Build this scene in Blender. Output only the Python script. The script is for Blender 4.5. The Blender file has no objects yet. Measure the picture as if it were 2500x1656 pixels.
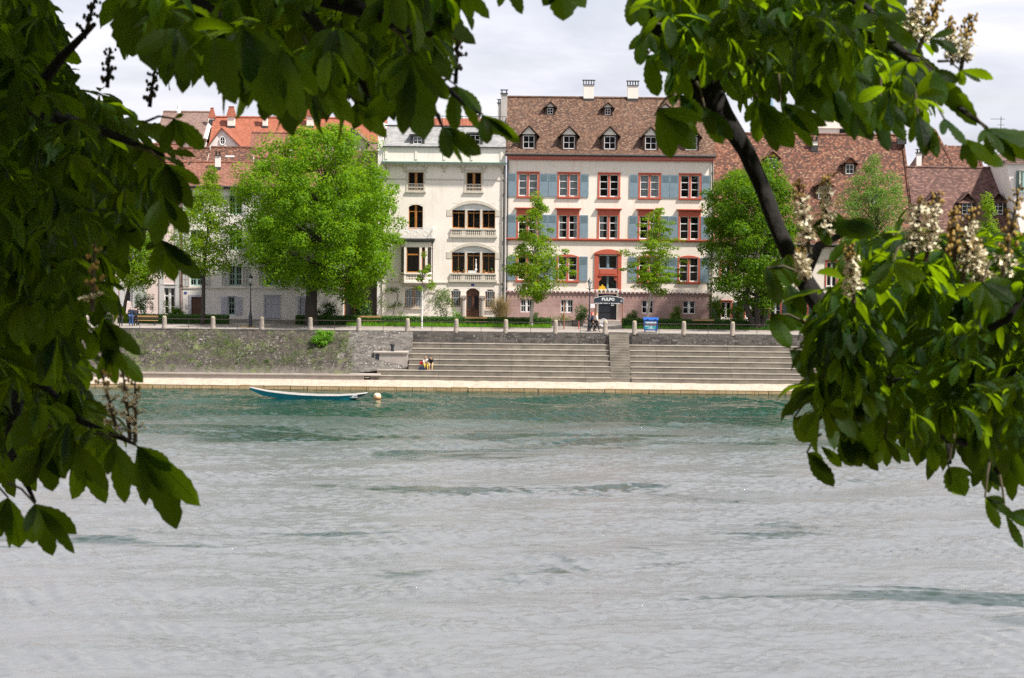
import bpy, bmesh, math, random
import numpy as np
from mathutils import Vector, Matrix, Quaternion
R = math.radians
rnd = random.Random(7)
rng = np.random.default_rng(11)
scene = bpy.context.scene
COL = scene.collection

# ------------------------------------------------------------------ camera
F, CU, CV = 5851.0, 1250.0, 828.0
HCAM = 19.1
PITCH, ROLL = math.atan((CV - 405) / F), R(0.6)
MC = (Matrix.Rotation(math.pi / 2 - PITCH, 3, 'X') @ Matrix.Rotation(ROLL, 3, 'Z'))
cam_d = bpy.data.cameras.new('camera')
cam = bpy.data.objects.new('camera', cam_d)
COL.objects.link(cam)
cam.location = (0, 0, HCAM)
cam.rotation_euler = MC.to_euler()
cam_d.sensor_width = 36
cam_d.lens = 36 * F / 2500
cam_d.clip_end = 5000
cam_d.clip_start = 0.1
cam_d.dof.use_dof = True
cam_d.dof.focus_distance = 214
cam_d.dof.aperture_fstop = 18.0
scene.camera = cam

def ray(u, v):
    return MC @ Vector(((u - CU) / F, -(v - CV) / F, -1))
def at(u, v, Y):
    d = ray(u, v)
    return Vector((0, 0, HCAM)) + d * (Y / d.y)
def onz(u, v, Z):
    d = ray(u, v)
    return Vector((0, 0, HCAM)) + d * ((Z - HCAM) / d.z)
def rect(u0, v0, u1, v1, Y):
    c = at((u0 + u1) / 2, (v0 + v1) / 2, Y)
    k = Y / F
    w, h = (u1 - u0) * k / 2, (v1 - v0) * k / 2
    return c.x - w, c.x + w, c.z - h, c.z + h

# ------------------------------------------------------------------ materials
def new_mat(name):
    m = bpy.data.materials.new(name)
    m.use_nodes = True
    nt = m.node_tree
    nt.nodes.clear()
    return m, nt
class N:
    def __init__(s, nt): s.nt = nt
    def add(s, typ, **kw):
        n = s.nt.nodes.new(typ)
        for k, v in kw.items():
            if k[0] == '_': setattr(n, k[1:], v)
        for k, v in kw.items():
            if k[0] == '_': continue
            key = int(k[1:]) if (k[0] == 'i' and k[1:].isdigit()) else k.replace('__', ' ')
            if hasattr(v, 'is_output') or isinstance(v, bpy.types.NodeSocket):
                s.nt.links.new(v, n.inputs[key])
            else:
                n.inputs[key].default_value = v
        return n
    def math(s, op, a, b=0.0, c=None):
        kw = dict(_operation=op, i0=a, i1=b)
        if c is not None: kw['i2'] = c
        return s.add('ShaderNodeMath', **kw).outputs[0]
    def noise(s, vec, scale, detail=4, rough=.55, dist=0.0):
        return s.add('ShaderNodeTexNoise', Vector=vec, Scale=scale, Detail=detail, Roughness=rough, Distortion=dist).outputs[0]
    def ramp(s, fac, stops, interp='LINEAR'):
        n = s.add('ShaderNodeValToRGB', Fac=fac)
        cr = n.color_ramp
        cr.interpolation = interp
        while len(cr.elements) < len(stops): cr.elements.new(0.5)
        for e, (p, c) in zip(cr.elements, stops):
            e.position = p
            e.color = (*c, 1) if len(c) == 3 else c
        return n.outputs[0]
    def mix(s, fac, a, b, typ='MIX'):
        n = s.nt.nodes.new('ShaderNodeMix')
        n.data_type = 'RGBA'; n.blend_type = typ
        for idx, v in ((0, fac), (6, a), (7, b)):
            if isinstance(v, bpy.types.NodeSocket): s.nt.links.new(v, n.inputs[idx])
            elif idx and len(v) == 3: n.inputs[idx].default_value = (*v, 1)
            else: n.inputs[idx].default_value = v
        return n.outputs[2]
    def scl(s, vec, x, y, z):
        return s.add('ShaderNodeVectorMath', _operation='MULTIPLY', i0=vec, i1=(x, y, z)).outputs[0]
    def out(s, shader):
        o = s.nt.nodes.new('ShaderNodeOutputMaterial')
        s.nt.links.new(shader, o.inputs[0])
    def bump(s, h, strength, dist):
        return s.add('ShaderNodeBump', Height=h, Strength=strength, Distance=dist).outputs[0]
    def pbr(s, col, rough=.8, normal=None, **kw):
        k = dict(Roughness=rough)
        k['Base Color'] = col if isinstance(col, bpy.types.NodeSocket) else (*col, 1)
        n = s.nt.nodes.new('ShaderNodeBsdfPrincipled')
        for key, v in list(k.items()) + [(a.replace('__', ' '), b) for a, b in kw.items()]:
            if isinstance(v, bpy.types.NodeSocket): s.nt.links.new(v, n.inputs[key])
            else: n.inputs[key].default_value = v
        if normal is not None: s.nt.links.new(normal, n.inputs['Normal'])
        return n.outputs[0]

def M(name, c1, c2=None, scale=2.0, rough=.8, bump=0.0, bdist=.02, bscale=None, stretch=(1, 1, 1), metallic=0.0, detail=5):
    m, nt = new_mat(name); n = N(nt)
    pos = n.add('ShaderNodeNewGeometry').outputs['Position']
    if stretch != (1, 1, 1): pos = n.scl(pos, *stretch)
    if c2 is None: c2 = tuple(x * .85 for x in c1)
    f = n.noise(pos, scale, detail)
    col = n.ramp(f, [(.3, c1), (.7, c2)])
    nor = None
    if bump: nor = n.bump(n.noise(pos, bscale or scale * 6, 4), bump, bdist)
    n.out(n.pbr(col, rough, nor, Metallic=metallic))
    return m

def uvnode(n):
    return n.add('ShaderNodeUVMap').outputs[0]

def cells(n, w, h, jitter=0.0):
    """brick-offset cell id noise, plus fractional coordinates"""
    sep = n.add('ShaderNodeSeparateXYZ', Vector=uvnode(n))
    U, V = sep.outputs[0], sep.outputs[1]
    r = n.math('DIVIDE', V, h)
    row = n.math('FLOOR', r)
    off = n.math('MULTIPLY', n.math('MODULO', n.math('ABSOLUTE', row), 2.0), .5)
    c = n.math('ADD', n.math('DIVIDE', U, w), off)
    colm = n.math('FLOOR', c)
    vec = n.add('ShaderNodeCombineXYZ', X=colm, Y=row).outputs[0]
    wn = n.add('ShaderNodeTexWhiteNoise', Vector=vec)
    return wn.outputs[0], n.math('FRACT', c), n.math('FRACT', r), wn.outputs[1]

def tile_mat(name, stops, w=.17, h=.16, bump=.6, patch=.5, dark=(.05, .03, .025), patch_scale=.5):
    m, nt = new_mat(name); n = N(nt)
    val, fx, fy, _ = cells(n, w, h)
    pos = n.add('ShaderNodeNewGeometry').outputs['Position']
    big = n.noise(pos, patch_scale, 5, .6)
    v2 = n.math('ADD', n.math('MULTIPLY', val, .75), n.math('MULTIPLY', big, .35))
    col = n.ramp(v2, stops)
    col = n.mix(n.math('MULTIPLY', n.ramp(big, [(.45, (0, 0, 0)), (.75, (1, 1, 1))]), patch), col, dark)
    if 'slate' not in name: col = n.mix(1.0, col, (1.0, .88, .76), 'MULTIPLY')
    gap = n.math('MULTIPLY', n.math('GREATER_THAN', fy, .8), .7)
    col = n.mix(gap, col, tuple(x * .6 for x in dark))
    hgt = n.math('SUBTRACT', n.math('ABSOLUTE', n.math('SUBTRACT', fx, .5)), fy)
    nor = n.bump(hgt, bump, .04)
    n.out(n.pbr(col, .85, nor))
    return m

def block_mat(name, c1, c2, joint, w, h, jw=.02, bump=.5, stain=(.1, .08, .06), stainamt=.5, rough=.9):
    m, nt = new_mat(name); n = N(nt)
    val, fx, fy, _ = cells(n, w, h)
    pos = n.add('ShaderNodeNewGeometry').outputs['Position']
    col = n.mix(val, c1, c2)
    st = n.ramp(n.noise(pos, .9, 7, .65), [(.4, (0, 0, 0)), (.68, (1, 1, 1))])
    col = n.mix(n.math('MULTIPLY', st, stainamt), col, stain)
    fine = n.noise(pos, 9, 4, .7)
    col = n.mix(n.math('MULTIPLY', fine, .25), col, tuple(x * .5 for x in c1))
    e1 = n.math('LESS_THAN', fx, jw / w); e2 = n.math('LESS_THAN', fy, jw / h)
    e = n.math('MAXIMUM', e1, e2)
    col = n.mix(e, col, joint)
    nor = n.bump(n.math('SUBTRACT', fine, n.math('MULTIPLY', e, 1.0)), bump, .02)
    n.out(n.pbr(col, rough, nor))
    return m

def plaster(name, c1, c2, streak=None):
    m, nt = new_mat(name); n = N(nt)
    pos = n.add('ShaderNodeNewGeometry').outputs['Position']
    col = n.mix(n.ramp(n.noise(pos, .8, 7, .65), [(.35, (0, 0, 0)), (.7, (1, 1, 1))]), c1, c2)
    st = n.ramp(n.noise(n.scl(pos, 2.6, 1, .22), 1.0, 5, .6), [(.52, (0, 0, 0)), (.75, (1, 1, 1))])
    col = n.mix(n.math('MULTIPLY', st, .5), col, streak or tuple(x * .72 for x in c2))
    nor = n.bump(n.noise(pos, 7, 6, .7), .35, .02)
    n.out(n.pbr(col, .92, nor))
    return m

def leaf_mat(name, c1, c2, trans, tfac=.4, rough=.5, island=True, veins=False, spec=.35, var=None):
    m, nt = new_mat(name); n = N(nt)
    if island: f = n.add('ShaderNodeNewGeometry').outputs['Random Per Island']
    else: f = n.noise(n.add('ShaderNodeNewGeometry').outputs['Position'], 3, 3)
    pos = n.add('ShaderNodeNewGeometry').outputs['Position']
    col = n.mix(f, c1, c2)
    tr = n.mix(f, tuple(x * (.18 if veins else .8) for x in trans), trans)
    if var:
        big = n.ramp(n.noise(pos, .8, 3), [(.35, (0, 0, 0)), (.65, (1, 1, 1))])
        col = n.mix(n.math('MULTIPLY', big, .6), col, var)
    if veins:
        sep = n.add('ShaderNodeSeparateXYZ', Vector=uvnode(n))
        s, t = sep.outputs[0], n.math('ABSOLUTE', n.math('SUBTRACT', sep.outputs[1], .5))
        w = n.math('SINE', n.math('MULTIPLY', n.math('SUBTRACT', s, n.math('MULTIPLY', t, .42)), 88.0))
        side = n.math('GREATER_THAN', w, .72)
        mid = n.math('LESS_THAN', t, .028)
        ve = n.math('MAXIMUM', n.math('MULTIPLY', side, .35), n.math('MULTIPLY', mid, .8))
        mot = n.noise(pos, 45, 3)
        col = n.mix(n.math('MULTIPLY', mot, .35), col, tuple(x * .55 for x in c1))
        tr = n.mix(ve, tr, tuple(x * .45 for x in trans))
        tr = n.mix(n.math('MULTIPLY', mot, .3), tr, tuple(x * .6 for x in trans))
        nor = n.bump(n.math('SUBTRACT', n.math('ABSOLUTE', w), n.math('MULTIPLY', mid, 2.0)), .35, .003)
    else: nor = None
    p = n.pbr(col, rough, nor)
    p.node.inputs['Specular IOR Level'].default_value = spec
    t = n.add('ShaderNodeBsdfTranslucent', Color=tr).outputs[0]
    n.out(n.add('ShaderNodeMixShader', i0=tfac, i1=p, i2=t).outputs[0])
    return m

def glass_mat(name='window glass', tint=(.9, .95, .95)):
    m, nt = new_mat(name); n = N(nt)
    pos = n.add('ShaderNodeNewGeometry').outputs['Position']
    nor = n.bump(n.noise(pos, 1.7, 2), .08, .05)
    fr = n.add('ShaderNodeFresnel', IOR=1.5, Normal=nor).outputs[0]
    g = n.add('ShaderNodeBsdfGlossy', Roughness=.02, Normal=nor).outputs[0]
    t = n.add('ShaderNodeBsdfTransparent', Color=(*tint, 1)).outputs[0]
    n.out(n.add('ShaderNodeMixShader', i0=fr, i1=t, i2=g).outputs[0])
    return m

mt = {}
mt['cream'] = plaster('cream plaster', (.87, .785, .70), (.81, .72, .635), (.62, .55, .46))
mt['cream_d'] = plaster('warm ivory plaster', (.86, .77, .67), (.80, .70, .60), (.72, .48, .36))
mt['white_pl'] = plaster('white plaster', (.86, .79, .74), (.80, .72, .68))
mt['pink_pl'] = plaster('pale pink plaster', (.80, .63, .58), (.76, .62, .58))
mt['grey_pl'] = plaster('grey beige plaster', (.50, .46, .42), (.42, .38, .35))
mt['shade_pl'] = plaster('shadowed brown plaster', (.10, .085, .08), (.07, .06, .06))  # brown wall with the gap's shadow put into its colour
mt['stone_trim'] = M('pale stone trim', (.62, .56, .47), (.54, .48, .40), 3, .85, .3)
mt['red'] = M('red sandstone paint', (.52, .115, .065), (.44, .09, .05), 2.5, .75, .2)
mt['red_pink'] = M('dusty red paint', (.55, .17, .13), (.48, .14, .11), 2.0, .75)
mt['white'] = M('white window paint', (.78, .76, .74), (.70, .68, .67), 4, .55)
mt['bluegrey'] = M('blue grey shutter paint', (.21, .28, .33), (.17, .235, .28), 3, .7, .3, bscale=40)
mt['bluedark'] = M('blue shutter slats', (.12, .175, .20), (.10, .15, .17), 3, .7, .8, .03, 30, (.1, .1, 1))
mt['amber'] = M('amber varnished wood', (.46, .19, .035), (.38, .15, .03), 5, .45)
mt['wood'] = M('brown door wood', (.13, .05, .022), (.08, .03, .015), 4, .5)
mt['wood_or'] = M('orange brown wood', (.36, .13, .05), (.28, .1, .04), 4, .5)
mt['slatwood'] = M('bench wood', (.42, .24, .10), (.30, .17, .07), 6, .6)
mt['greenframe'] = M('pale green window paint', (.34, .48, .42), (.28, .42, .37), 4, .6)
mt['lav'] = M('lavender grey paint', (.52, .50, .55), (.46, .44, .50), 4, .6)
mt['lou'] = M('pale louvre paint', (.62, .60, .58), (.54, .52, .51), 4, .65)
mt['darkgreen'] = M('dark green shutter paint', (.035, .07, .06), (.03, .055, .05), 4, .6)
mt['curtain'] = M('curtain cloth', (.75, .74, .72), (.35, .35, .36), 1.0, .95, stretch=(26, 1, .3))
mt['interior'] = M('dark interior', (.012, .013, .014), (.02, .02, .02), 1.2, .95)
mt['glass'] = glass_mat()
mt['black'] = M('black iron paint', (.015, .018, .025), (.02, .024, .034), 8, .45)
mt['iron'] = M('dark rail iron', (.045, .035, .03), (.08, .055, .045), 9, .55, metallic=.4)
mt['whitemetal'] = M('white rail paint', (.8, .8, .8), (.7, .7, .7), 8, .5)
mt['gutter'] = M('dark gutter', (.035, .035, .035), (.06, .055, .05), 4, .5)
mt['copper'] = M('green copper', (.10, .22, .17), (.06, .15, .12), 3, .6)
mt['brownboard'] = M('dark dormer boards', (.055, .032, .022), (.09, .05, .035), 6, .8)
mt['slate'] = tile_mat('slate roof', [(.1, (.20, .20, .20)), (.5, (.27, .265, .26)), (.95, (.33, .32, .31))], .35, .2, .4, .25, (.12, .12, .12))
mt['tile_d'] = tile_mat('old mottled roof tiles', [(.08, (.03, .019, .014)), (.3, (.062, .036, .024)), (.5, (.10, .053, .033)), (.68, (.14, .075, .047)), (.85, (.185, .12, .083)), (.98, (.26, .20, .155))], .16, .15, .9, .5, (.07, .045, .036))
mt['tile_e'] = tile_mat('rough red brown roof tiles', [(.08, (.018, .011, .009)), (.3, (.055, .026, .018)), (.5, (.10, .04, .024)), (.7, (.165, .06, .033)), (.9, (.23, .135, .088)), (.99, (.36, .27, .2))], .19, .2, 1.0, .45, (.09, .045, .03))
mt['tile_o'] = tile_mat('orange roof tiles', [(.1, (.22, .07, .042)), (.5, (.28, .095, .055)), (.95, (.34, .13, .08))], .18, .18, .7, .35, (.27, .08, .045))
mt['tile_m'] = tile_mat('brown pink roof tiles', [(.1, (.10, .042, .03)), (.45, (.18, .072, .048)), (.75, (.24, .105, .075)), (.98, (.31, .18, .13))], .18, .17, .8, .35, (.16, .08, .06))
mt['tile_g'] = tile_mat('grey brown roof tiles', [(.1, (.13, .09, .08)), (.6, (.20, .14, .125)), (.95, (.26, .19, .17))], .18, .17, .7, .3, (.11, .08, .075))
mt['tile_f'] = tile_mat('dark pink brown roof tiles', [(.1, (.05, .027, .024)), (.45, (.095, .05, .043)), (.8, (.155, .088, .077)), (.98, (.23, .15, .13))], .26, .2, 1.0, .3, (.13, .065, .055))
mt['sandstone'] = block_mat('pink sandstone blocks', (.40, .24, .21), (.50, .33, .30), (.50, .38, .35), 1.3, .42, .02, .4, (.26, .15, .14), .5)
mt['masonry'] = block_mat('dark river masonry', (.055, .05, .045), (.12, .11, .10), (.20, .185, .165), .75, .24, .025, .8, (.03, .028, .026), .6)
mt['steps'] = block_mat('stained concrete steps', (.21, .18, .145), (.29, .255, .205), (.07, .065, .055), 6.3, 10.0, .03, .6, (.085, .074, .058), .6)
mt['concrete'] = M('pale concrete', (.42, .36, .32), (.33, .29, .25), 1.6, .9, .3)
mt['flag_red'] = M('red cloth', (.5, .03, .02), None, 4)
mt['path'] = M('gravel promenade', (.33, .29, .26), (.24, .21, .19), .6, .95, .5, .02, 12)
mt['road'] = M('grey paving', (.26, .235, .22), (.20, .18, .17), .4, .95, .3, .02, 12)
mt['soil'] = M('bare soil', (.12, .09, .06), (.2, .16, .11), 1.2, .95, .5)
mt['bollard'] = M('weathered granite', (.42, .35, .29), (.24, .205, .175), 6, .9, .5, .02, 30)
mt['lichen'] = M('yellow lichen stone', (.42, .36, .20), (.36, .30, .2), 12, .9)

# ------------------------------------------------------------------ mesh builder
class MB:
    def __init__(s): s.v, s.f, s.m = [], [], []
    def quad(s, a, b, c, d, m=0):
        k = len(s.v); s.v += [tuple(a), tuple(b), tuple(c), tuple(d)]
        s.f.append((k, k + 1, k + 2, k + 3)); s.m.append(m)
    def poly(s, pts, m=0):
        k = len(s.v); s.v += [tuple(p) for p in pts]; s.f.append(tuple(range(k, k + len(pts)))); s.m.append(m)
    def box(s, x0, x1, y0, y1, z0, z1, m=0):
        k = len(s.v)
        s.v += [(x0, y0, z0), (x1, y0, z0), (x1, y1, z0), (x0, y1, z0), (x0, y0, z1), (x1, y0, z1), (x1, y1, z1), (x0, y1, z1)]
        for f in ((0, 3, 2, 1), (4, 5, 6, 7), (0, 1, 5, 4), (1, 2, 6, 5), (2, 3, 7, 6), (3, 0, 4, 7)):
            s.f.append(tuple(k + i for i in f)); s.m.append(m)
        return s
    def prism(s, poly, y0, y1, m=0):
        """polygon [(x,z)] counter-clockwise seen from -Y, extruded y0 (front) to y1"""
        n = len(poly); k = len(s.v)
        s.v += [(x, y0, z) for x, z in poly] + [(x, y1, z) for x, z in poly]
        s.f.append(tuple(range(k, k + n))); s.m.append(m)
        s.f.append(tuple(range(k + 2 * n - 1, k + n - 1, -1))); s.m.append(m)
        for i in range(n):
            j = (i + 1) % n
            s.f.append((k + j, k + i, k + n + i, k + n + j)); s.m.append(m)
        return s
    def prismx(s, poly, x0, x1, m=0):
        """polygon [(y,z)] extruded in x"""
        n = len(poly); k = len(s.v)
        s.v += [(x0, y, z) for y, z in poly] + [(x1, y, z) for y, z in poly]
        s.f.append(tuple(range(k + n - 1, k - 1, -1))); s.m.append(m)
        s.f.append(tuple(range(k + n, k + 2 * n))); s.m.append(m)
        for i in range(n):
            j = (i + 1) % n
            s.f.append((k + i, k + j, k + n + j, k + n + i)); s.m.append(m)
        return s
    def tube(s, pts, rad, n=8, m=0, cap=True):
        pts = [Vector(p) for p in pts]
        if not hasattr(rad, '__len__'): rad = [rad] * len(pts)
        k0 = len(s.v); prev = None
        for i, p in enumerate(pts):
            t = (pts[min(i + 1, len(pts) - 1)] - pts[max(i - 1, 0)]).normalized()
            if prev is None:
                a = Vector((1, 0, 0)) if abs(t.x) < .9 else Vector((0, 1, 0))
                x = t.cross(a).normalized()
            else:
                x = (prev - t * prev.dot(t)).normalized()
            prev = x; y = t.cross(x)
            for j in range(n):
                an = 2 * math.pi * j / n
                s.v.append(tuple(p + (x * math.cos(an) + y * math.sin(an)) * rad[i]))
        for i in range(len(pts) - 1):
            for j in range(n):
                a = k0 + i * n + j; b = k0 + i * n + (j + 1) % n
                s.f.append((a, b, b + n, a + n)); s.m.append(m)
        if cap:
            s.f.append(tuple(k0 + j for j in range(n - 1, -1, -1))); s.m.append(m)
            e = k0 + (len(pts) - 1) * n
            s.f.append(tuple(e + j for j in range(n))); s.m.append(m)
        return s
    def lathe(s, prof, c=(0, 0, 0), n=12, m=0):
        return s.tube([(c[0], c[1], c[2] + z) for r, z in prof], [max(r, 1e-4) for r, z in prof], n, m)
    def build(s, name, mats, parent=None, smooth=False, loc=None, **tags):
        me = s.mesh(name, mats, parent, smooth, loc)
        return link(name, me, parent, loc, **tags)
    def mesh(s, name, mats, parent=None, smooth=False, loc=None):
        off = wloc(parent) + Vector(loc or (0, 0, 0))
        v = np.array(s.v, dtype=float).reshape(-1, 3)
        uv = auto_uv(v, s.f)
        me = bpy.data.meshes.new(name)
        me.from_pydata((v - np.array(off)).tolist(), [], s.f)
        if not isinstance(mats, (list, tuple)): mats = [mats]
        for m in mats: me.materials.append(m)
        if len(mats) > 1: me.polygons.foreach_set('material_index', s.m)
        ul = me.uv_layers.new(name='UVMap')
        ul.data.foreach_set('uv', uv.ravel())
        if smooth: me.polygons.foreach_set('use_smooth', [True] * len(me.polygons))
        me.update()
        return me

def auto_uv(v, faces):
    out = []
    for f in faces:
        p = v[list(f)]
        nrm = np.zeros(3)
        for i in range(1, len(f) - 1): nrm += np.cross(p[i] - p[0], p[i + 1] - p[0])
        L = np.linalg.norm(nrm)
        nrm = nrm / L if L > 1e-12 else np.array([0, 0, 1.])
        if abs(nrm[2]) > .995: t, b = np.array([1., 0, 0]), np.array([0, 1., 0])
        else:
            t = np.cross([0, 0, 1.], nrm); t /= np.linalg.norm(t); b = np.cross(nrm, t)
        out.append(np.stack([p @ t, p @ b], 1))
    return np.concatenate(out) if out else np.zeros((0, 2))

def wloc(o):
    p = Vector((0, 0, 0))
    while o is not None:
        p += o.location; o = o.parent
    return p

def settags(o, label=None, cat=None, group=None, kind=None):
    if label: o['label'] = label
    if cat: o['category'] = cat
    if group: o['group'] = group
    if kind: o['kind'] = kind
    return o

def link(name, me, parent=None, loc=None, **tags):
    o = bpy.data.objects.new(name, me)
    COL.objects.link(o)
    if parent: o.parent = parent
    if loc: o.location = loc
    return settags(o, **tags)

def empty(name, loc, label, cat, group=None, rz=0.0):
    o = bpy.data.objects.new(name, None)
    COL.objects.link(o)
    o.location = loc; o.rotation_euler = (0, 0, rz)
    o.empty_display_size = .3
    return settags(o, label, cat, group)

def copy_tree(o, parent=None, label=None):
    c = o.copy(); COL.objects.link(c); c.parent = parent
    for ch in list(o.children): copy_tree(ch, c)
    if label: c['label'] = label
    return c

def np_mesh(name, verts, quads, uvs=None, mats=(), parent=None, smooth=False, matidx=None, **tags):
    me = bpy.data.meshes.new(name)
    off = np.array(wloc(parent))
    verts = np.asarray(verts, dtype=np.float32).reshape(-1, 3) - off.astype(np.float32)
    quads = np.asarray(quads, dtype=np.int32).reshape(-1, 4)
    me.vertices.add(len(verts)); me.vertices.foreach_set('co', verts.ravel())
    me.loops.add(quads.size); me.loops.foreach_set('vertex_index', quads.ravel())
    me.polygons.add(len(quads))
    me.polygons.foreach_set('loop_start', np.arange(0, quads.size, 4, dtype=np.int32))
    me.polygons.foreach_set('loop_total', np.full(len(quads), 4, dtype=np.int32))
    for m in mats: me.materials.append(m)
    if matidx is not None: me.polygons.foreach_set('material_index', np.asarray(matidx, dtype=np.int32))
    if uvs is not None:
        ul = me.uv_layers.new(name='UVMap')
        ul.data.foreach_set('uv', np.asarray(uvs, dtype=np.float32)[quads.ravel()].ravel())
    if smooth: me.polygons.foreach_set('use_smooth', np.ones(len(quads), dtype=bool))
    me.update(calc_edges=True); me.validate()
    return link(name, me, parent, **tags)
# ------------------------------------------------------------------ light and sky
SUN = Vector((0.62, -0.33, 1.0)).normalized()
sun_d = bpy.data.lights.new('sun', 'SUN')
sun_d.energy = 5.0; sun_d.angle = R(2.5); sun_d.color = (1.0, .955, .88)
sun = bpy.data.objects.new('sun', sun_d); COL.objects.link(sun)
sun.rotation_euler = SUN.to_track_quat('Z', 'Y').to_euler()
sun.location = (60, -20, 120)
w = bpy.data.worlds.new('World'); scene.world = w; w.use_nodes = True
nt = w.node_tree; nt.nodes.clear(); n = N(nt)
sky = nt.nodes.new('ShaderNodeTexSky'); sky.sky_type = 'NISHITA'; sky.sun_disc = False
sky.sun_elevation = math.asin(SUN.z); sky.sun_rotation = math.atan2(SUN.x, SUN.y)
tc = n.add('ShaderNodeTexCoord').outputs['Generated']
sep = n.add('ShaderNodeSeparateXYZ', Vector=tc)
zz = n.math('ADD', n.math('MAXIMUM', sep.outputs[2], 0.0), .05)
flat = n.add('ShaderNodeCombineXYZ', X=n.math('DIVIDE', sep.outputs[0], zz), Y=n.math('DIVIDE', sep.outputs[1], zz), Z=0.0).outputs[0]
cl = n.noise(n.scl(flat, .55, .35, 1), 1.1, 7, .58, .4)
cl2 = n.noise(n.scl(tc, 6, 6, 22), 1.0, 6, .6, .3)
amt = n.ramp(n.math('ADD', n.math('MULTIPLY', cl, .5), n.math('MULTIPLY', cl2, .5)), [(.36, (.72, .72, .72)), (.56, (1, 1, 1))])
tone = n.ramp(cl2, [(.36, (4.6, 4.75, 5.6)), (.50, (5.7, 5.75, 6.4)), (.62, (6.9, 6.8, 7.1))])
skyc = n.mix(amt, sky.outputs[0], tone)
bg = n.add('ShaderNodeBackground', Color=skyc, Strength=.1)
o = nt.nodes.new('ShaderNodeOutputWorld'); nt.links.new(bg.outputs[0], o.inputs[0])
scene.view_settings.view_transform = 'Standard'
scene.view_settings.look = 'None'
scene.view_settings.exposure = 0.68
scene.cycles.max_bounces = 6
scene.cycles.transparent_max_bounces = 16
scene.cycles.diffuse_bounces = 3
scene.cycles.glossy_bounces = 3
scene.cycles.transmission_bounces = 4
scene.cycles.caustics_reflective = False
scene.cycles.use_denoising = False
scene.cycles.sample_clamp_indirect = 3.0

ZP = 4.46          # promenade level
YF = 224.0         # house fronts
XL, XR = -75.0, 75.0

# ------------------------------------------------------------------ water
m, nt = new_mat('river water'); n = N(nt)
pos = n.add('ShaderNodeNewGeometry').outputs['Position']
sep = n.add('ShaderNodeSeparateXYZ', Vector=pos)
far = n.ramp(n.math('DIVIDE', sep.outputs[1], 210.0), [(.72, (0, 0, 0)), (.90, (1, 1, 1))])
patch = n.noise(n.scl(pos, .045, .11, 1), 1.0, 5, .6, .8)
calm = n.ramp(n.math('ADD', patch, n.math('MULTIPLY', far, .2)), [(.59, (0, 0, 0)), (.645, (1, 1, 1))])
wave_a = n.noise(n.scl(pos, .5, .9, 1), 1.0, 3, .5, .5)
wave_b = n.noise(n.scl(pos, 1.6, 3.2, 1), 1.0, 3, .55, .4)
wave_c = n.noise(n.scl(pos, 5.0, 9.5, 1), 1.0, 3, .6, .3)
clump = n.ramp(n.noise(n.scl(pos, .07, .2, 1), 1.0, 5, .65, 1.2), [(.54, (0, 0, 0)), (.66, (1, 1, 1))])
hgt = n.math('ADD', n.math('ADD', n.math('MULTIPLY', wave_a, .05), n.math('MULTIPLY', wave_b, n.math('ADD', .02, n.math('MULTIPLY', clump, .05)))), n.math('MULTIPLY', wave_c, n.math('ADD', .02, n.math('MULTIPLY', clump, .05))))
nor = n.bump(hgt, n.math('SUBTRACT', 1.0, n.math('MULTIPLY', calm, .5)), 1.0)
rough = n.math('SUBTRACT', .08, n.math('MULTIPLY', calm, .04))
col = n.mix(calm, n.mix(far, (.16, .167, .17), (.03, .066, .052)), n.mix(far, (.03, .05, .042), (.01, .045, .032)))  # greener far water and dark bank reflections both put into the base colour
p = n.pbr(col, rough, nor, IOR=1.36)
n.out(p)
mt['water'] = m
# real wave relief where the camera looks, plain sheet outside
CHOP, SWELL = .0056, .0036
def wave(x, y):
    z = 0
    for (kx, ky, a, ph) in WV: z = z + a * np.sin(kx * x + ky * y + ph)
    return z
WV = []
wr_ = np.random.default_rng(5)
for i in range(34):      # short chop
    lam = wr_.uniform(.38, 1.3)
    th = wr_.normal(math.pi / 2 - .25, .8); k = 2 * math.pi / lam
    WV.append((k * math.cos(th), k * math.sin(th), CHOP * lam ** 1.1 * wr_.uniform(.5, 1.4), wr_.uniform(0, 6.28)))
WL = []
for i in range(22):      # longer swell and boils
    lam = wr_.uniform(1.5, 7.0)
    th = wr_.normal(math.pi / 2 - .3, .55); k = 2 * math.pi / lam
    WL.append((k * math.cos(th), k * math.sin(th), SWELL * lam ** .8 * wr_.uniform(.5, 1.4), wr_.uniform(0, 6.28)))
ys = np.concatenate([np.arange(80, 150, .125), np.arange(150, 203.2, .17)])
nx = 960
tx = np.linspace(-1, 1, nx)
X = tx[None, :] * (ys[:, None] * .232 + 3)
Yg = np.repeat(ys[:, None], nx, 1) + 0.0
# patches of rougher and of smoother water, drawn out along the current
lowf = np.zeros_like(X)
for i in range(26):
    lx, ly = wr_.uniform(9, 45), wr_.uniform(2.5, 12)
    lowf += np.sin(X * 6.28 / lx + Yg * 6.28 / ly * wr_.choice([-1, 1]) * .8 + wr_.uniform(0, 6.28) + 1.3 * np.sin(X * .11 + i)) * (ly / 12) ** .4
lowf /= lowf.std()
chop = wave(X, Yg)
WV, short = WL, WV
swell = wave(X, Yg)
WV = short
env = np.clip((ys - 80) / 3, 0, 1) * np.clip((203.2 - ys) / 3.5, .3, 1)
amp = np.clip(1.0 + .5 * lowf, .15, 2.6)
Z = (chop * amp + swell * np.clip(1 + .2 * lowf, .5, 1.6)) * env[:, None]
Z[:, 0] = 0; Z[:, -1] = 0
V = np.stack([X, Yg, Z], -1).reshape(-1, 3)
i0 = (np.arange(len(ys) - 1)[:, None] * nx + np.arange(nx - 1)[None, :]).ravel()
Q = np.stack([i0, i0 + 1, i0 + 1 + nx, i0 + nx], 1)
k = len(V)
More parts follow.
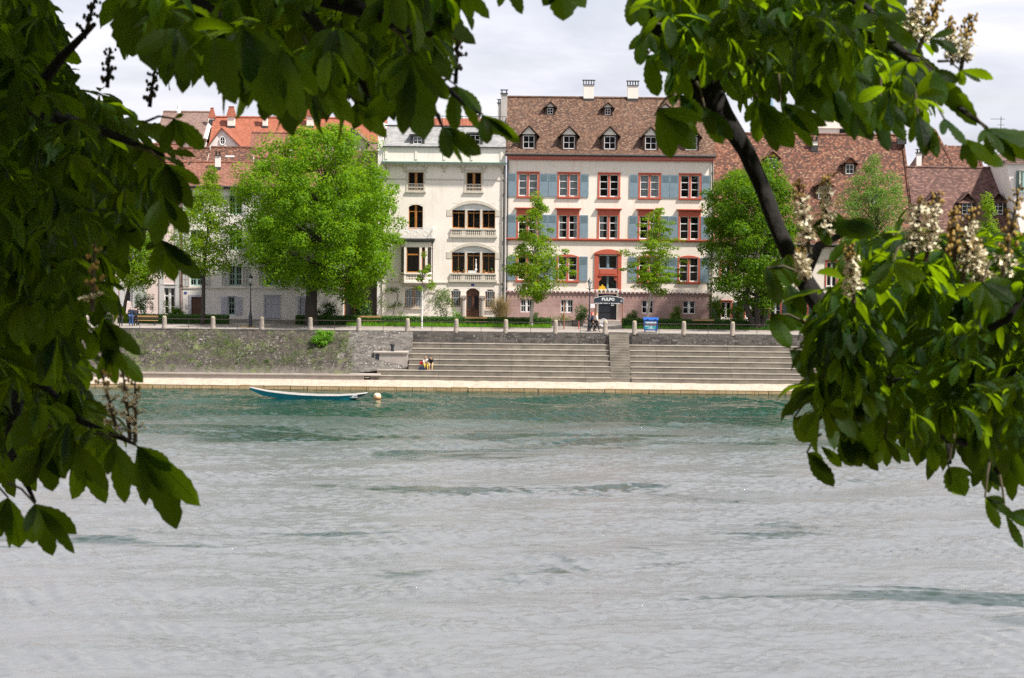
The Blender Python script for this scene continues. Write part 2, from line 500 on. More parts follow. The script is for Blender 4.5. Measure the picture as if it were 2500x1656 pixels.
# surrounding sheet
ext = [(-400, 18), (400, 18), (400, 80), (-400, 80)]
a0, a1 = X[0, 0], X[0, -1]; b0, b1 = X[-1, 0], X[-1, -1]
extra = [(-400, 18, 0), (a0, 18, 0), (a1, 18, 0), (400, 18, 0), (-400, 80, 0), (a0, 80, 0), (a1, 80, 0), (400, 80, 0), (-400, ys[-1], 0), (b0, ys[-1], 0), (b1, ys[-1], 0), (400, ys[-1], 0)]
V = np.vstack([V, np.array(extra)])
Q = np.vstack([Q, np.array([(0, 1, 5, 4), (1, 2, 6, 5), (2, 3, 7, 6), (4, 5, 9, 8), (6, 7, 11, 10)]) + k])
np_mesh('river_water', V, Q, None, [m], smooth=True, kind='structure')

# ------------------------------------------------------------------ far ground
mb = MB()
mb.quad((-600, 210.9, ZP - .02), (600, 210.9, ZP - .02), (600, 3000, ZP - .02), (-600, 3000, ZP - .02))
mb.build('ground', mt['road'], kind='structure')
mb = MB(); mb.box(-120, 120, 210.75, 219.5, ZP - .3, ZP)
mb.build('promenade_path', mt['path'], kind='structure')
mb = MB(); mb.box(-400, 400, 203.6, 230, -3, -.6)
mb.build('riverbed', mt['soil'], kind='structure')

# near bank (below and behind the camera, out of the photograph)
mb = MB()
mb.prismx([(-40, -3), (30, -3), (30, -.4), (22, .5), (9, 7), (2.6, 9), (2.5, 17.4), (-40, 17.4)], -60, 60)
mb.build('near_bank', mt['soil'], kind='structure')

# ------------------------------------------------------------------ embankment
def xat(u, v=880, Y=207): return at(u, v, Y).x
x_split = xat(905)          # stepped part begins
# stone apron
m, nt = new_mat('pale river apron'); n = N(nt)
pos = n.add('ShaderNodeNewGeometry').outputs['Position']
sep = n.add('ShaderNodeSeparateXYZ', Vector=pos)
c = n.mix(n.noise(pos, 1.3, 6, .6), (.50, .42, .34), (.32, .265, .21))
spots = n.ramp(n.noise(n.scl(pos, 1, 1, 2.5), 2.2, 6, .65), [(.55, (0, 0, 0)), (.66, (1, 1, 1))])
c = n.mix(n.math('MULTIPLY', spots, .7), c, (.17, .14, .08))
drp = n.ramp(n.noise(n.scl(pos, 1.6, .3, .5), 1.0, 6, .6), [(.45, (0, 0, 0)), (.7, (1, 1, 1))])
c = n.mix(n.math('MULTIPLY', drp, .5), c, (.30, .25, .20))
jt = n.math('LESS_THAN', n.math('FRACT', n.math('ADD', n.math('DIVIDE', sep.outputs[0], 2.3), n.math('MULTIPLY', n.noise(pos, .8, 3), .25))), .012)
c = n.mix(n.math('MULTIPLY', jt, .6), c, (.15, .12, .09))
mud = n.ramp(n.math('ADD', sep.outputs[2], n.math('MULTIPLY', n.noise(n.scl(pos, .5, 1, 1), 1, 5), .22)), [(.22, (1, 1, 1)), (.42, (0, 0, 0))])
c = n.mix(n.math('MULTIPLY', mud, .85), c, (.34, .21, .09))
n.out(n.pbr(c, .9, n.bump(n.noise(pos, 5, 6, .7), .5, .03)))
mt['apron'] = m
mt['quay'] = block_mat('ochre quay blocks', (.42, .29, .15), (.52, .38, .22), (.10, .07, .03), 1.1, .26, .035, .6, (.28, .18, .06), .6)
seg = 260
xs = np.linspace(XL, XR, seg + 1)
def strip(name, prof, x0, x1, mat, nx, amp=0.0, freq=.8, **tags):
    """sheet over profile [(y,z)] from x0 to x1 with a rough relief"""
    prof2 = []
    for (a, b) in zip(prof[:-1], prof[1:]):
        L = math.hypot(b[0] - a[0], b[1] - a[1]); kk = max(1, int(L / .25)) if amp else 1
        for i in range(kk): prof2.append((a[0] + (b[0] - a[0]) * i / kk, a[1] + (b[1] - a[1]) * i / kk))
    prof2.append(prof[-1])
    P = np.array(prof2); xx = np.linspace(x0, x1, nx)
    V = np.zeros((len(P), nx, 3)); V[:, :, 0] = xx; V[:, :, 1] = P[:, 0:1]; V[:, :, 2] = P[:, 1:2]
    if amp:
        r = rng.normal(size=(len(P), nx)); s = r.copy()
        for _ in range(2):
            s = (s + np.roll(s, 1, 1) + np.roll(s, -1, 1) + np.roll(s, 1, 0) + np.roll(s, -1, 0)) / 5
        s[0] *= .3; s[-1] *= .3
        V[:, :, 2] += s * amp; V[:, :, 1] -= s * amp * .8
    i0 = (np.arange(len(P) - 1)[:, None] * nx + np.arange(nx - 1)[None, :]).ravel()
    Q = np.stack([i0, i0 + 1, i0 + 1 + nx, i0 + nx], 1)
    d = np.concatenate([[0], np.cumsum(np.hypot(*np.diff(P, axis=0).T))])
    uv = np.stack([np.broadcast_to(xx, (len(P), nx)), np.broadcast_to(d[:, None], (len(P), nx))], -1).reshape(-1, 2)
    return np_mesh(name, V.reshape(-1, 3), Q, uv, [mat], smooth=bool(amp), **tags)
strip('stone_apron', [(202.1, .33), (203.4, .55), (204.6, .75), (207, .8)], XL, XR, mt['apron'], 300, .05, kind='structure')
mb = MB()
x = XL
while x < XR:
    w_ = rnd.uniform(.8, 1.5)
    mb.box(x, x + w_ - .03, 201.95 + rnd.uniform(-.05, .04), 203, -.5, .335 + rnd.uniform(-.03, .03)); x += w_
mb.build('quay_edge_wall', mt['quay'], label='low course of ochre quay stones right at the waterline', cat='quay wall')

# sloped revetment, left part
m, nt = new_mat('mossy rubble revetment'); n = N(nt)
pos = n.add('ShaderNodeNewGeometry').outputs['Position']
sep = n.add('ShaderNodeSeparateXYZ', Vector=pos)
a = n.noise(pos, 4.5, 9, .75)
c = n.ramp(a, [(.42, (.014, .011, .009)), (.51, (.045, .036, .029)), (.575, (.12, .10, .085)), (.65, (.44, .40, .36))])
dk = n.ramp(n.noise(n.scl(pos, .5, .3, .3), 1.0, 5, .6), [(.38, (0, 0, 0)), (.56, (1, 1, 1))])
c = n.mix(n.math('MULTIPLY', dk, .75), c, (.045, .036, .028))
topd = n.ramp(sep.outputs[2], [(.0, (0, 0, 0)), (1, (1, 1, 1))])
low = n.ramp(n.math('DIVIDE', sep.outputs[2], 4.5), [(.25, (1, 1, 1)), (.40, (0, 0, 0))])
c = n.mix(n.math('MULTIPLY', low, .6), c, (.17, .145, .125))
ms = n.math('MULTIPLY', n.ramp(n.noise(pos, 1.1, 8, .7), [(.52, (0, 0, 0)), (.60, (1, 1, 1))]), n.ramp(n.noise(n.scl(pos, .12, .3, .4), 1.0, 3), [(.42, (0, 0, 0)), (.55, (1, 1, 1))]))
c = n.mix(n.math('MULTIPLY', ms, .8), c, (.09, .11, .03))
n.out(n.pbr(c, .95, n.bump(n.noise(pos, 6, 8, .75), .9, .06)))
mt['rubble'] = m
x_rub = xat(862, 850, 208)
revet = empty('river_revetment', (xat(600), 207, .8), 'sloping mossy rubble stone bank left of the steps', 'embankment wall')
o = strip('slope', [(204.35, 1.16), (205, 1.5), (208, 3.1), (210.55, ZP + .02)], XL, x_rub, mt['rubble'], 420, .16); o.parent = revet
o.location = -wloc(revet)
mb = MB(); mb.box(XL, x_rub + 1.2, 204.2, 205.1, .5, 1.05); mb.box(XL, x_rub + 2.6, 204.1, 205.3, 1.05, 1.17)
mb.build('ledge', mt['concrete'], revet)
mb = MB(); mb.box(XL, x_rub + .3, 210.4, 210.95, ZP - .5, ZP + .03)
mb.build('coping', mt['masonry'], revet)
# transition masonry face
mb = MB()
xa, xb = x_rub, xat(1000, 850, 208)
mb.poly([(xa - .9, 204.6, 1.1), (xb + .2, 206.9, 1.6), (xb + .2, 210.45, ZP - .02), (xa + .4, 210.45, ZP + .02)])
mb.poly([(xa - .9, 204.6, 1.1), (xa + .4, 210.45, ZP + .02), (xa - .5, 210.45, ZP + .02), (xa - 1.9, 204.3, 1.1)])
mb.box(XL * 0 + xa, xb + .2, 210.45, 211, 1, ZP + .03)

m, nt = new_mat('lichen masonry'); n = N(nt)
val, fx, fy, _ = cells(n, .62, .21)
pos = n.add('ShaderNodeNewGeometry').outputs['Position']
c = n.mix(val, (.045, .04, .036), (.13, .115, .10))
li = n.ramp(n.noise(pos, 5.5, 6, .75), [(.56, (0, 0, 0)), (.62, (1, 1, 1))])
lb = n.ramp(n.noise(pos, .5, 3), [(.35, (.15, .15, .15)), (.6, (1, 1, 1))])
c = n.mix(n.math('MULTIPLY', li, n.math('MULTIPLY', lb, .85)), c, (.50, .46, .42))
br = n.ramp(n.noise(n.scl(pos, 2.5, 1, .3), .8, 5), [(.55, (0, 0, 0)), (.75, (1, 1, 1))])
c = n.mix(n.math('MULTIPLY', br, .5), c, (.22, .18, .15))
e = n.math('MAXIMUM', n.math('LESS_THAN', fx, .045), n.math('LESS_THAN', fy, .11))
c = n.mix(n.math('MULTIPLY', e, .4), c, (.2, .18, .16))
n.out(n.pbr(c, .95, n.bump(n.math('SUBTRACT', n.noise(pos, 8, 5, .7), e), .8, .03)))
mt['lichen_wall'] = m
mb.build('masonry_corner', mt['lichen_wall'], revet)

# steps with the narrow stair
NS, RH, TD = 7, .405, .9
Y0, Z0 = 204.3, .66
xs0 = xb
stair0, stair1 = xat(1490, 880, 207), xat(1539, 880, 207)
terr = empty('stone_steps', (xat(1500), 207, .6), 'wide grey concrete sitting steps down to the river', 'steps')
def step_run(mb, x0, x1, k0, k1):
    for i in range(k0, k1):
        y = Y0 + TD * i; z = Z0 + RH * i
        mb.box(x0, x1, y, y + TD + 1.2, z - .3, z + RH)
mb = MB()
x1 = xat(2900)
step_run(mb, xs0, stair0 - .0, 2, NS); step_run(mb, xat(920, 930, 205), stair0, 1, 2); step_run(mb, xat(905, 930, 205), stair0, 0, 1)
mb.build('sitting_steps', mt['steps'], terr, label='sitting steps left of the narrow stair')
mb = MB(); step_run(mb, stair1, x1, 0, NS)
mb.build('sitting_steps', mt['steps'], terr, label='sitting steps right of the narrow stair')
# pale worn nosings
mb = MB()
for i in range(NS):
    y = Y0 + TD * i; z = Z0 + RH * (i + 1)
    xl = xs0 if i > 1 else xat((905, 920)[i], 930, 205)
    mb.box(xl, stair0, y - .03, y + .24, z - .03, z + .012)
    mb.box(stair1, x1, y - .03, y + .24, z - .03, z + .012)
mt['nosing'] = M('worn step edge', (.46, .40, .33), (.28, .245, .20), 1.8, .9)
mb.build('step_edges', mt['nosing'], terr)
mb = MB()
ns2 = 19
yS, zS = Y0 + .1, .62
for i in range(ns2):
    y = yS + (210.9 - yS) * i / ns2; z = zS + (ZP - zS) * i / ns2
    mb.box(stair0 + .002, stair1 - .002, y, y + 1.4, z - .6, z + (ZP - zS) / ns2)
mb.build('narrow_stair', mt['steps'], terr)
mb = MB()
zt = Z0 + RH * NS; yt = Y0 + TD * NS
mb.box(stair0 - .28, stair0 - .003, yt + .3, 211, zt, ZP + .05); mb.build('stair_cheek', mt['concrete'], terr); mb = MB(); mb.box(stair1 + .003, stair1 + .28, yt + .3, 211, zt, ZP + .05)
mb.build('stair_cheek', mt['concrete'], terr)
# upper wall above the steps
mb = MB()
mb.box(xs0 - .1, stair0 - .29, 210.55, 211.05, zt - .2, ZP + .03); mb.box(stair1 + .29, x1, 210.55, 211.05, zt - .2, ZP + .03)
mb.build('retaining_wall', mt['lichen_wall'], label='dark lichen spotted masonry wall above the sitting steps', cat='retaining wall')

# landing block with mooring bollard
x0, x1_, z0, z1 = rect(914, 859, 995, 899, 207.0)
blk = empty('landing_block', ((x0 + x1_) / 2, 207, z0), 'square pale concrete landing block at the left end of the steps', 'concrete block')
mb = MB(); mb.box(x0, x1_, 206.9, 209.3, z0 - 1.2, z1 - .12); mb.box(x0 - .06, x1_ + .04, 206.8, 209.4, z1 - .12, z1)
mb.build('block', mt['concrete'], blk)
mb = MB(); mb.box(x0 + .1, x0 + .42, 206.86, 206.95, z1 - .75, z1 - .2)
mb.build('niche_plate', mt['black'], blk)
c = at(958, 858, 207.6)
mb = MB(); mb.lathe([(.16, 0), (.14, .1), (.13, .35), (.17, .48), (.2, .55), (.2, .62), (.15, .68), (.02, .7)], (c.x, 207.6, z1), 16)
mb.build('mooring_bollard', mt['black'], smooth=True, label='black iron mooring bollard standing on the landing block', cat='mooring bollard')
# ------------------------------------------------------------------ house tools
def wall(parent, x0, x1, z0, z1, holes, y, mat, depth=9.0, thick=.3, name='wall', roofgap=None, label=None):
    """front wall with real openings, side walls, back wall"""
    mb = MB()
    xs = sorted({x0, x1, *[h[0] for h in holes], *[h[1] for h in holes]})
    zs = sorted({z0, z1, *[h[2] for h in holes], *[h[3] for h in holes]})
    def inhole(x, z): return any(h[0] < x < h[1] and h[2] < z < h[3] for h in holes)
    for zi in range(len(zs) - 1):
        xi = 0
        while xi < len(xs) - 1:
            if inhole((xs[xi] + xs[xi + 1]) / 2, (zs[zi] + zs[zi + 1]) / 2): xi += 1; continue
            xj = xi
            while xj < len(xs) - 1 and not inhole((xs[xj] + xs[xj + 1]) / 2, (zs[zi] + zs[zi + 1]) / 2): xj += 1
            mb.quad((xs[xi], y, zs[zi]), (xs[xj], y, zs[zi]), (xs[xj], y, zs[zi + 1]), (xs[xi], y, zs[zi + 1]))
            xi = xj
    t = y + thick
    for (a, b, c, d) in holes:
        mb.quad((a, y, c), (a, t, c), (a, t, d), (a, y, d)); mb.quad((b, t, c), (b, y, c), (b, y, d), (b, t, d))
        mb.quad((a, y, d), (a, t, d), (b, t, d), (b, y, d)); mb.quad((a, t, c), (a, y, c), (b, y, c), (b, t, c))
    yb = y + depth
    mb.quad((x0, yb, z0), (x0, y, z0), (x0, y, z1), (x0, yb, z1))
    mb.quad((x1, y, z0), (x1, yb, z0), (x1, yb, z1), (x1, y, z1))
    mb.quad((x1, yb, z0), (x0, yb, z0), (x0, yb, z1), (x1, yb, z1))
    o = mb.build(name, mat, parent, label=label)
    if holes:
        mb = MB(); mb.box(x0 + .05, x1 - .05, y + 1.1, y + 1.2, z0, z1 - .05)
        mb.build('interior', mt['interior'], parent)
    return o

def arc(x0, x1, zb, rise, n=10):
    """points of a segmental arch from (x1,zb) over the top to (x0,zb)"""
    c = (x0 + x1) / 2; hw = (x1 - x0) / 2
    Rr = (hw * hw + rise * rise) / (2 * rise); cz = zb + rise - Rr
    a = math.asin(min(1, hw / Rr))
    return [(c + Rr * math.sin(a - 2 * a * i / n), cz + Rr * math.cos(a - 2 * a * i / n)) for i in range(n + 1)]

_wc = {}
def window(parent, xc, z0, w, h, y, style='plain', **k):
    """window part: casement frame; children: surround, pane, sill, curtain, shutters"""
    key = (parent.name if False else '', style, round(w, 2), round(h, 2), tuple(sorted((a, str(b)) for a, b in k.items())))
    if key not in _wc: _wc[key] = win_parts(w, h, style, **k)
    root = None
    for name, me, isroot, lx in _wc[key]:
        if isroot: root = link(name, me, parent, Vector((xc, y, z0)) - wloc(parent))
    for name, me, isroot, lx in _wc[key]:
        if not isroot: link(name, me, root, Vector((lx, 0, 0)))
    return root

def win_parts(w, h, style, frame='white', sur=None, sw=.17, nl=2, mull=.12, mullmat=None, bars=(.36, .68), cur=None,
              shut=None, shw=.78, sill=None, arch=0, wallmat=None, vb=0, lintel=0, fw=.07, inset=.13, shopen=True, grille=False, bal=False):
    P = []
    hw = w / 2
    fm = mt[frame]
    mb = MB(); I = inset
    def bar(a, b, c, d, m=0, y0=None, y1=None): mb.box(a, b, y0 if y0 is not None else I, y1 if y1 is not None else I + .06, c, d, m)
    lw = (w - mull * (nl - 1)) / nl
    mm = 1 if mullmat else 0
    for i in range(nl):
        a = -hw + i * (lw + mull); b = a + lw
        bar(a, a + fw, 0, h); bar(b - fw, b, 0, h); bar(a + fw, b - fw, 0, fw * 1.4); bar(a + fw, b - fw, h - fw, h)
        for q in bars:
            t = fw * (.8 if q < .6 else 1.1)
            bar(a + fw, b - fw, h * q - t / 2, h * q + t / 2, 0, I + .004, I + .055)
        for q in range(vb):
            xx = a + (b - a) * (q + 1) / (vb + 1); bar(xx - .018, xx + .018, fw, h - fw, 0, I + .008, I + .05)
        if i < nl - 1: bar(b, b + mull, 0, h, mm, .02 if mullmat else I - .03, I + .1)
    mats = [fm] + ([mt[mullmat]] if mullmat else [])
    P.append(('window', mb.mesh('window', mats), True, 0))
    if sur:
        mb = MB(); p = -.05
        top = h + arch * 0
        mb.box(-hw - sw, -hw, p, .06, -.0, h); mb.box(hw, hw + sw, p, .06, -.0, h)
        if arch:
            a = arc(-hw - sw, hw + sw, h, arch, 12); b = [(-hw, h), (hw, h)]
            mb.prism([(-hw - sw, h)] + [(hw + sw, h)] + a[1:-1], p, .06)
        elif lintel:
            mb.box(-hw - sw, hw + sw, p, .06, h, h + lintel)
            mb.box(-hw - sw - .12, hw + sw + .12, p - .14, .02, h + lintel, h + lintel + .07)
            mb.box(-hw - sw - .18, hw + sw + .18, p - .2, .02, h + lintel + .07, h + lintel + .14)
        else:
            mb.box(-hw - sw, hw + sw, p, .06, h, h + sw)
            mb.box(-hw - sw - .04, hw + sw + .04, p - .05, .02, h + sw, h + sw + .05)
        P.append(('surround', mb.mesh('surround', mt[sur]), False, 0))
    if arch and wallmat:
        mb = MB()
        a = arc(-hw, hw, h - arch, arch, 12)
        k = len(a) // 2
        mb.prism([(hw, h - arch)] + [(hw, h + .0)] + [(a[k][0], h)] + a[k:0:-1][:-1] if False else [(hw, h - arch), (hw, h), (0, h)] + list(reversed(a[1:k])), -.0 + .01, .28)
        mb.prism([(-hw, h), (-hw, h - arch)] + list(reversed(a[k + 1:-1])) + [(0, h)], .01, .28)
        P.append(('arch_head', mb.mesh('arch_head', mt[wallmat]), False, 0))
    if sill:
        mb = MB(); mb.box(-hw - sw - .05, hw + sw + .05, -.14, .1, -.16, 0); mb.box(-hw - sw, hw + sw, -.06, .08, -.22, -.16)
        P.append(('sill', mb.mesh('sill', mt[sill]), False, 0))
    mb = MB(); mb.quad((-hw, I + .045, 0), (hw, I + .045, 0), (hw, I + .045, h), (-hw, I + .045, h))
    P.append(('pane', mb.mesh('pane', mt['glass']), False, 0))
    if cur:
        for (a, b) in cur:
            mb = MB()
            n = max(3, int((b - a) * w / .07))
            for i in range(n):
                xa = -hw + w * (a + (b - a) * i / n); xb = -hw + w * (a + (b - a) * (i + 1) / n)
                ya, yb = I + .16 + .03 * (i % 2), I + .16 + .03 * ((i + 1) % 2)
                mb.quad((xa, ya, .05), (xb, yb, .05), (xb, yb, h - .04), (xa, ya, h - .04))
            P.append(('curtain', mb.mesh('curtain', mt['curtain']), False, 0))
    if shut:
        for s in (-1, 1):
            mb = MB()
            if shopen:
                off = hw + (sw if sur else .04) + .04
                a, b = (off, off + shw) if s > 0 else (-off - shw, -off)
                y0, y1 = -.075, -.02
            else:
                a, b = (.005, hw - .02) if s > 0 else (-hw + .02, -.005)
                y0, y1 = .03, .08
            if shut == 'blue':
                mb.box(a, b, y0, y1, -.03, h * .66); mb.box(a, b, y0, y1, h * .68, h + .03)
                mb.box(a + .015, b - .015, y0 + .02, y1, h * .66, h * .68)
                mb.box(a + .09, b - .09, y0 - .008, y1, h * .71, h - .06, 1)
                mats = [mt['bluegrey'], mt['bluedark']]
            elif shut == 'louvre':
                for (p, q) in ((a, a + .07), (b - .07, b), ((a + b) / 2 - .02, (a + b) / 2 + .02)): mb.box(p, q, y0, y1, -.02, h)
                for q in (0, .33, .66, .97): mb.box(a + .07, b - .07, y0 + .003, y1 - .003, h * q - .02, h * q + .06)
                zz = .08
                while zz < h - .08:
                    mb.quad((a + .07, y0 + .01, zz), (b - .07, y0 + .01, zz), (b - .07, y1, zz + .05), (a + .07, y1, zz + .05)); zz += .095
                mats = [mt['lou']]
            else:
                mb.box(a, b, y0, y1, -.02, h * .6 - .02); mb.box(a, b, y0, y1, h * .6, h)
                mb.box(a + .1, b - .1, y0 - .01, y0 + .02, .1, h * .6 - .14, 0); mb.box(a + .1, b - .1, y0 - .01, y0 + .02, h * .6 + .1, h - .12, 0)
                mats = [mt[shut]]
            P.append(('shutter', mb.mesh('shutter', mats), False, 0))
    if grille:
        mb = MB(); nb = int(w / .15)
        for i in range(1, nb): x = -hw + w * i / nb; mb.box(x - .012, x + .012, -.03, -.005, .05, h - .12)
        for q in (.06, .5, .9): mb.box(-hw, hw, -.04, -.0, h * q, h * q + .03)
        P.append(('grille', mb.mesh('grille', mt['whitemetal']), False, 0))
    if bal:
        mb = MB(); nb = int(w / .13)
        for i in range(nb + 1):
            x = -hw + w * i / nb; mb.box(x - .014, x + .014, -.05, -.02, .04, bal)
            if i < nb: mb.box(x + .03, x + w / nb - .03, -.045, -.025, bal * .45, bal * .6)
        mb.box(-hw, hw, -.065, -.01, bal, bal + .05); mb.box(-hw, hw, -.06, -.01, .02, .06)
        P.append(('balustrade', mb.mesh('balustrade', mt['stone_trim']), False, 0))
    return P

def gable_roof(parent, x0, x1, ye, ze, yr, zr, mat, thick=.18, over=.25, yback=None, name='roof', flare=0, label=None):
    """ridge along x. front eave (ye,ze), ridge (yr,zr)"""
    if yback is None: yback = 2 * yr - ye
    mb = MB()
    a, b = x0 - over, x1 + over
    if flare:
        yf, zf = ye + flare, ze + flare * .35
        pts = [(ye, ze), (yf, zf), (yr, zr)]
    else: pts = [(ye, ze), (yr, zr)]
    for (p, q) in zip(pts[:-1], pts[1:]):
        mb.quad((a, p[0], p[1]), (b, p[0], p[1]), (b, q[0], q[1]), (a, q[0], q[1]))
    mb.quad((b, yback, ze), (a, yback, ze), (a, yr, zr), (b, yr, zr))
    full = pts + [(yback, ze)]
    for x, fl in ((a, 0), (b, 1)):
        lo = [(y, z - thick) for y, z in full]
        for i in range(len(full) - 1):
            q = [(x, full[i][0], full[i][1]), (x, full[i + 1][0], full[i + 1][1]), (x, lo[i + 1][0], lo[i + 1][1]), (x, lo[i][0], lo[i][1])]
            mb.poly(q if fl == 0 else q[::-1])
    mb.quad((a, ye, ze - thick), (b, ye, ze - thick), (b, ye, ze), (a, ye, ze))
    # underside
    for (p, q) in zip(full[:-1], full[1:]):
        mb.quad((b, p[0], p[1] - thick), (a, p[0], p[1] - thick), (a, q[0], q[1] - thick), (b, q[0], q[1] - thick))
    r = mb.build(name, mat, parent, label=label)
    mb = MB(); mb.tube([(a, yr, zr + .02), (b, yr, zr + .02)], .13, 8)
    mb.build('ridge', mat, r)
    return r

def gable_ends(parent, x0, x1, yf, yr, yb, zb, zr, mat, drop=.2):
    mb = MB()
    for x in (x0 + .01, x1 - .01):
        mb.prismx([(yf, zb), (yb, zb), (yr, zr - drop)], x - .01, x + .01)
    return mb.build('gable_wall', mat, parent)

def roof_y(z, ye, ze, yr, zr): return ye + (yr - ye) * (z - ze) / (zr - ze)

def dormer(parent, xc, zb, w, h, gh, roofp, over=.42, small=False, face='cream', bars=(.5,), clad='brownboard', wf=.66, hipped=False, rm='tile_d'):
    """gabled dormer: xc centre, zb bottom of window, w window width, h window height, gh gable height"""
    ye, ze, yr, zr = roofp
    hw = w / 2 + .16
    yf = roof_y(zb - .05, *roofp) - .02
    zt = zb + h + .12
    ytop = roof_y(zt + gh + .1, *roofp)
    ym = roof_y(zt, *roofp)
    mb = MB()
    # cheeks
    for s in (-1, 1):
        x = s * hw + xc
        mb.prismx([(yf, zb - .05), (ym + .1, zt), (yf, zt)], x - .05, x + .05)
    mb.box(xc - hw, xc - w / 2, yf, yf + .1, zb - .1, zt); mb.box(xc + w / 2, xc + hw, yf, yf + .1, zb - .1, zt)
    mb.box(xc - hw, xc + hw, yf - .03, yf + .12, zb - .16, zb)
    mb.box(xc - hw, xc + hw, yf, yf + .1, zb + h, zt)
    d = mb.build('dormer', mt[clad], parent)
    # gable roof
    o = hw + over
    sl = gh / (hw + .0)
    zo = zt - over * sl * .6
    mb = MB(); t = .1; yo = yf - .28
    for s in (-1, 1):
        e = (xc + s * o, zo); r = (xc, zt + gh)
        yb_e = roof_y(zo, *roofp) + .2; yb_r = roof_y(zt + gh, *roofp) + .2
        q = [(e[0], yo, e[1] + t), (r[0], yo, r[1] + t), (r[0], yb_r, r[1] + t), (e[0], max(yb_e, yo + .05), e[1] + t)]
        mb.poly(q[::-1] if s < 0 else q)
        q = [(a, b, c - t) for a, b, c in q]; mb.poly(q)
        mb.poly([(e[0], yo, e[1]), (r[0], yo, r[1]), (r[0], yo, r[1] + t), (e[0], yo, e[1] + t)])
        mb.poly([(e[0], yo, e[1]), (e[0], yo, e[1] + t), (e[0], max(yb_e, yo + .05), e[1] + t), (e[0], max(yb_e, yo + .05), e[1])])
    mb.build('dormer_roof', mt[rm], d)
    mb = MB()
    if hipped: mb.poly([(xc - o, yo + .02, zo + .02), (xc + o, yo + .02, zo + .02), (xc, yf + .5, zt + gh)])
    else: mb.prism([(xc - hw * .92, zt + .02), (xc + hw * .92, zt + .02), (xc, zt + gh - .08)], yf + .02, yf + .12)
    mb.build('gable_panel', mt[rm if hipped else face], d)
    mb = MB()
    f = .055 if not small else .05
    a, b = xc - w / 2, xc + w / 2; y0, y1 = yf + .03, yf + .08
    mb.box(a, a + f, y0, y1, zb, zb + h); mb.box(b - f, b, y0, y1, zb, zb + h); mb.box(a + f, b - f, y0, y1, zb, zb + f * 1.3); mb.box(a + f, b - f, y0, y1, zb + h - f, zb + h)
    mb.box(xc - f * .4, xc + f * .4, y0 - .004, y1 + .004, zb + f, zb + h - f)
    for q in bars: mb.box(a + f, b - f, y0 + .003, y1 - .003, zb + h * q - f * .35, zb + h * q + f * .35)
    mb.build('window_frame', mt['white'], d)
    mb = MB(); mb.quad((a, yf + .06, zb), (b, yf + .06, zb), (b, yf + .06, zb + h), (a, yf + .06, zb + h))
    mb.build('pane', mt['glass'], d)
    mb = MB(); mb.quad((a, yf + .25, zb), (b, yf + .25, zb), (b, yf + .25, zb + h), (a, yf + .25, zb + h))
    mb.build('interior', mt['interior'], d)
    return d

def chimney(parent, x0, x1, y, z0, z1, mat='cream', cap='slats', d=.9, capmat='tile_m', name='chimney'):
    mb = MB(); mb.box(x0, x1, y, y + d, z0, z1)
    c = mb.build(name, mt[mat], parent)
    mb = MB(); mb.box(x0 - .05, x1 + .05, y - .05, y + d + .05, z0 - .3, z0 + .28)
    mb.build('flashing', mt['gutter'], c)
    mb = MB()
    if cap == 'slats':
        mb.box(x0 - .06, x1 + .06, y - .06, y + d + .06, z1, z1 + .06)
        nn = 5
        for i in range(nn):
            x = x0 + (x1 - x0) * i / (nn - 1)
            for yy in (y, y + d - .06): mb.box(x - .03, x + .03, yy, yy + .06, z1 + .06, z1 + .42)
        mb.box(x0 - .12, x1 + .12, y - .12, y + d + .12, z1 + .42, z1 + .5)
        mb.build('cowl', mt['gutter'], c)
    elif cap == 'hood':
        w = (x1 - x0)
        a = [(x0 - .12, y - .12), (x1 + .12, y - .12), (x1 + .12, y + d + .12), (x0 - .12, y + d + .12)]
        b = [(x0 + .12, y + .12), (x1 - .12, y + .12), (x1 - .12, y + d - .12), (x0 + .12, y + d - .12)]
        zt = z1 + .95
        for i in range(4):
            j = (i + 1) % 4
            mb.poly([(*a[i], z1), (*a[j], z1), (*b[j], zt), (*b[i], zt)])
        mb.box(x0 - .14, x1 + .14, y - .14, y + d + .14, z1 - .05, z1 + .02)
        mb.box(x0 + .08, x1 - .08, y + .08, y + d - .08, zt, zt + .06)
        mb.build('cap', mt['tile_o'], c)
    else:
        mb.box(x0 - .08, x1 + .08, y - .08, y + d + .08, z1, z1 + .1)
        for x in (x0 + .08, x1 - .08): mb.box(x - .05, x + .05, y + .05, y + d - .05, z1 + .1, z1 + .35)
        mb.box(x0 - .08, x1 + .08, y - .08, y + d + .08, z1 + .35, z1 + .42)
        mb.build('cap', mt['gutter'], c)
    return c

def pipe(parent, x, y, z0, z1, r=.06, mat='gutter'):
    mb = MB(); mb.tube([(x, y, z1), (x, y, z0)], r, 8)
    for z in np.arange(z0 + 1, z1, 2.2): mb.box(x - r - .02, x + r + .02, y - r, y + r + .1, z, z + .05)
    return mb.build('downpipe', mt[mat], parent)

def baluster_run(mb, x0, x1, y, z0, z1, n, d=.16):
    for i in range(n):
        x = x0 + (x1 - x0) * (i + .5) / n; h = z1 - z0
        mb.lathe([(.05, 0), (.05, .06), (.03, .1), (.065, h * .35), (.03, h * .7), (.05, h * .9), (.05, h)], (x, y, z0), 6)

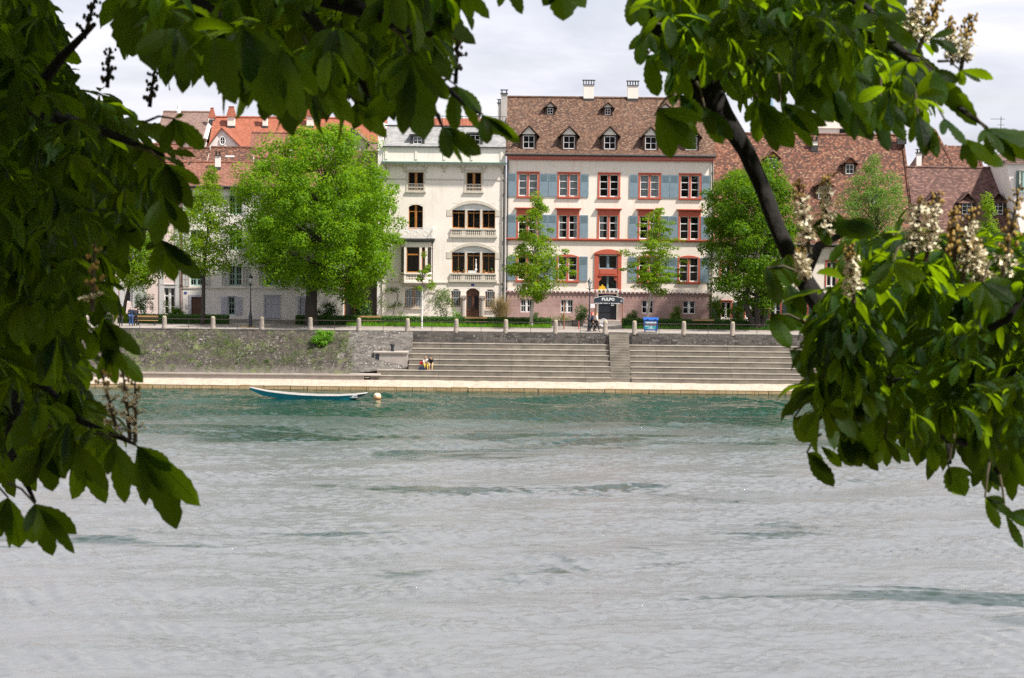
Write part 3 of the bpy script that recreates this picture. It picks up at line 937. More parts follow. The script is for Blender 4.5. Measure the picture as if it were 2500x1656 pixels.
# ================================================================== HOUSE D (red trimmed)
def Xu(u, v, Y=YF): return at(u, v, Y).x
def Zv(v, u, Y=YF): return at(u, v, Y).z
xl, xr = Xu(1236, 560), Xu(1740, 560)
zE = Zv(382, 1490); zPl = Zv(713, 1490)
D = empty('house', ((xl + xr) / 2, YF, ZP), 'cream four storey house with red window surrounds, blue shutters and pink stone base', 'house')
cols = [rect(u0, 421, u1, 484, YF)[:2] for u0, u1 in ((1262, 1316.5), (1361, 1415.5), (1459.5, 1514), (1558.5, 1613), (1657.5, 1712))]
cx = [(a + b) / 2 for a, b in cols]
sp = (cx[4] - cx[0]) / 4
cx = [cx[0] + sp * i for i in range(5)]
mid = 1488
W = 2.09 - .34
r1 = (Zv(481, mid), Zv(427, mid)); r2 = (Zv(583, mid), Zv(527, mid)); r3 = (Zv(686, mid), Zv(628, mid))
holes = []
for i, x in enumerate(cx):
    holes.append((x - W / 2, x + W / 2, *r1)); holes.append((x - W / 2, x + W / 2, *r2))
    if i != 2: holes.append((x - W / 2, x + W / 2, *r3))
px0, px1 = Xu(1462, 660), Xu(1506, 660)
pz = [Zv(v, mid) for v in (657, 624, 710, 674)]      # upper window bottom/top, lower window bottom/top
holes += [(px0, px1, pz[0], pz[1]), (px0, px1, pz[2], pz[3])]
wall(D, xl, xr, zPl, zE, holes, YF, mt['cream_d'], 10)
curt = [[(0, .42), (.5, .92)], [(.02, .45), (.55, .98)], None, [(.02, .45), (.54, .98)], [(.9, .98)]]
cur2 = [None, [(.02, .2), (.8, .96)], [(.02, .24), (.85, .98)], None, None]
for i, x in enumerate(cx):
    sh = None if i == 2 else 'blue'
    window(D, x, r1[0], W, r1[1] - r1[0], YF, sur='red', mullmat='red', mull=.17, cur=curt[i], shut=sh, sill='red')
    window(D, x, r2[0], W, r2[1] - r2[0], YF, sur='red', mullmat='red', mull=.17, cur=cur2[i], shut=sh, lintel=.55)
    if i != 2:
        window(D, x, r3[0], W, r3[1] - r3[0], YF, sur='red', mullmat='red', mull=.17, shut=sh, arch=.22, sill='red', bars=(.4, .66))
# string course
mb = MB(); z = r2[0]
mb.box(xl, xr, YF - .2, YF + .02, z - .12, z - .0); mb.box(xl, xr, YF - .13, YF + .02, z - .24, z - .12)
mb.build('string_course', mt['red'], D)
# portal
mb = MB()
pa, pb = px0 - .42, px1 + .42
zt = Zv(618, mid)
mb.box(pa, px0 - .1, YF - .09, YF + .05, zPl + .02, zt - .15); mb.box(px1 + .1, pb, YF - .09, YF + .05, zPl + .02, zt - .15)
mb.box(px0 - .1, px0, YF - .05, YF + .05, zPl + .02, zt - .15); mb.box(px1, px1 + .1, YF - .05, YF + .05, zPl + .02, zt - .15)
mb.prism([(pa, zt - .15), (pb, zt - .15)] + arc(pa, pb, zt - .12, .36)[0:], YF - .09, YF + .05)
mb.prism([(pa - .08, zt - .1), (pb + .08, zt - .1)] + arc(pa - .08, pb + .08, zt - .02, .38)[0:], YF - .16, YF - .02)
mb.box(px0, px1, YF - .06, YF + .05, pz[3], pz[0])
mb.box(px0 - .08, px1 + .08, YF - .13, YF - .05, pz[3] + .02, pz[3] + .1); mb.box(px0 + .1, px1 - .1, YF - .09, YF - .05, pz[3] + .18, pz[0] - .1)
# ogee corner pieces of the lower opening
for s in (-1, 1):
    e = px0 if s < 0 else px1
    P = [(0, 0), (0, -.55), (.06, -.5), (.1, -.42), (.2, -.36), (.24, -.24), (.31, -.12), (.33, 0)]
    poly = [(e - s * a, pz[3] + b) for a, b in P]
    if s < 0: mb.prism(poly, YF - .04, YF + .1)
    else: mb.prism(poly[::-1], YF - .04, YF + .1)
mb.build('portal', mt['red'], D)
window(D, (px0 + px1) / 2, pz[0], px1 - px0, pz[1] - pz[0], YF, frame='bluegrey', mull=.12, bars=(), inset=.16)
window(D, (px0 + px1) / 2, pz[2], px1 - px0, pz[3] - pz[2], YF, frame='bluegrey', mull=.12, bars=(), inset=.16, fw=.04)
# plinth
bx = [rect(u0, 733, u1, 765, YF - .12)[:2] for u0, u1 in ((1271, 1299), (1369, 1399), (0, 1), (1567, 1595), (1667, 1697))]
bz = (Zv(765, mid), Zv(733, mid))
ph = [(a, b, *bz) for i, (a, b) in enumerate(bx) if i != 2]
dz0, dz1 = ZP + .35, Zv(718, mid)
ph.append((px0, px1, dz0, dz1))
yp = YF - .12
o = wall(D, xl, xr, ZP - .1, zPl - .02, ph, yp, mt['sandstone'], 10.0, .4, name='plinth')
for i, (a, b) in enumerate(bx):
    if i != 2: window(D, (a + b) / 2, bz[0], b - a, bz[1] - bz[0], yp, frame='white', mull=.1, bars=(.5,), vb=1 if i < 2 else 0)
mb = MB(); mb.box(xl, px0 - .25, yp - .1, YF + .02, zPl - .12, zPl + .02); mb.box(px1 + .25, xr, yp - .1, YF + .02, zPl - .12, zPl + .02)
mb.build('plinth_cornice', mt['sandstone'], D)
mb = MB(); mb.box(px0 - .18, px0, yp - .06, yp + .02, ZP, dz1); mb.box(px1, px1 + .18, yp - .06, yp + .02, ZP, dz1); mb.box(px0 - .35, px1 + .35, yp - .7, yp - .001, ZP - .05, ZP + .33)
mb.build('door_step', mt['concrete'], D)
mb = MB(); mb.box(px0, px1, yp + .25, yp + .32, dz0, dz1)
for i in (1, 2, 3): mb.box(px0 + .02, px1 - .02, yp + .22, yp + .251, dz0 + i * .7, dz0 + i * .7 + .04)
mb.build('door', mt['black'], D, label='black double door under the banner')
# eaves
mb = MB(); mb.box(xl - .05, xr + .05, YF - .42, YF + .3, zE - .1, zE + .06); mb.box(xl, xr, YF - .2, YF + .02, zE - .42, zE - .1); mb.box(xl, xr, YF - .34, YF - .18, zE - .28, zE - .1)
mb.build('eaves_board', mt['red_pink'], D)
mb = MB(); mb.tube([(xl - .2, YF - .56, zE + .1), (xr + .2, YF - .56, zE + .1)], .1, 8)
mb.build('gutter', mt['gutter'], D)
pipe(D, xr - .1, YF - .12, ZP, zE); pipe(D, xl + .1, YF - .12, ZP, zE)
yrD = YF + 6.4; zrD = at(1490, 240, yrD).z
zeD = zE + .14
rp = (YF - .5, zeD, yrD, zrD)
roofD = gable_roof(D, xl, xr, YF - .5, zeD, yrD, zrD, mt['tile_d'], over=.15, flare=.9)
rp2 = (YF + .4, zeD + .9 * .35, yrD, zrD)
gable_ends(D, xl, xr, YF, yrD, 2 * yrD - YF, zE, zrD, mt['cream_d'], .4)
for u in (1290.7, 1388.8, 1488, 1587.8, 1686.6):
    Yd = YF + 1.3
    a = at(u, 350, Yd)
    dormer(D, a.x, Zv(365, 1490, Yd), 1.05, 1.2, .78, rp2, over=.34)
for u in (1343, 1483.5, 1624):
    Yd = YF + 4.6
    a = at(u, 275, Yd)
    dormer(D, a.x, Zv(281, 1490, Yd), .52, .58, .45, rp2, over=.26, small=True)
for u0, u1, vb in ((1425, 1450, 208), (1532.6, 1558, 210)):
    Yc = yrD - .3
    a, b, z0, z1 = rect(u0, vb, u1, 240, Yc)
    chimney(roofD, a, b, Yc, z0 - .3, z1, 'cream', 'slats')
a, b, z0, z1 = rect(1223, 230, 1238, 310, YF + 4)
chimney(roofD, a, b, YF + 4, z0 - 1, z1, 'grey_pl', 'flat', 1.1)
o = chimney(roofD, a - .3, a - .0, YF + 4.1, z0 - 1, z1 - .9, 'grey_pl', 'flat', .8)

# pennant bunting across the plinth
bunt = MB()
def pennants(x0, x1, z, y, sag, n):
    bunt.tube([(x0 + (x1 - x0) * i / 12, y, z - sag * 4 * (i / 12) * (1 - i / 12)) for i in range(13)], .012, 4, 1)
    for i in range(n):
        t = (i + .5) / n; x = x0 + (x1 - x0) * t; zz = z - sag * 4 * t * (1 - t); hw = (x1 - x0) / n * .36
        bunt.poly([(x - hw, y - .01, zz), (x, y - .015, zz - .36), (x + hw, y - .01, zz)], 0)
zb = Zv(709, mid)
for k in range(6):
    xa = xl + .2 + (xr - xl - .6) * k / 6; xb_ = xl + .2 + (xr - xl - .6) * (k + 1) / 6
    pennants(xa, xb_, zb + .1, yp - .16, .04, 8)
bunt.build('pennant_bunting', [mt['white'], mt['white']], label='string of small white triangular pennants over the pink stone base', cat='bunting')
# yellow toy boat like cushion and white box on the portal sill
a = at(1470, 704, YF - .1)
mb = MB(); mb.box(a.x - .36, a.x + .36, YF - .15, YF + .12, pz[2] + .0, pz[2] + .26); mb.box(a.x - .26, a.x + .26, YF - .12, YF + .1, pz[2] + .26, pz[2] + .4); mb.box(a.x - .05, a.x + .1, YF - .05, YF + .05, pz[2] + .4, pz[2] + .55)
mt['yellow'] = M('yellow plastic', (.85, .48, .02), None, 5, .5)
mb.build('flower_box', mt['yellow'], label='yellow plastic box on the sill of the red portal window', cat='box')
a = at(1497, 706, YF - .1)
mb = MB(); mb.box(a.x - .45, a.x + .4, YF - .13, YF + .1, pz[2] + .001, pz[2] + .16); mb.box(a.x - .48, a.x + .43, YF - .15, YF + .12, pz[2] + .16, pz[2] + .2)
mb.build('planter_box', mt['white'], label='low white box beside the yellow one on the portal window sill', cat='box')

# ================================================================== HOUSE C (cream, slate mansard)
xl2, xr2 = Xu(934, 560), Xu(1232.5, 560)
mc = 1083
Cc = empty('house', ((xl2 + xr2) / 2, YF, ZP), 'cream townhouse with slate mansard roof, arched windows and corner oriel', 'house')
zC = Zv(398, mc)                # cornice
zA = Zv(361, mc)                # attic top
H = []
def hr(u0, v0, u1, v1, Y=YF):
    a, b, z0, z1 = rect(u0, v0, u1, v1, Y); return (a, b, z0, z1)
t1 = hr(997, 421, 1034, 466); t2 = hr(1139, 421.5, 1175, 467)
s1 = hr(997.5, 500, 1032.5, 560); s2 = hr(1104, 497.5, 1209, 558)
u2 = hr(1103, 601, 1209, 667)
oo = hr(984, 600, 1050, 664)
g1 = hr(989, 704, 1031, 751); g2 = hr(1102, 706, 1124.5, 750); gd = hr(1138, 704, 1170.5, 776); g3 = hr(1185, 707, 1208, 755)
gd = (gd[0], gd[1], ZP + .08, gd[3])
wall(Cc, xl2, xr2, ZP - .1, zC, [t1, t2, s1, s2, u2, oo, g1, g2, gd, g3], YF, mt['cream'], 9.5)
def wn(hh, **k): return window(Cc, (hh[0] + hh[1]) / 2, hh[2], hh[1] - hh[0], hh[3] - hh[2], YF, **k)
for tt in (t1, t2): wn(tt, frame='amber', sur='stone_trim', sw=.2, mull=.1, bars=(), sill='stone_trim', bal=.62, inset=.2)
wn(s1, frame='amber', sur=None, mull=.08, bars=(.72,), arch=.22, wallmat='cream', inset=.2)
# big arched triple windows
def triple(hh, blind, pots):
    x0, x1, z0, z1 = hh
    w = x1 - x0; xc = (x0 + x1) / 2
    ar = .62
    root = window(Cc, xc, z0, w, z1 - z0 - .52, YF, frame='amber', nl=3, mull=.2, mullmat='stone_trim', bars=(.8,), vb=1, inset=.32, fw=.07)
    mb = MB()
    A = arc(x0, x1, z1 - ar, ar, 14); k = 7
    mb.prism([(x1, z1 - ar), (x1, z1), (xc, z1)] + list(reversed(A[1:k])), YF + .01, YF + .29)
    mb.prism([(x0, z1), (x0, z1 - ar)] + list(reversed(A[k + 1:-1])) + [(xc, z1)], YF + .01, YF + .29)
    mb.build('arch_head', mt['cream'], Cc)
    mb = MB()
    Bq = arc(x0 - .28, x1 + .28, z1 - ar, ar + .32, 14); A2 = arc(x0, x1, z1 - ar, ar + .02, 14)
    for i in range(14): mb.prism([A2[i + 1], A2[i], Bq[i], Bq[i + 1]], YF - .03, YF + .005)
    for (p, q) in ((x0 - .5, x0 - .0), (x1, x1 + .5)): mb.box(p, q, YF - .035, YF + .004, z1 - ar - .55, z1 - ar + .05)
    mb.build('arch_trim', mt['stone_trim'], Cc)
    mb = MB(); mb.box(x0, x1, YF + .22, YF + .3, z1 - .56, z1 - .02); mb.box(x0, x1, YF + .16, YF + .24, z1 - .62, z1 - .52)
    mb.build('blind_box', mt['white'], Cc)
    # balustrade below
    zb = z0 - .62
    mb = MB()
    mb.box(x0 - .12, x1 + .12, YF - .16, YF + .1, z0 - .14, z0 - .003)
    mb.box(x0 - .2, x1 + .2, YF - .16, YF - .001, zb - .22, zb)
    secs = [(x0, x0 + w * .22), (x0 + w * .32, x0 + w * .68), (x0 + w * .78, x1)]
    for p, q in ((secs[0][1], secs[1][0]), (secs[1][1], secs[2][0]), (x0 - .12, x0), (x1, x1 + .12)): mb.box(p, q, YF - .12, YF - .002, zb, z0 - .14)
    for (p, q), nn in zip(secs, (5, 8, 5)): baluster_run(mb, p, q, YF - .08, zb, z0 - .14, nn)
    mb.build('balustrade', mt['stone_trim'], Cc)
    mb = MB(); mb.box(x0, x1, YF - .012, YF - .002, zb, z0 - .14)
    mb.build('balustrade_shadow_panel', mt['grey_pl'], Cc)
triple(s2, 0, 0); triple(u2, 0, 1)
# oriel bay
ox0, ox1 = Xu(977, 640), Xu(1055, 640)
oz0, oz1 = Zv(690, 1016), Zv(590, 1016)
yo = YF - .95
mb = MB()
pl = [(ox0, YF), (ox0 + .45, yo), (ox1 - .45, yo), (ox1, YF)]
def bayring(z0, z1, off=0.0):
    P = [(ox0 - off, YF), (ox0 + .45 - off * .6, yo - off), (ox1 - .45 + off * .6, yo - off), (ox1 + off, YF)]
    for (a, b) in zip(P[:-1], P[1:]): mb.quad((*a, z0), (*b, z0), (*b, z1), (*a, z1))
    mb.poly([(*p, z1) for p in P]); mb.poly([(*p, z0) for p in P[::-1]])
zs0 = Zv(665, 1016); zw1 = Zv(603, 1016)
bayring(oz0, oz0 + .18, .06); bayring(zs0 - .14, zs0, .05); bayring(zw1, oz1, 0)
bayring(oz0 + .18, oz0 + .26)
# mullion piers
for (a, b) in ((ox0, ox0 + .12), (ox0 + .40, ox0 + .62), (ox1 - .62, ox1 - .40), (ox1 - .12, ox1)):
    ya = YF - .12 if a in (ox0,) or b == ox1 else yo
    mb.box(a, b, ya, ya + .2, zs0, zw1)
    mb.box(a, b, ya, ya + .2, oz0 + .26, zs0 - .14)
mb.box(ox1 - 1.15, ox1 - .95, yo, yo + .15, zs0, zw1)
baluster_run(mb, ox0 + .62, ox1 - .62, yo + .07, oz0 + .26, zs0 - .14, 12); 
for s, xx in ((1, ox0), (-1, ox1)):
    for i in range(4):
        t = (i + .5) / 4; mb.lathe([(.05, 0), (.065, .15), (.03, .3), (.05, .42)], (xx + s * (.12 + .28 * t), YF - .1 - .8 * t, oz0 + .26), 6)
mb.poly([(ox0, YF - .02, oz0), (ox0 + .45, yo, oz0), (ox1 - .45, yo, oz0), (ox1, YF - .02, oz0)])
for a in (.0, 1.0):
    mb.poly([(ox0 + .5, yo + .1, oz0), (ox1 - .5, yo + .1, oz0), (ox1 - 1.0, YF - .01, oz0 - .45), (ox0 + 1.0, YF - .01, oz0 - .45)])
bay = mb.build('oriel', mt['cream'], Cc)
mb = MB()
mb.box(ox0 + .62, ox1 - 1.15, yo + .1, yo + .16, zw1 - .75, zw1 - .62); mb.box(ox0 + .62, ox1 - 1.15, yo + .1, yo + .16, zs0, zs0 + .1)
for x in (ox0 + .62, ox1 - 1.22, ox1 - .95, ox1 - .69): mb.box(x, x + .07, yo + .1, yo + .16, zs0, zw1)
mb.box(ox1 - .95, ox1 - .62, yo + .1, yo + .16, zw1 - .7, zw1 - .6)
mb.build('window_frame', mt['amber'], bay)
mb = MB(); 
P = [(ox0 + .03, YF), (ox0 + .48, yo + .12), (ox1 - .48, yo + .12), (ox1 - .03, YF)]
for (a, b) in zip(P[:-1], P[1:]): mb.quad((*a, zs0), (*b, zs0), (*b, zw1), (*a, zw1))
mb.build('pane', mt['glass'], bay)
mb = MB(); mb.box(ox0 - .15, ox1 + .2, yo - .15, YF - .003, oz1, oz1 + .14); mb.box(ox0 - .22, ox1 + .27, yo - .22, YF - .003, oz1 + .14, oz1 + .3)
bf = mb.build('balcony', mt['gutter'], Cc)
mb = MB()
bx0, bx1, by = ox0 - .02, ox1 + .06, yo - .05
zb0, zb1 = oz1 + .34, oz1 + 1.28
nb = 30
for i in range(nb + 1):
    x = bx0 + (bx1 - bx0) * i / nb; mb.box(x - .015, x + .015, by, by + .03, zb0, zb1)
for i in range(1, 8):
    for x in (bx0, bx1): y = by + (YF - by) * i / 8; mb.box(x - .015, x + .015, y, y + .03, zb0, zb1)
for z in (zb0 + .05, zb1 - .16, zb1):
    mb.box(bx0 - .02, bx1 + .02, by - .01, by + .04, z, z + .045)
    for x in (bx0, bx1): mb.box(x - .02, x + .02, by + .04, YF, z, z + .045)
for k in range(3):
    xc_ = bx0 + (bx1 - bx0) * (.2 + .3 * k)
    mb.tube([(xc_ + .22 * math.cos(a), by - .02, (zb0 + zb1) / 2 + .22 * math.sin(a)) for a in np.linspace(0, 6.28, 13)], .02, 4)
mb.build('railing', mt['whitemetal'], bf)
# cornice + brackets
mb = MB(); mb.box(xl2 - .1, xr2 + .1, YF - .62, YF + .2, zC - .12, zC + .0); mb.box(xl2 - .05, xr2 + .05, YF - .5, YF - .003, zC - .22, zC - .12)
for u in (946.5, 988.6, 1040.6, 1085, 1130, 1181, 1227):
    x = Xu(u, 410)
    mb.prismx([(YF - .45, zC - .23), (YF - .45, zC - .36), (YF - .18, zC - .55), (YF - .1, zC - .85), (YF - .005, zC - .9), (YF - .005, zC - .23)][::-1], x - .1, x + .1)
zb_ = Zv(437, mc)
mb.box(xl2, t1[0] - .22, YF - .05, YF - .002, zb_ - .1, zb_); mb.box(t1[1] + .22, t2[0] - .22, YF - .05, YF - .002, zb_ - .1, zb_); mb.box(t2[1] + .22, xr2, YF - .05, YF - .002, zb_ - .1, zb_)
mb.build('cornice', mt['stone_trim'], Cc)
mb = MB(); mb.box(xl2 - .15, xr2 + .15, YF - .72, YF - .6, zC - .03, zC + .09); mb.box(xl2 - .12, xr2 + .12, YF - .6, YF + .1, zC + .002, zC + .07)
mb.build('gutter', mt['copper'], Cc)
mb = MB(); mb.box(xl2, xr2, YF + .05, YF + .3, zC + .05, zA)
for u in (943, 1016, 1085, 1152, 1225): x = Xu(u, 375); mb.box(x - .12, x + .12, YF + .0, YF + .06, zC + .3, zA - .1)
mb.box(xl2 - .03, xr2 + .03, YF - .02, YF + .35, zA - .12, zA - .002)
mb.build('attic_wall', mt['cream'], Cc)
zM = Zv(309, mc, YF + 2.6)
mb = MB()
mb.quad((xl2, YF + .1, zA + .06), (xr2, YF + .1, zA + .06), (xr2 , YF + 2.6, zM), (xl2 + .25, YF + 2.6, zM))
mb.quad((xl2 + .25, YF + 2.6, zM), (xr2, YF + 2.6, zM), (xr2, YF + 9.5, zM), (xl2, YF + 9.5, zM))
mb.quad((xl2, YF + 9.5, zA), (xl2, YF + .1, zA), (xl2 + .25, YF + 2.6, zM), (xl2, YF + 9.5, zM))
mb.quad((xr2, YF + .1, zA), (xr2, YF + 9.5, zA), (xr2, YF + 9.5, zM), (xr2, YF + 2.6, zM))
rC = mb.build('mansard_roof', mt['slate'], Cc)
mb = MB(); mb.box(xl2 - .05, xr2 + .4, YF - .12, YF + .15, zA, zA + .12); mb.box(xl2, xr2, YF + 2.5, YF + 2.7, zM - .03, zM + .1)
mb.build('roof_gutter', mt['gutter'], rC)
for (u0, v0, u1, v1) in ((1009, 334, 1030, 359), (1148, 330, 1172, 360)):
    a, b, z0, z1 = rect(u0, v0, u1, v1, YF + .5)
    mb = MB(); mb.box(a - .25, a, YF + .45, YF + 2.4, z0 - .1, z1 + .1); mb.box(b, b + .25, YF + .45, YF + 2.4, z0 - .1, z1 + .1)
    mb.box(a - .35, b + .35, YF + .3, YF + 2.5, z1 + .1, z1 + .25)
    dd = mb.build('dormer', mt['gutter'], Cc)
    mb = MB(); c = (a + b) / 2
    for p, q in ((a, a + .06), (b - .06, b), (c - .03, c + .03)): mb.box(p, q, YF + .5, YF + .56, z0, z1)
    for z in (z0, (z0 + z1) / 2 + .1, z1 - .06): mb.box(a + .06, b - .06, YF + .505, YF + .555, z, z + .05)
    mb.build('window_frame', mt['white'], dd)
    mb = MB(); mb.quad((a, YF + .53, z0), (b, YF + .53, z0), (b, YF + .53, z1), (a, YF + .53, z1)); mb.build('pane', mt['glass'], dd)
    mb = MB(); mb.box(a, b, YF + .7, YF + .75, z0, z1); mb.build('curtain', mt['curtain'] if u0 < 1100 else mt['interior'], dd)
# terrace on the flat roof with red tiled hatch
a, b, z0, z1 = rect(1050, 289, 1182, 302, YF + 5)
mb = MB(); mb.quad((a, YF + 4.2, zM), (b, YF + 4.2, zM), (b, YF + 5.4, z1), (a, YF + 5.4, z1)); mb.quad((b, YF + 6.5, zM), (a, YF + 6.5, zM), (a, YF + 5.4, z1), (b, YF + 5.4, z1))
mb.build('rooflight_roof', mt['tile_o'], rC)
mb = MB()
for x in np.linspace(a, xr2, 24): mb.box(x - .015, x + .015, YF + 2.9, YF + 2.93, zM, zM + .95)
mb.box(a, xr2, YF + 2.88, YF + 2.94, zM + .95, zM + 1.0)
mb.build('roof_railing', mt['iron'], rC)
a, b, z0, z1 = rect(1160, 283, 1172, 300, YF + 5)
chimney(rC, a, b, YF + 5, z0 - .5, z1, 'sandstone', 'flat', .5)
# pilaster party walls
mb = MB(); a, b, z0, z1 = rect(924, 300, 934, 400, YF); mb.box(a - .05, xl2 - .004, YF + .1, YF + 9, ZP, z1)
mb.build('party_wall', mt['white_pl'], Cc)
pipe(Cc, xr2 - .12, YF - .14, ZP, zC - .1, .07)
pipe(Cc, ox1 + .02, YF - .1, oz0, oz1, .04)
# ground floor
zg = Zv(689, mc)
mb = MB(); mb.box(xl2, ox0 - .0, YF - .06, YF - .002, zg - .1, zg); mb.box(ox1, xr2, YF - .06, YF - .002, zg - .1, zg)
mb.build('string_course', mt['stone_trim'], Cc)
wn(g1, frame='amber', mull=.06, bars=(), nl=2, arch=.3, wallmat='cream', grille=True, sill='stone_trim', sw=.05, cur=[(.05, .95)], inset=.2)
wn(g2, frame='amber', mull=.05, bars=(), nl=1, arch=.25, wallmat='cream', grille=True, sw=.03, inset=.2)
wn(g3, frame='amber', mull=.05, bars=(), nl=1, arch=.25, wallmat='cream', grille=True, sill='stone_trim', sw=.03, inset=.2)
x0, x1, z0, z1 = gd
mb = MB(); mb.box(x0, x1, YF + .25, YF + .31, z0, z1)
for i in (0, 1):
    a = x0 + .1 + i * (x1 - x0) / 2; b = a + (x1 - x0) / 2 - .2
    mb.box(a, b, YF + .22, YF + .251, z0 + .15, z0 + .85)
mb.box((x0 + x1) / 2 - .04, (x0 + x1) / 2 + .04, YF + .2, YF + .252, z0, z1 - .6); mb.box(x0, x1, YF + .2, YF + .253, z0 + 1.0, z0 + 1.06); mb.box(x0, x1, YF + .2, YF + .253, z1 - .68, z1 - .6)
dr = mb.build('door', mt['wood'], Cc)
mb = MB()
for i in (0, 1):
    a = x0 + .14 + i * (x1 - x0) / 2; b = a + (x1 - x0) / 2 - .28
    mb.box(a, b, YF + .235, YF + .247, z0 + 1.15, z1 - .75)
mb.build('pane', mt['interior'], dr)
A = arc(x0, x1, z1 - .35, .35, 12); xc = (x0 + x1) / 2
mb = MB(); mb.prism([(x1, z1 - .35), (x1, z1), (xc, z1)] + list(reversed(A[1:6])), YF + .01, YF + .2); mb.prism([(x0, z1), (x0, z1 - .35)] + list(reversed(A[7:-1])) + [(xc, z1)], YF + .01, YF + .2)
mb.build('door_arch', mt['cream'], Cc)
for u in (1131, 1177.5):
    c = at(u, 740, YF); r = .21
    mb = MB(); mb.lathe([(r * 1.3, 0), (r * 1.3, .15), (r, .25), (r * .98, 1.2), (r * .9, 2.05), (r * .9, 2.1), (r * 1.2, 2.15), (r * 1.3, 2.3)], (c.x, YF - .16, ZP), 16)
    mb.box(c.x - .3, c.x + .3, YF - .42, YF - .003, ZP + 2.3, ZP + 2.5)
    mb.build('column', mt['concrete'], Cc, smooth=False)
a = at(1154, 696, YF)
mb = MB(); mb.box(a.x - .15, a.x + .15, YF - .03, YF - .003, a.z - .1, a.z + .1)
mt['signblue'] = M('enamel blue', (.03, .06, .3), None, 5, .35)
mb.build('number_plate', mt['signblue'], Cc)
# flower pots on the lower triple window sill
for i, (u, sc, pl) in enumerate(((963 / 1, 0, 0),) if False else ((1108.5, .75, 1), (1118, 1.1, 2), (1133, 1.0, 1), (1182, 1.1, 1), (1193, .7, 1), (1201.5, 1.0, 2))):
    c = at(u, 664, YF - .05)
    z = u2[2] + .0
    e = empty('flower_pot', (c.x, YF - .06, z - .001), ['small terracotta pot with low tuft, leftmost on the arched window sill', 'terracotta pot with tall spreading plant near the left end of the window sill',
              'terracotta pot just right of the left window pillar on the sill', 'terracotta pot just right of the second window pillar on the sill', 'smallest terracotta pot between two others on the sill right end',
              'rightmost terracotta pot with round green plant on the arched window sill'][i], 'flower pot', 'pots on the arched window sill')
    mb = MB(); mb.lathe([(.07 * sc, 0), (.11 * sc, .18 * sc), (.125 * sc, .18 * sc), (.125 * sc, .23 * sc), (.1 * sc, .23 * sc)], (c.x, YF - .06, z), 10)
    mb.build('pot', mt['wood_or'], e)
    mb = MB()
    for k in range(26 if pl == 2 else 14):
        a_ = rnd.uniform(0, 6.28); L = rnd.uniform(.12, .38 if pl == 2 else .2) * sc
        d = Vector((math.cos(a_) * .6, math.sin(a_) * .5, rnd.uniform(.5, 1))).normalized()
        p = Vector((c.x, YF - .06, z + .2 * sc)); q = p + d * L; s_ = Vector((-d.y, d.x, 0)).normalized() * .03
        mb.poly([p, p + d * L * .5 + s_, q, p + d * L * .5 - s_])
    mb.build('plant', 'x' and mt.setdefault('potplant', M('pot plant green', (.05, .12, .02), (.1, .2, .04), 8)), e)
# white sculpture on sill
c = at(1154, 661, YF - .02)
mb = MB(); z = u2[2]
mb.box(c.x - .42, c.x + .35, YF - .12, YF + .1, z, z + .22); mb.lathe([(.1, .22), (.13, .3), (.06, .45), (.08, .7), (.05, .9), (.03, 1.1), (.06, 1.25), (.01, 1.32)], (c.x + .3, YF - .02, z), 8)
mb.build('white_figurine', mt['white'], label='white figurine and box in the middle of the arched window sill', cat='figurine')

# ================================================================== HOUSE B (white with louvre shutters)
YB = YF
xl3, xr3 = Xu(446, 650), Xu(838, 650)
Bh = empty('house', ((xl3 + xr3) / 2, YB, ZP), 'long white house with pale louvred shutters and brown tiled roof behind the big tree', 'house')
mB = 600
zBe = Zv(458, mB)
holes = []; wins = []
for u in (480, 575, 665, 755):
    for (va, vb_) in ((650, 698), (562, 612), (478, 524)):
        a, b, z0, z1 = rect(u - 15.5, va, u + 15.5, vb_, YB); holes.append((a, b, z0, z1)); wins.append(((a + b) / 2, z0, b - a, z1 - z0, 0))
gw = rect(558, 725, 573, 769, YB); holes.append(gw)
gc = rect(647, 724, 681, 773, YB); holes.append(gc)
dB = rect(467, 725, 495, 775, YB); dB = (dB[0], dB[1], ZP + .1, dB[3]); holes.append(dB)
dB2 = rect(732, 728, 752, 775, YB); dB2 = (dB2[0], dB2[1], ZP + .1, dB2[3]); holes.append(dB2)
dB3 = rect(838 - 0, 0, 0, 0, YB) if False else None
wall(Bh, xl3, xr3, ZP - .1, zBe, holes, YB, mt['white_pl'], 10)
for i, (x, z, w_, h_, _) in enumerate(wins):
    window(Bh, x, z, w_, h_, YB, frame='greenframe', mull=.06, bars=(.33, .6), vb=1, shut='louvre', shw=.62)
window(Bh, (gw[0] + gw[1]) / 2, gw[2], gw[1] - gw[0], gw[3] - gw[2], YB, frame='greenframe', nl=1, bars=(.33, .66), vb=1, shut='lav', shw=.6, sur='lav', sw=.05)
window(Bh, (gc[0] + gc[1]) / 2, gc[2], gc[1] - gc[0], gc[3] - gc[2], YB, frame='lav', nl=2, bars=(), shut='lav', shopen=False, sur='lav', sw=.12, sill='lav')
for dd, mm in ((dB, 'wood'), (dB2, 'lav')):
    x0, x1, z0, z1 = dd
    mb = MB(); mb.box(x0, x1, YB + .15, YB + .2, z0, z1)
    for i in range(2):
        for j in range(3): a = x0 + .08 + i * (x1 - x0 - .1) / 2; mb.box(a, a + (x1 - x0) / 2 - .14, YB + .12, YB + .151, z0 + .12 + j * (z1 - z0) / 3, z0 + (j + 1) * (z1 - z0) / 3 - .08)
    dr = mb.build('door', mt[mm], Bh)
    mb = MB(); mb.box(x0 - .22, x0, YB - .05, YB + .05, z0, z1 + .2); mb.box(x1, x1 + .22, YB - .05, YB + .05, z0, z1 + .2); mb.box(x0, x1, YB - .05, YB + .05, z1, z1 + .2)
    mb.build('door_surround', mt['lav'], dr)
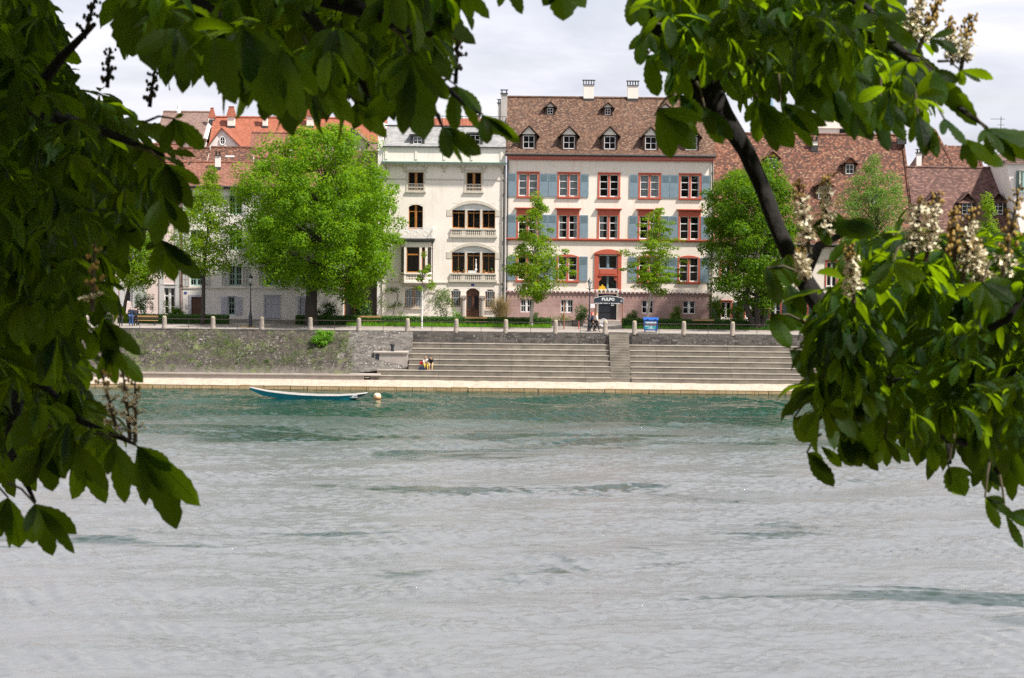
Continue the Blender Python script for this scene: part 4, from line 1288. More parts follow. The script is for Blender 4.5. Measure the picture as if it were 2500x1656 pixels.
mb = MB(); z = Zv(703.5, mB); mb.box(xl3, xr3, YB - .06, YB - .002, z - .1, z); mb.box(xl3, xr3, YB - .04, YB - .002, ZP - .1, ZP + .55) if False else None
mb.build('string_course', mt['stone_trim'], Bh)
a = at(453, 715, YB); mb = MB(); mb.box(a.x - .13, a.x + .13, YB - .03, YB - .003, a.z - .09, a.z + .09); mb.build('number_plate', mt['signblue'], Bh)
a = at(457, 747, YB); mb = MB(); mb.box(a.x - .12, a.x + .12, YB - .05, YB - .003, a.z - .2, a.z + .15); mb.build('letter_box', mt['lou'], Bh)
mb = MB(); mb.tube([(xl3 - .2, YB - .45, zBe + .05), (xr3 + .2, YB - .45, zBe + .05)], .09, 8); mb.build('gutter', mt['gutter'], Bh)
yr = YB + 4.6; zr = at(560, 397, yr).z
rB = gable_roof(Bh, xl3, xr3, YB - .4, zBe + .05, yr, zr, mt['tile_m'])
gable_ends(Bh, xl3, xr3, YB, yr, 2 * yr - YB, zBe - .3, zr, mt['white_pl'], .35)
a, b, z0, z1 = rect(525, 381, 537, 415, YB + 3); chimney(rB, a, b, YB + 3, z0, z1, 'white_pl', 'flat', .5)
mb = MB(); c = at(461, 402, YB + 4); mb.tube([(c.x, YB + 4, c.z - 1), (c.x, YB + 4, c.z), (c.x + .2, YB + 4, c.z + .3)], .08, 6); mb.build('vent_pipe', mt['gutter'], rB)

# ================================================================== HOUSE A (pale pink)
xl4, xr4 = Xu(-230, 650), xl3 - .05
Ah = empty('house', ((xl4 + xr4) / 2, YB, ZP), 'pale pink house with grey pilasters at the far left behind the leaves', 'house')
zAe = Zv(470, 300)
holes = []
gA = rect(401, 703, 427, 768, YB); gA = (gA[0], gA[1], ZP + .4, gA[3]); holes.append(gA)
wA = []
for u in (-200, -145, -90, -35, 20, 85, 150, 205, 260, 320, 375):
    for va, vb_ in ((688, 738), (598, 650), (510, 560)):
        if u == 375 and va > 650: continue
        h_ = rect(u - 12, va, u + 12, vb_, YB); holes.append(h_); wA.append(h_)
wall(Ah, xl4, xr4, ZP - .1, zAe, holes, YB, mt['pink_pl'], 10)
for h_ in wA: window(Ah, (h_[0] + h_[1]) / 2, h_[2], h_[1] - h_[0], h_[3] - h_[2], YB, frame='white', mull=.05, bars=(.5,), sur='lou', sw=.1, shut='lou', shw=.45)
window(Ah, (gA[0] + gA[1]) / 2, gA[2], gA[1] - gA[0], gA[3] - gA[2], YB, frame='white', mull=.1, bars=(.3, .7), fw=.09, sur='lou', sw=.3)
mb = MB()
for u in (395, 434, 351, 330, 298): x = Xu(u, 730); mb.box(x - .22, x + .22, YB - .08, YB - .003, ZP, zAe - .1)
mb.box(xl4, xr4, YB - .1, YB - .003, zAe - .3, zAe - .002)
mb.build('pilasters', mt['lou'], Ah)
yr = YB + 4.6; zr = at(300, 395, yr).z
gable_roof(Ah, xl4, xr4, YB - .4, zAe + .05, yr, zr, mt['tile_m'], over=.1)
pipe(Ah, xr4 - .1, YB - .12, ZP, zAe, .05, 'wood')

# ================================================================== dark gap house between B and C
xg0, xg1 = xr3 + .05, xl2 - .3
Gh = empty('house', ((xg0 + xg1) / 2, YF + 2, ZP), 'narrow dark recessed house between the white house and the cream townhouse', 'house')
yG = YF + 1.5
a, b, z0, z1 = rect(843, 690, 864, 776, yG); dg = (a, b, ZP + .05, z1)
w1g = rect(893, 640, 915, 672, yG); w2g = rect(893, 560, 915, 592, yG); w3g = rect(858, 560, 878, 592, yG)
zGe = Zv(410, 880, yG)
wall(Gh, xg0, xg1, ZP - .1, zGe, [dg, w1g, w2g, w3g], yG, mt['shade_pl'], 9)
for h_ in (w1g, w2g, w3g): window(Gh, (h_[0] + h_[1]) / 2, h_[2], h_[1] - h_[0], h_[3] - h_[2], yG, frame='bluegrey', bars=(.5,), mull=.05)
x0, x1, z0, z1 = dg
mb = MB(); mb.box(x0, x1, yG + .1, yG + .16, z0, z1); dr = mb.build('door', mt['interior'], Gh)
mb = MB(); mb.box(x0 - .2, x0, yG - .06, yG + .1, z0, z1 + .2); mb.box(x1, x1 + .2, yG - .06, yG + .1, z0, z1 + .2); mb.box(x0, x1, yG - .06, yG + .1, z1, z1 + .2)
mb.build('door_frame', mt['wood_or'], dr)
yr = yG + 5; zr = at(900, 372, yr).z
gable_roof(Gh, xg0, xg1, yG - .2, zGe, yr, zr, mt['tile_e'], over=.0)

# ================================================================== roofs behind, left
def back_house(label, u0, u1, vr, ve, Yf, run, roofmat, wallmat='white_pl', um=None, name='house'):
    um = um or (u0 + u1) / 2
    x0, x1 = Xu(u0, (vr + ve) / 2, Yf), Xu(u1, (vr + ve) / 2, Yf)
    yr = Yf + run; zr = at(um, vr, yr).z; ze = Zv(ve, um, Yf)
    e = empty(name, ((x0 + x1) / 2, Yf, ZP), label, 'house')
    wall(e, x0, x1, ZP - .1, ze, [], Yf + .3, mt[wallmat], 2 * run - .6)
    r = gable_roof(e, x0, x1, Yf, ze, yr, zr, mt[roofmat], over=.1)
    gable_ends(e, x0, x1, Yf + .3, yr, Yf + 2 * run - .3, ze - .3, zr, mt[wallmat], .35)
    return e, r, (Yf, ze, yr, zr)
YO = 241
OH, rO, rpO = back_house('house with long bright orange tiled roof and hooded chimneys, behind the big tree', 504, 934, 288.5, 400, YO, 6.5, 'tile_o')
for (u0, u1, vb_, vt) in ((555.5, 572.5, 312, 284), (641, 653, 312, 283), (748.5, 765.5, 312, 283), (511, 523, 287, 287)):
    yy = roof_y(at((u0 + u1) / 2, vb_, YO + 4).z, *rpO)
    a, b, z0, z1 = rect(u0, vt, u1, vb_ + 2, yy)
    if u0 == 511: yy = YO + 6; a, b, z0, z1 = rect(u0, 287, u1, 300, yy)
    chimney(rO, a, b, yy, z0, z1, 'cream', 'hood', b - a)
# cross gable with oval window
def cross_gable(parent, uL, uR, vbase, vpeak, Yf, depth, wallmat, roofmat, side=0, u_peak=None):
    a = at(uL, vbase, Yf); b = at(uR, vbase, Yf); p = at(u_peak or (uL + uR) / 2, vpeak, Yf)
    z0 = (a.z + b.z) / 2
    mb = MB(); mb.prism([(a.x, z0), (b.x, z0), (p.x, p.z)], Yf, Yf + .2); mb.box(a.x, b.x, Yf, Yf + .2, z0 - 2.5, z0)
    g = mb.build('gable', mt[wallmat], parent)
    mb = MB(); t = .15; o = .25
    for e, s in ((a, -1), (b, 1)):
        ex = e.x + s * o; ez = z0 - o * (p.z - z0) / abs(p.x - e.x)
        q = [(ex, Yf - .25, ez + t), (p.x, Yf - .25, p.z + t), (p.x, Yf + depth, p.z + t), (ex, Yf + depth, ez + t)]
        mb.poly(q if s > 0 else q[::-1])
        mb.poly([(x, y, z - t) for x, y, z in q])
        mb.poly([(ex, Yf - .25, ez), (p.x, Yf - .25, p.z), (p.x, Yf - .25, p.z + t), (ex, Yf - .25, ez + t)])
    mb.build('gable_roof', mt[roofmat], g)
    return g, a, b, p
g, a, b, p = cross_gable(OH, 507, 588, 360, 314, YO - 1.5, 6, 'white_pl', 'tile_o', u_peak=541)
c = at(543, 344, YO - 1.6)
mb = MB(); mb.tube([(c.x + .27 * math.cos(t), YO - 1.56, c.z + .42 * math.sin(t)) for t in np.linspace(0, 2 * math.pi, 21)], .07, 6)
mb.box(c.x - .01, c.x + .03, YO - 1.6, YO - 1.56, c.z - .4, c.z + .4); mb.box(c.x - .27, c.x + .27, YO - 1.6, YO - 1.56, c.z - .02, c.z + .02)
mb.build('window_frame', mt['white'], g)
mb = MB(); mb.poly([(c.x + .27 * math.cos(t), YO - 1.54, c.z + .42 * math.sin(t)) for t in np.linspace(0, 2 * math.pi, 21)[:-1]]); mb.build('pane', mt['interior'], g)
# pink-brown roof with left gable
PH, rP, rpP = back_house('house with mottled pink brown roof showing its white left gable behind the big tree', 607, 702, 325, 385, 235.5, 3.6, 'tile_m')
MHs, rM, rpM = back_house('low house with dark orange brown roof and small skylight behind the white house', 508, 612, 361, 398, 232.5, 3.0, 'tile_e')
c = at(561, 388, 233.8); mb = MB(); yy = roof_y(c.z, *rpM)
mb.poly([(c.x - .4, yy - .12, c.z - .25), (c.x + .45, yy - .12, c.z - .25), (c.x + .45, roof_y(c.z + .3, *rpM) - .1, c.z + .3), (c.x - .4, roof_y(c.z + .3, *rpM) - .1, c.z + .3)])
mb.build('skylight', mt['white'], rM)
GHs, rG, rpG = back_house('house with grey brown roof and pale sloping gable edge at far left', 380, 503, 274, 340, 244, 6, 'tile_g')
a = at(503, 340, 243.8); b = at(516, 281, 250)
mb = MB(); mb.tube([(Xu(503, 300, 244) - .1, 244, rpG[1]), (Xu(503, 300, 244) - .1, 250, rpG[3] + .05)], .22, 4); mb.build('verge', mt['cream'], rG)
c = at(436, 268, 250); mb = MB(); mb.lathe([(.26, -1), (.26, .2), (.16, .3), (.14, .7), (.05, .9)], (c.x, 250, c.z - .3), 10); mb.build('flue', mt['whitemetal'], rG)
RHs, rR, rpR = back_house('small reddish roofed house squeezed behind the far left trees', 425, 500, 362, 400, 236, 3.0, 'tile_e')
LHs, rL, rpL = back_house('red brown roofed house at the left edge mostly hidden by chestnut leaves', 250, 425, 352, 410, 238, 4.5, 'tile_m', 'pink_pl')
# small dark gable right of big tree, and slate slope
SHs, rS, rpS = back_house('brown roofed house with small dark dormer beside the cream townhouse', 790, 932, 350, 400, 234, 3.6, 'tile_g')
g, a, b, p = cross_gable(SHs, 846, 893, 345, 314, 233.4, 4, 'grey_pl', 'tile_g', u_peak=858)
c = at(857, 329, 233.3); mb = MB(); mb.box(c.x - .22, c.x + .22, 233.3, 233.38, c.z - .28, c.z + .28); mb.build('pane', mt['interior'], g)

# ================================================================== HOUSE E (right of D, huge roof)
xl5, xr5 = xr + .05, Xu(2236, 500)
E = empty('house', ((xl5 + xr5) / 2, YF, ZP), 'cream house with very tall mottled red brown tiled roof right of the red trimmed house', 'house')
mE = 1950
zEe = Zv(598, mE)
holes = []; we = []
for u in (1772, 1832, 1893, 1958, 2030, 2100, 2172):
    for va, vb_, st in ((640, 700, 0), (738, 785, 1)):
        h_ = rect(u - 12, va, u + 12, vb_, YF); h_ = (h_[0], h_[1], max(h_[2], ZP + .6), h_[3]); holes.append(h_); we.append((h_, st))
wall(E, xl5, xr5, ZP - .1, zEe, holes, YF, mt['cream'], 18)
for h_, st in we: window(E, (h_[0] + h_[1]) / 2, h_[2], h_[1] - h_[0], h_[3] - h_[2], YF, frame='white', mull=.05, bars=(.5,), sur='red', sw=.14, shut='darkgreen' if st else None, shw=.72)
yrE = YF + 9; zrE = at(mE, 328, yrE).z
rE = gable_roof(E, xl5 + .1, xr5, YF - .4, zEe, yrE, zrE, mt['tile_e'], over=.05)
gable_ends(E, xl5, xr5, YF, yrE, 2 * yrE - YF, zEe - .3, zrE, mt['cream'], .4)
rpE = (YF - .4, zEe, yrE, zrE)
mb = MB(); mb.tube([(xl5, YF - .5, zEe + .02), (xr5, YF - .5, zEe + .02)], .1, 8); mb.build('gutter', mt['gutter'], E)
for (u, v, w_, h_) in ((2074, 425, .75, .9), (2011, 486, 1.0, 1.15), (1885, 410, .75, .9), (2135, 497, .9, 1.0), (1845, 492, 1.0, 1.1)):
    yy = YF + 4 * (500 - v) / 100 + 3
    for _ in range(3): yy = roof_y(at(u, v, yy).z, *rpE)
    c = at(u, v, yy); dormer(E, c.x, c.z, w_, h_, .55, rpE, over=.3, rm='tile_e', face='wood_or', clad='brownboard')
for (u0, u1, va, vb_) in ((1982, 1996, 345, 362), (2192, 2212, 330, 345)):
    yy = YF + 8; c = at(u0, vb_, yy); 
    a, b, z0, z1 = rect(u0, va, u1, vb_, yy - .5)
    chimney(rE, a, b, yy - .5, z0, z1, 'cream', 'flat', .5)
a, b, z0, z1 = rect(2093, 266, 2122, 335, YF + 10)
chimney(rE, a, b, YF + 10, z0 - 1, z1, 'sandstone', 'slats', .9)
mb = MB(); mb.tube([(xr5 + .02, YF - .4, zEe + .1), (xr5 + .02, yrE, zrE + .1)], .14, 6); mb.build('verge', mt['tile_e'], rE)

# ================================================================== HOUSE F (lower, right)
xl6, xr6 = xr5 + .05, Xu(2482, 500)
Fh = empty('house', ((xl6 + xr6) / 2, YF, ZP), 'low cream house with dark pink brown roof and three dormers at right', 'house')
mF = 2350
zFe = Zv(585, mF)
holes = []; wf = []
for u in (2284, 2345, 2405, 2460):
    for va, vb_ in ((603, 650), (700, 760)):
        h_ = rect(u - 12, va, u + 12, vb_, YF); holes.append(h_); wf.append(h_)
wall(Fh, xl6, xr6, ZP - .1, zFe, holes, YF, mt['cream'], 14)
for h_ in wf: window(Fh, (h_[0] + h_[1]) / 2, h_[2], h_[1] - h_[0], h_[3] - h_[2], YF, frame='white', mull=.06, bars=(.5,), sur='stone_trim', sw=.12)
yrF = YF + 6; zrF = at(mF, 410, yrF).z
rF = gable_roof(Fh, xl6, xr6 + 1, YF - .5, zFe, yrF, zrF, mt['tile_f'], over=.02)
gable_ends(Fh, xl6, xr6, YF, yrF, 2 * yrF - YF, zFe - .3, zrF, mt['cream'], .4)
rpF = (YF - .5, zFe, yrF, zrF)
for (u, v) in ((2280, 523), (2360.5, 524), (2436, 524)):
    yy = YF + 2
    for _ in range(3): yy = roof_y(at(u, v, yy).z, *rpF)
    c = at(u, v, yy); dormer(Fh, c.x, c.z, .92, 1.15, .72, rpF, over=.3, hipped=True, rm='tile_f', bars=(.33, .66))
a, b, z0, z1 = rect(2238, 375, 2250, 410, YF + 6); chimney(rF, a, b, YF + 6, z0 - .8, z1, 'white_pl', 'flat', .45)
# steep pyramid roofs behind F
def pyramid(label, uL, uR, vb_, vt, Y, depth, um, roofmat='tile_e', flat=0):
    a = at(uL, vb_, Y); b = at(uR, vb_, Y); t = at(um, vt, Y + depth / 2)
    e = empty('tower_house', ((a.x + b.x) / 2, Y, ZP), label, 'house')
    mb = MB(); mb.box(a.x + .2, b.x - .2, Y + .2, Y + depth - .2, ZP, a.z + .05); mb.build('wall', mt['white_pl'], e)
    c = [(a.x, Y, a.z), (b.x, Y, a.z), (b.x, Y + depth, a.z), (a.x, Y + depth, a.z)]
    T = [(t.x - flat, Y + depth / 2, t.z), (t.x + flat, Y + depth / 2, t.z)]
    mb = MB(); mb.poly([c[0], c[1], T[1], T[0]] if flat else [c[0], c[1], T[0]]); mb.poly([c[1], c[2], T[1]]); mb.poly([c[2], c[3], T[0], T[1]] if flat else [c[2], c[3], T[0]]); mb.poly([c[3], c[0], T[0]])
    r = mb.build('roof', mt[roofmat], e)
    mb = MB()
    for i in (0, 1): mb.tube([c[i], T[min(i, 1)]], .14, 6)
    mb.build('ridge', mt[roofmat], r)
pyramid('steep pointed brown tiled tower roof behind the low house at right', 2248, 2332, 412, 318, 236, 8, 2282)
pyramid('flat topped brown tiled hip roof right of the pointed tower roof', 2312, 2400, 412, 356, 240, 8, 2345, flat=1.5)
# white building at the right edge
xg = Xu(2472, 480, 221)
a0_ = Xu(2455, 405, 224); a1_ = Xu(2500, 590, 222)
WB = empty('house', (a1_ + 4, 222, ZP), 'pale building with green shutters cut by the right edge of the picture', 'house')
mb = MB()
zt_ = Zv(400, 2465, 222); zk = Zv(410, 2465, 222)
poly = [(a1_ + .3, ZP), (a1_ + 9, ZP), (a1_ + 9, zt_), (Xu(2457, 410, 222), zt_), (Xu(2477, 500, 222), Zv(500, 2477, 222)), (Xu(2490, 560, 222), Zv(560, 2490, 222)), (a1_ + .3, Zv(640, 2500, 222))]
mb.prism(poly, 222, 231); mb.build('wall', mt['grey_pl'] if False else mt['white_pl'], WB)
a, b, z0, z1 = rect(2487, 418, 2504, 470, 221.95)
window(WB, (a + b) / 2 + .1, z0, b - a, z1 - z0, 221.8, frame='greenframe', bars=(.5,), inset=.02, sur='stone_trim', sw=.08, shut='darkgreen', shw=.25)
mb = MB(); mb.prism([(Xu(2452, 400, 222), zt_), (a1_ + 9.5, zt_), (a1_ + 9.5, zt_ + .5), (a1_ + 4, zt_ + 3), (Xu(2452, 395, 222), zt_ + .3)], 221.6, 231.5); mb.build('roof', mt['tile_g'], WB)
# modern pale block, glass tower behind
a, b, z0, z1 = rect(1960, 300, 2090, 345, 262)
MBk = empty('office_block', ((a + b) / 2, 262, ZP), 'pale flat roofed modern block rising behind the tall roof', 'building')
mb = MB(); mb.box(a, b, 262, 272, ZP, z1 - .6); mb.box(a + 3, b - 1.5, 262.5, 271, z1 - .6, z1 + .9); mb.prism([(a - .4, z1 - .6), (b + .3, z1 - .6), (b + .3, z1 - .3), (a + 3, z1 + .1), (a - .4, z1 - .35)], 261.7, 272.3)
mb.build('wall', mt['cream'], MBk)
c = at(2070, 325, 262); mb = MB(); mb.box(c.x - .9, c.x + .7, 261.9, 262.0, c.z - .5, c.z + .4); mb.build('window', mt['interior'], MBk)
a, b, z0, z1 = rect(1856, 232, 1896, 345, 300)
GT = empty('glass_tower', ((a + b) / 2, 300, ZP), 'distant blue glass tower with dark grid seen through the leaves beside the limb', 'tower')
mt['blueglass'] = M('blue glass facade', (.25, .42, .58), (.35, .50, .62), .4, .2)
mb = MB(); mb.prism([(a, ZP), (b, ZP), (b, z1 - 4.5), (a + (b - a) * .55, z1 + 2.4), (a, z1 - 1)], 300, 312); mb.build('facade', mt['blueglass'], GT)
mb = MB()
for x in np.arange(a, b, .42): mb.box(x - .04, x + .04, 299.85, 299.99, ZP, z1 - .5 - max(0, (x - (a + b) / 2)) * 3.5)
for z in np.arange(z0, z1 - 3, 1.4): mb.box(a, b, 299.9, 299.98, z, z + .12)
mb.build('mullions', mt['gutter'], GT)
# roof antenna
c = at(2443, 330, 250)
mb = MB(); x = c.x; mb.tube([(x, 250, c.z - 5), (x, 250, at(2443, 285, 250).z)], .04, 5)
z = at(2443, 291, 250).z; mb.tube([(x - 1.1, 250, z), (x + .4, 250, z)], .03, 4)
for q in (-.9, -.5, -.1, .3): mb.tube([(x + q, 249.7, z), (x + q, 250.3, z)], .02, 4)
for zz in (.6, 1.5): mb.tube([(x - .35, 250, z - zz), (x + .35, 250, z - zz)], .025, 4)
mb.build('antenna', mt['gutter'], label='thin television antenna above the roofs at right', cat='antenna')
# ------------------------------------------------------------------ trees
GRN = dict(
 linden=leaf_mat('linden leaves', (.07, .16, .004), (.155, .29, .007), (.38, .62, .01), .42, spec=.15, var=(.035, .095, .004)),
 plane=leaf_mat('fresh green leaves', (.08, .165, .006), (.17, .29, .01), (.44, .62, .012), .42, spec=.15, var=(.045, .11, .005)),
 dark=leaf_mat('deep green leaves', (.045, .115, .005), (.10, .205, .007), (.30, .50, .008), .38, spec=.15, var=(.018, .055, .004)),
 airy=leaf_mat('airy olive green leaves', (.07, .16, .02), (.14, .25, .035), (.28, .44, .05), .45),
 hedge=leaf_mat('hedge leaves', (.03, .09, .01), (.06, .16, .015), (.16, .34, .02), .35),
 shrub=leaf_mat('shrub leaves', (.03, .08, .015), (.07, .15, .03), (.14, .26, .03), .35),
 lime=leaf_mat('bright bush leaves', (.08, .22, .01), (.14, .32, .015), (.3, .55, .02), .45),
 dry=leaf_mat('dry straw grass', (.38, .28, .12), (.50, .38, .18), (.4, .3, .12), .3),
 weed=leaf_mat('weeds', (.06, .13, .02), (.14, .2, .04), (.2, .3, .04), .4),
)
mt['bark_dark'] = M('dark bark', (.035, .028, .022), (.06, .048, .038), 5, .95, .8, .03, 18, (1, 1, .3))
mt['bark_pale'] = M('pale smooth bark', (.42, .37, .31), (.30, .26, .22), 4, .9, .4, .01, 20, (1, 1, .3))
mt['bark_grey'] = M('grey bark', (.16, .14, .12), (.10, .085, .075), 5, .95, .6, .02, 18, (1, 1, .3))
mt['limewash'] = M('white limewashed bark', (.75, .73, .70), (.6, .58, .55), 5, .9, .3)

def leaf_cloud(name, C, Nn, S, mat, parent, seed=0, wr=.62, **tags):
    """many small bent leaf blades: centres C, normals Nn, sizes S"""
    r = np.random.default_rng(seed)
    n = len(C)
    Nn = Nn / (np.linalg.norm(Nn, axis=1, keepdims=True) + 1e-9)
    T = np.cross(Nn, r.normal(size=(n, 3))); T /= (np.linalg.norm(T, axis=1, keepdims=True) + 1e-9)
    B = np.cross(Nn, T)
    s = S[:, None]
    p0 = C - T * s * .5; p2 = C + T * s * .5
    fold = Nn * s * .12
    p1 = C + B * s * wr * .5 + fold; p3 = C - B * s * wr * .5 + fold
    V = np.stack([p0, p1, p2, p3], 1).reshape(-1, 3)
    Q = np.arange(n * 4).reshape(-1, 4)
    return np_mesh(name, V, Q, None, [mat], parent, **tags)

def crown_points(sil, Y, ncl, per, crad, seed, depth=1.0, bias=.5, sq=.8, jit=.35, ragged=.15):
    """clusters inside a silhouette [(v, uL, uR)]"""
    r = np.random.default_rng(seed)
    sil = sorted(sil)
    vs = np.array([s[0] for s in sil]); L = np.array([s[1] for s in sil], float); Rr = np.array([s[2] for s in sil], float)
    wgt = (Rr - L)
    vv = np.linspace(vs[0], vs[-1], 200); ww = np.interp(vv, vs, wgt) ** 1.25; ww /= ww.sum()
    v = r.choice(vv, size=ncl, p=ww)
    ul = np.interp(v, vs, L); ur = np.interp(v, vs, Rr)
    cu = (ul + ur) / 2; hw = (ur - ul) / 2
    rad = r.random(ncl) ** bias
    an = r.random(ncl) * 2 * math.pi
    k = Y / F
    CC = []
    for i in range(ncl):
        c = at(cu[i], v[i], Y)
        R_ = max(0, hw[i] * k - crad * .7) * (1 + r.normal() * ragged * .5)
        CC.append((c.x + R_ * rad[i] * math.cos(an[i]), Y + R_ * rad[i] * math.sin(an[i]) * depth, c.z))
    CC = np.array(CC)
    cr = crad * (0.65 + .7 * r.random(ncl))
    idx = np.repeat(np.arange(ncl), per)
    D = r.normal(size=(len(idx), 3)); D[:, 2] += .35
    D /= np.linalg.norm(D, axis=1, keepdims=True)
    rr = (.55 + .5 * r.random(len(idx)))[:, None] * cr[idx][:, None]
    P = CC[idx] + D * rr * np.array([1, 1, sq])
    Nn = D + r.normal(size=D.shape) * jit * 1.6 + np.array([0, 0, .35])
    return P, Nn, CC, cr

def tree(label, sil, Y, base, r0, ncl, per, crad, leaf, mat, bark, seed, group=None, lean=None, depth=1.0, fork=None, limbs=14, sq=.8, bias=.5, cat='tree', name='tree', trunks=1, rootflare=1.25, jit=.35, ragged=.15):
    b = at(base[0], base[1], Y); bx = b.x
    gz = ZP
    e = empty(name, (bx, Y, gz), label, cat, group)
    P, Nn, CC, cr = crown_points(sil, Y, ncl, per, crad, seed, depth, sq=sq, bias=bias, jit=jit, ragged=ragged)
    r = np.random.default_rng(seed + 5)
    S = leaf * (.7 + .6 * r.random(len(P)))
    keep = P[:, 2] > gz + .3
    leaf_cloud('crown', P[keep], Nn[keep], S[keep], mat, e, seed + 9)
    # trunk and limbs
    s2 = sorted(sil)
    vtop = s2[0][0]; vbot = s2[-1][0]
    top = at((s2[0][1] + s2[0][2]) / 2, vtop + (vbot - vtop) * .12, Y)
    fk = at(*(fork or ((s2[-1][1] + s2[-1][2]) / 2, vbot - (vbot - vtop) * .12)), Y)
    mb = MB(); rr = random.Random(seed)
    H = top.z - fk.z
    for t in range(trunks):
        off = Vector(((t - (trunks - 1) / 2) * r0 * 1.1, rr.uniform(-.2, .2) if trunks > 1 else 0, 0))
        f2 = fk + off * (3.2 if trunks > 1 else 0); 
        pts = [Vector((bx, Y, gz - .2)) + off, Vector((bx, Y, gz + .25)) + off * .9 , (Vector((bx, Y, gz)) + off).lerp(f2, .55) + Vector((rr.uniform(-.1, .1), rr.uniform(-.1, .1), 0)), f2, f2.lerp(top, .45) + Vector((rr.uniform(-.3, .3), 0, 0)), top]
        mb.tube(pts, [r0 * rootflare, r0 * 1.02, r0 * .88, r0 * .78, r0 * .42, .03], 10)
    order = sorted(range(len(CC)), key=lambda i: -cr[i] + rr.random() * .8)[:limbs]
    for i in order:
        q = Vector(CC[i]); t = max(0, min(.8, (q.z - fk.z) / max(H, .1) * .6))
        s_ = fk.lerp(top, t); 
        if q.z < s_.z - .5: s_ = fk
        m1 = s_.lerp(q, .45) + Vector((rr.uniform(-.2, .2), rr.uniform(-.2, .2), .15 * (q - s_).length * .5))
        ra = r0 * .34 * (1 - t * .6)
        mb.tube([s_, m1, q], [ra, ra * .6, ra * .18], 6)
    mb.build('trunk', mt[bark], e, smooth=True)
    return e

big = [(318, 795, 850), (335, 690, 880), (352, 655, 905), (375, 632, 925), (400, 608, 935), (435, 585, 960), (470, 572, 975), (510, 560, 985), (560, 562, 990), (600, 568, 990), (640, 575, 985), (665, 600, 972), (684, 640, 950), (697, 690, 935), (706, 800, 922), (738, 815, 908)]
tree('biggest bright green linden with thick dark trunk between the white house and the cream townhouse', big, 217, (760, 792), .62, 500, 180, 1.08, .23, GRN['linden'], 'bark_dark', 21, 'trees along the promenade', fork=(762, 705), limbs=46, bias=.36, rootflare=1.2, jit=.28, ragged=.22)
tree('slim pale trunked tree in front of the left windows of the red trimmed house', [(466, 1306, 1312), (490, 1290, 1326), (525, 1278, 1340), (560, 1262, 1352), (590, 1250, 1366), (625, 1240, 1382), (660, 1236, 1388), (690, 1240, 1384), (712, 1255, 1370), (738, 1300, 1330)], 216.5, (1297, 799), .17, 150, 100, .58, .18, GRN['plane'], 'bark_pale', 31, 'trees along the promenade', fork=(1304, 720), limbs=26, bias=.5, ragged=.7, sq=.7)
tree('young layered tree with leaning pale trunk behind the blue container', [(466, 1596, 1602), (500, 1580, 1616), (540, 1560, 1632), (580, 1545, 1650), (620, 1528, 1666), (655, 1518, 1672), (685, 1520, 1668), (708, 1560, 1640), (722, 1600, 1632)], 216.5, (1577, 799), .14, 150, 80, .62, .17, GRN['plane'], 'bark_pale', 41, 'trees along the promenade', fork=(1592, 700), limbs=34, sq=.32, bias=.5, ragged=.6)
tree('broad dark green tree with several trunks right of the red trimmed house', [(400, 1868, 1900), (425, 1800, 1925), (445, 1730, 1935), (480, 1712, 1950), (540, 1704, 1958), (600, 1700, 1962), (650, 1705, 1960), (690, 1712, 1955), (715, 1750, 1945), (752, 1800, 1900)], 217, (1850, 797), .3, 330, 120, .9, .24, GRN['dark'], 'bark_dark', 51, 'trees along the promenade', fork=(1845, 735), limbs=34, bias=.45, trunks=3)
tree('tall slim bright tree standing in front of the broad dark green tree crown', [(398, 1862, 1880), (430, 1845, 1900), (480, 1830, 1915), (520, 1820, 1920)], 219, (1858, 797), .14, 60, 90, .62, .2, GRN['plane'], 'bark_grey', 55, 'trees along the promenade', fork=(1865, 600), limbs=10)
tree('airy olive green tree with open branches before the tall red brown roof', [(382, 2128, 2146), (405, 2105, 2165), (440, 2060, 2205), (480, 2040, 2218), (530, 2025, 2226), (580, 2022, 2228), (630, 2030, 2222), (680, 2060, 2200), (700, 2090, 2170)], 218, (2142, 795), .2, 230, 85, .75, .17, GRN['airy'], 'bark_dark', 61, 'trees along the promenade', fork=(2140, 640), limbs=44, bias=.55, jit=.6)
tree('narrow columnar fresh green tree before the low roof with three dormers', [(480, 2398, 2420), (510, 2385, 2432), (560, 2376, 2445), (620, 2360, 2460), (680, 2355, 2462), (720, 2375, 2445)], 218, (2410, 796), .14, 80, 90, .62, .2, GRN['plane'], 'bark_grey', 71, 'trees along the promenade', fork=(2410, 700), limbs=12)
tree('medium tree with loose pale crown and dark trunk left of the big linden', [(412, 505, 530), (440, 485, 548), (480, 455, 572), (520, 425, 590), (560, 405, 598), (600, 400, 600), (640, 410, 592), (665, 440, 570)], 216.5, (495, 799), .2, 210, 60, .72, .19, GRN['plane'], 'bark_dark', 81, 'trees along the promenade', fork=(498, 655), limbs=26, bias=.6, jit=.5)
tree('low spreading tree with dark underside behind the people at far left', [(545, 330, 350), (575, 290, 390), (610, 265, 412), (650, 262, 420), (685, 275, 405), (702, 300, 370)], 218, (300, 799), .18, 130, 80, .72, .2, GRN['plane'], 'bark_dark', 91, 'trees along the promenade', fork=(315, 700), limbs=14)
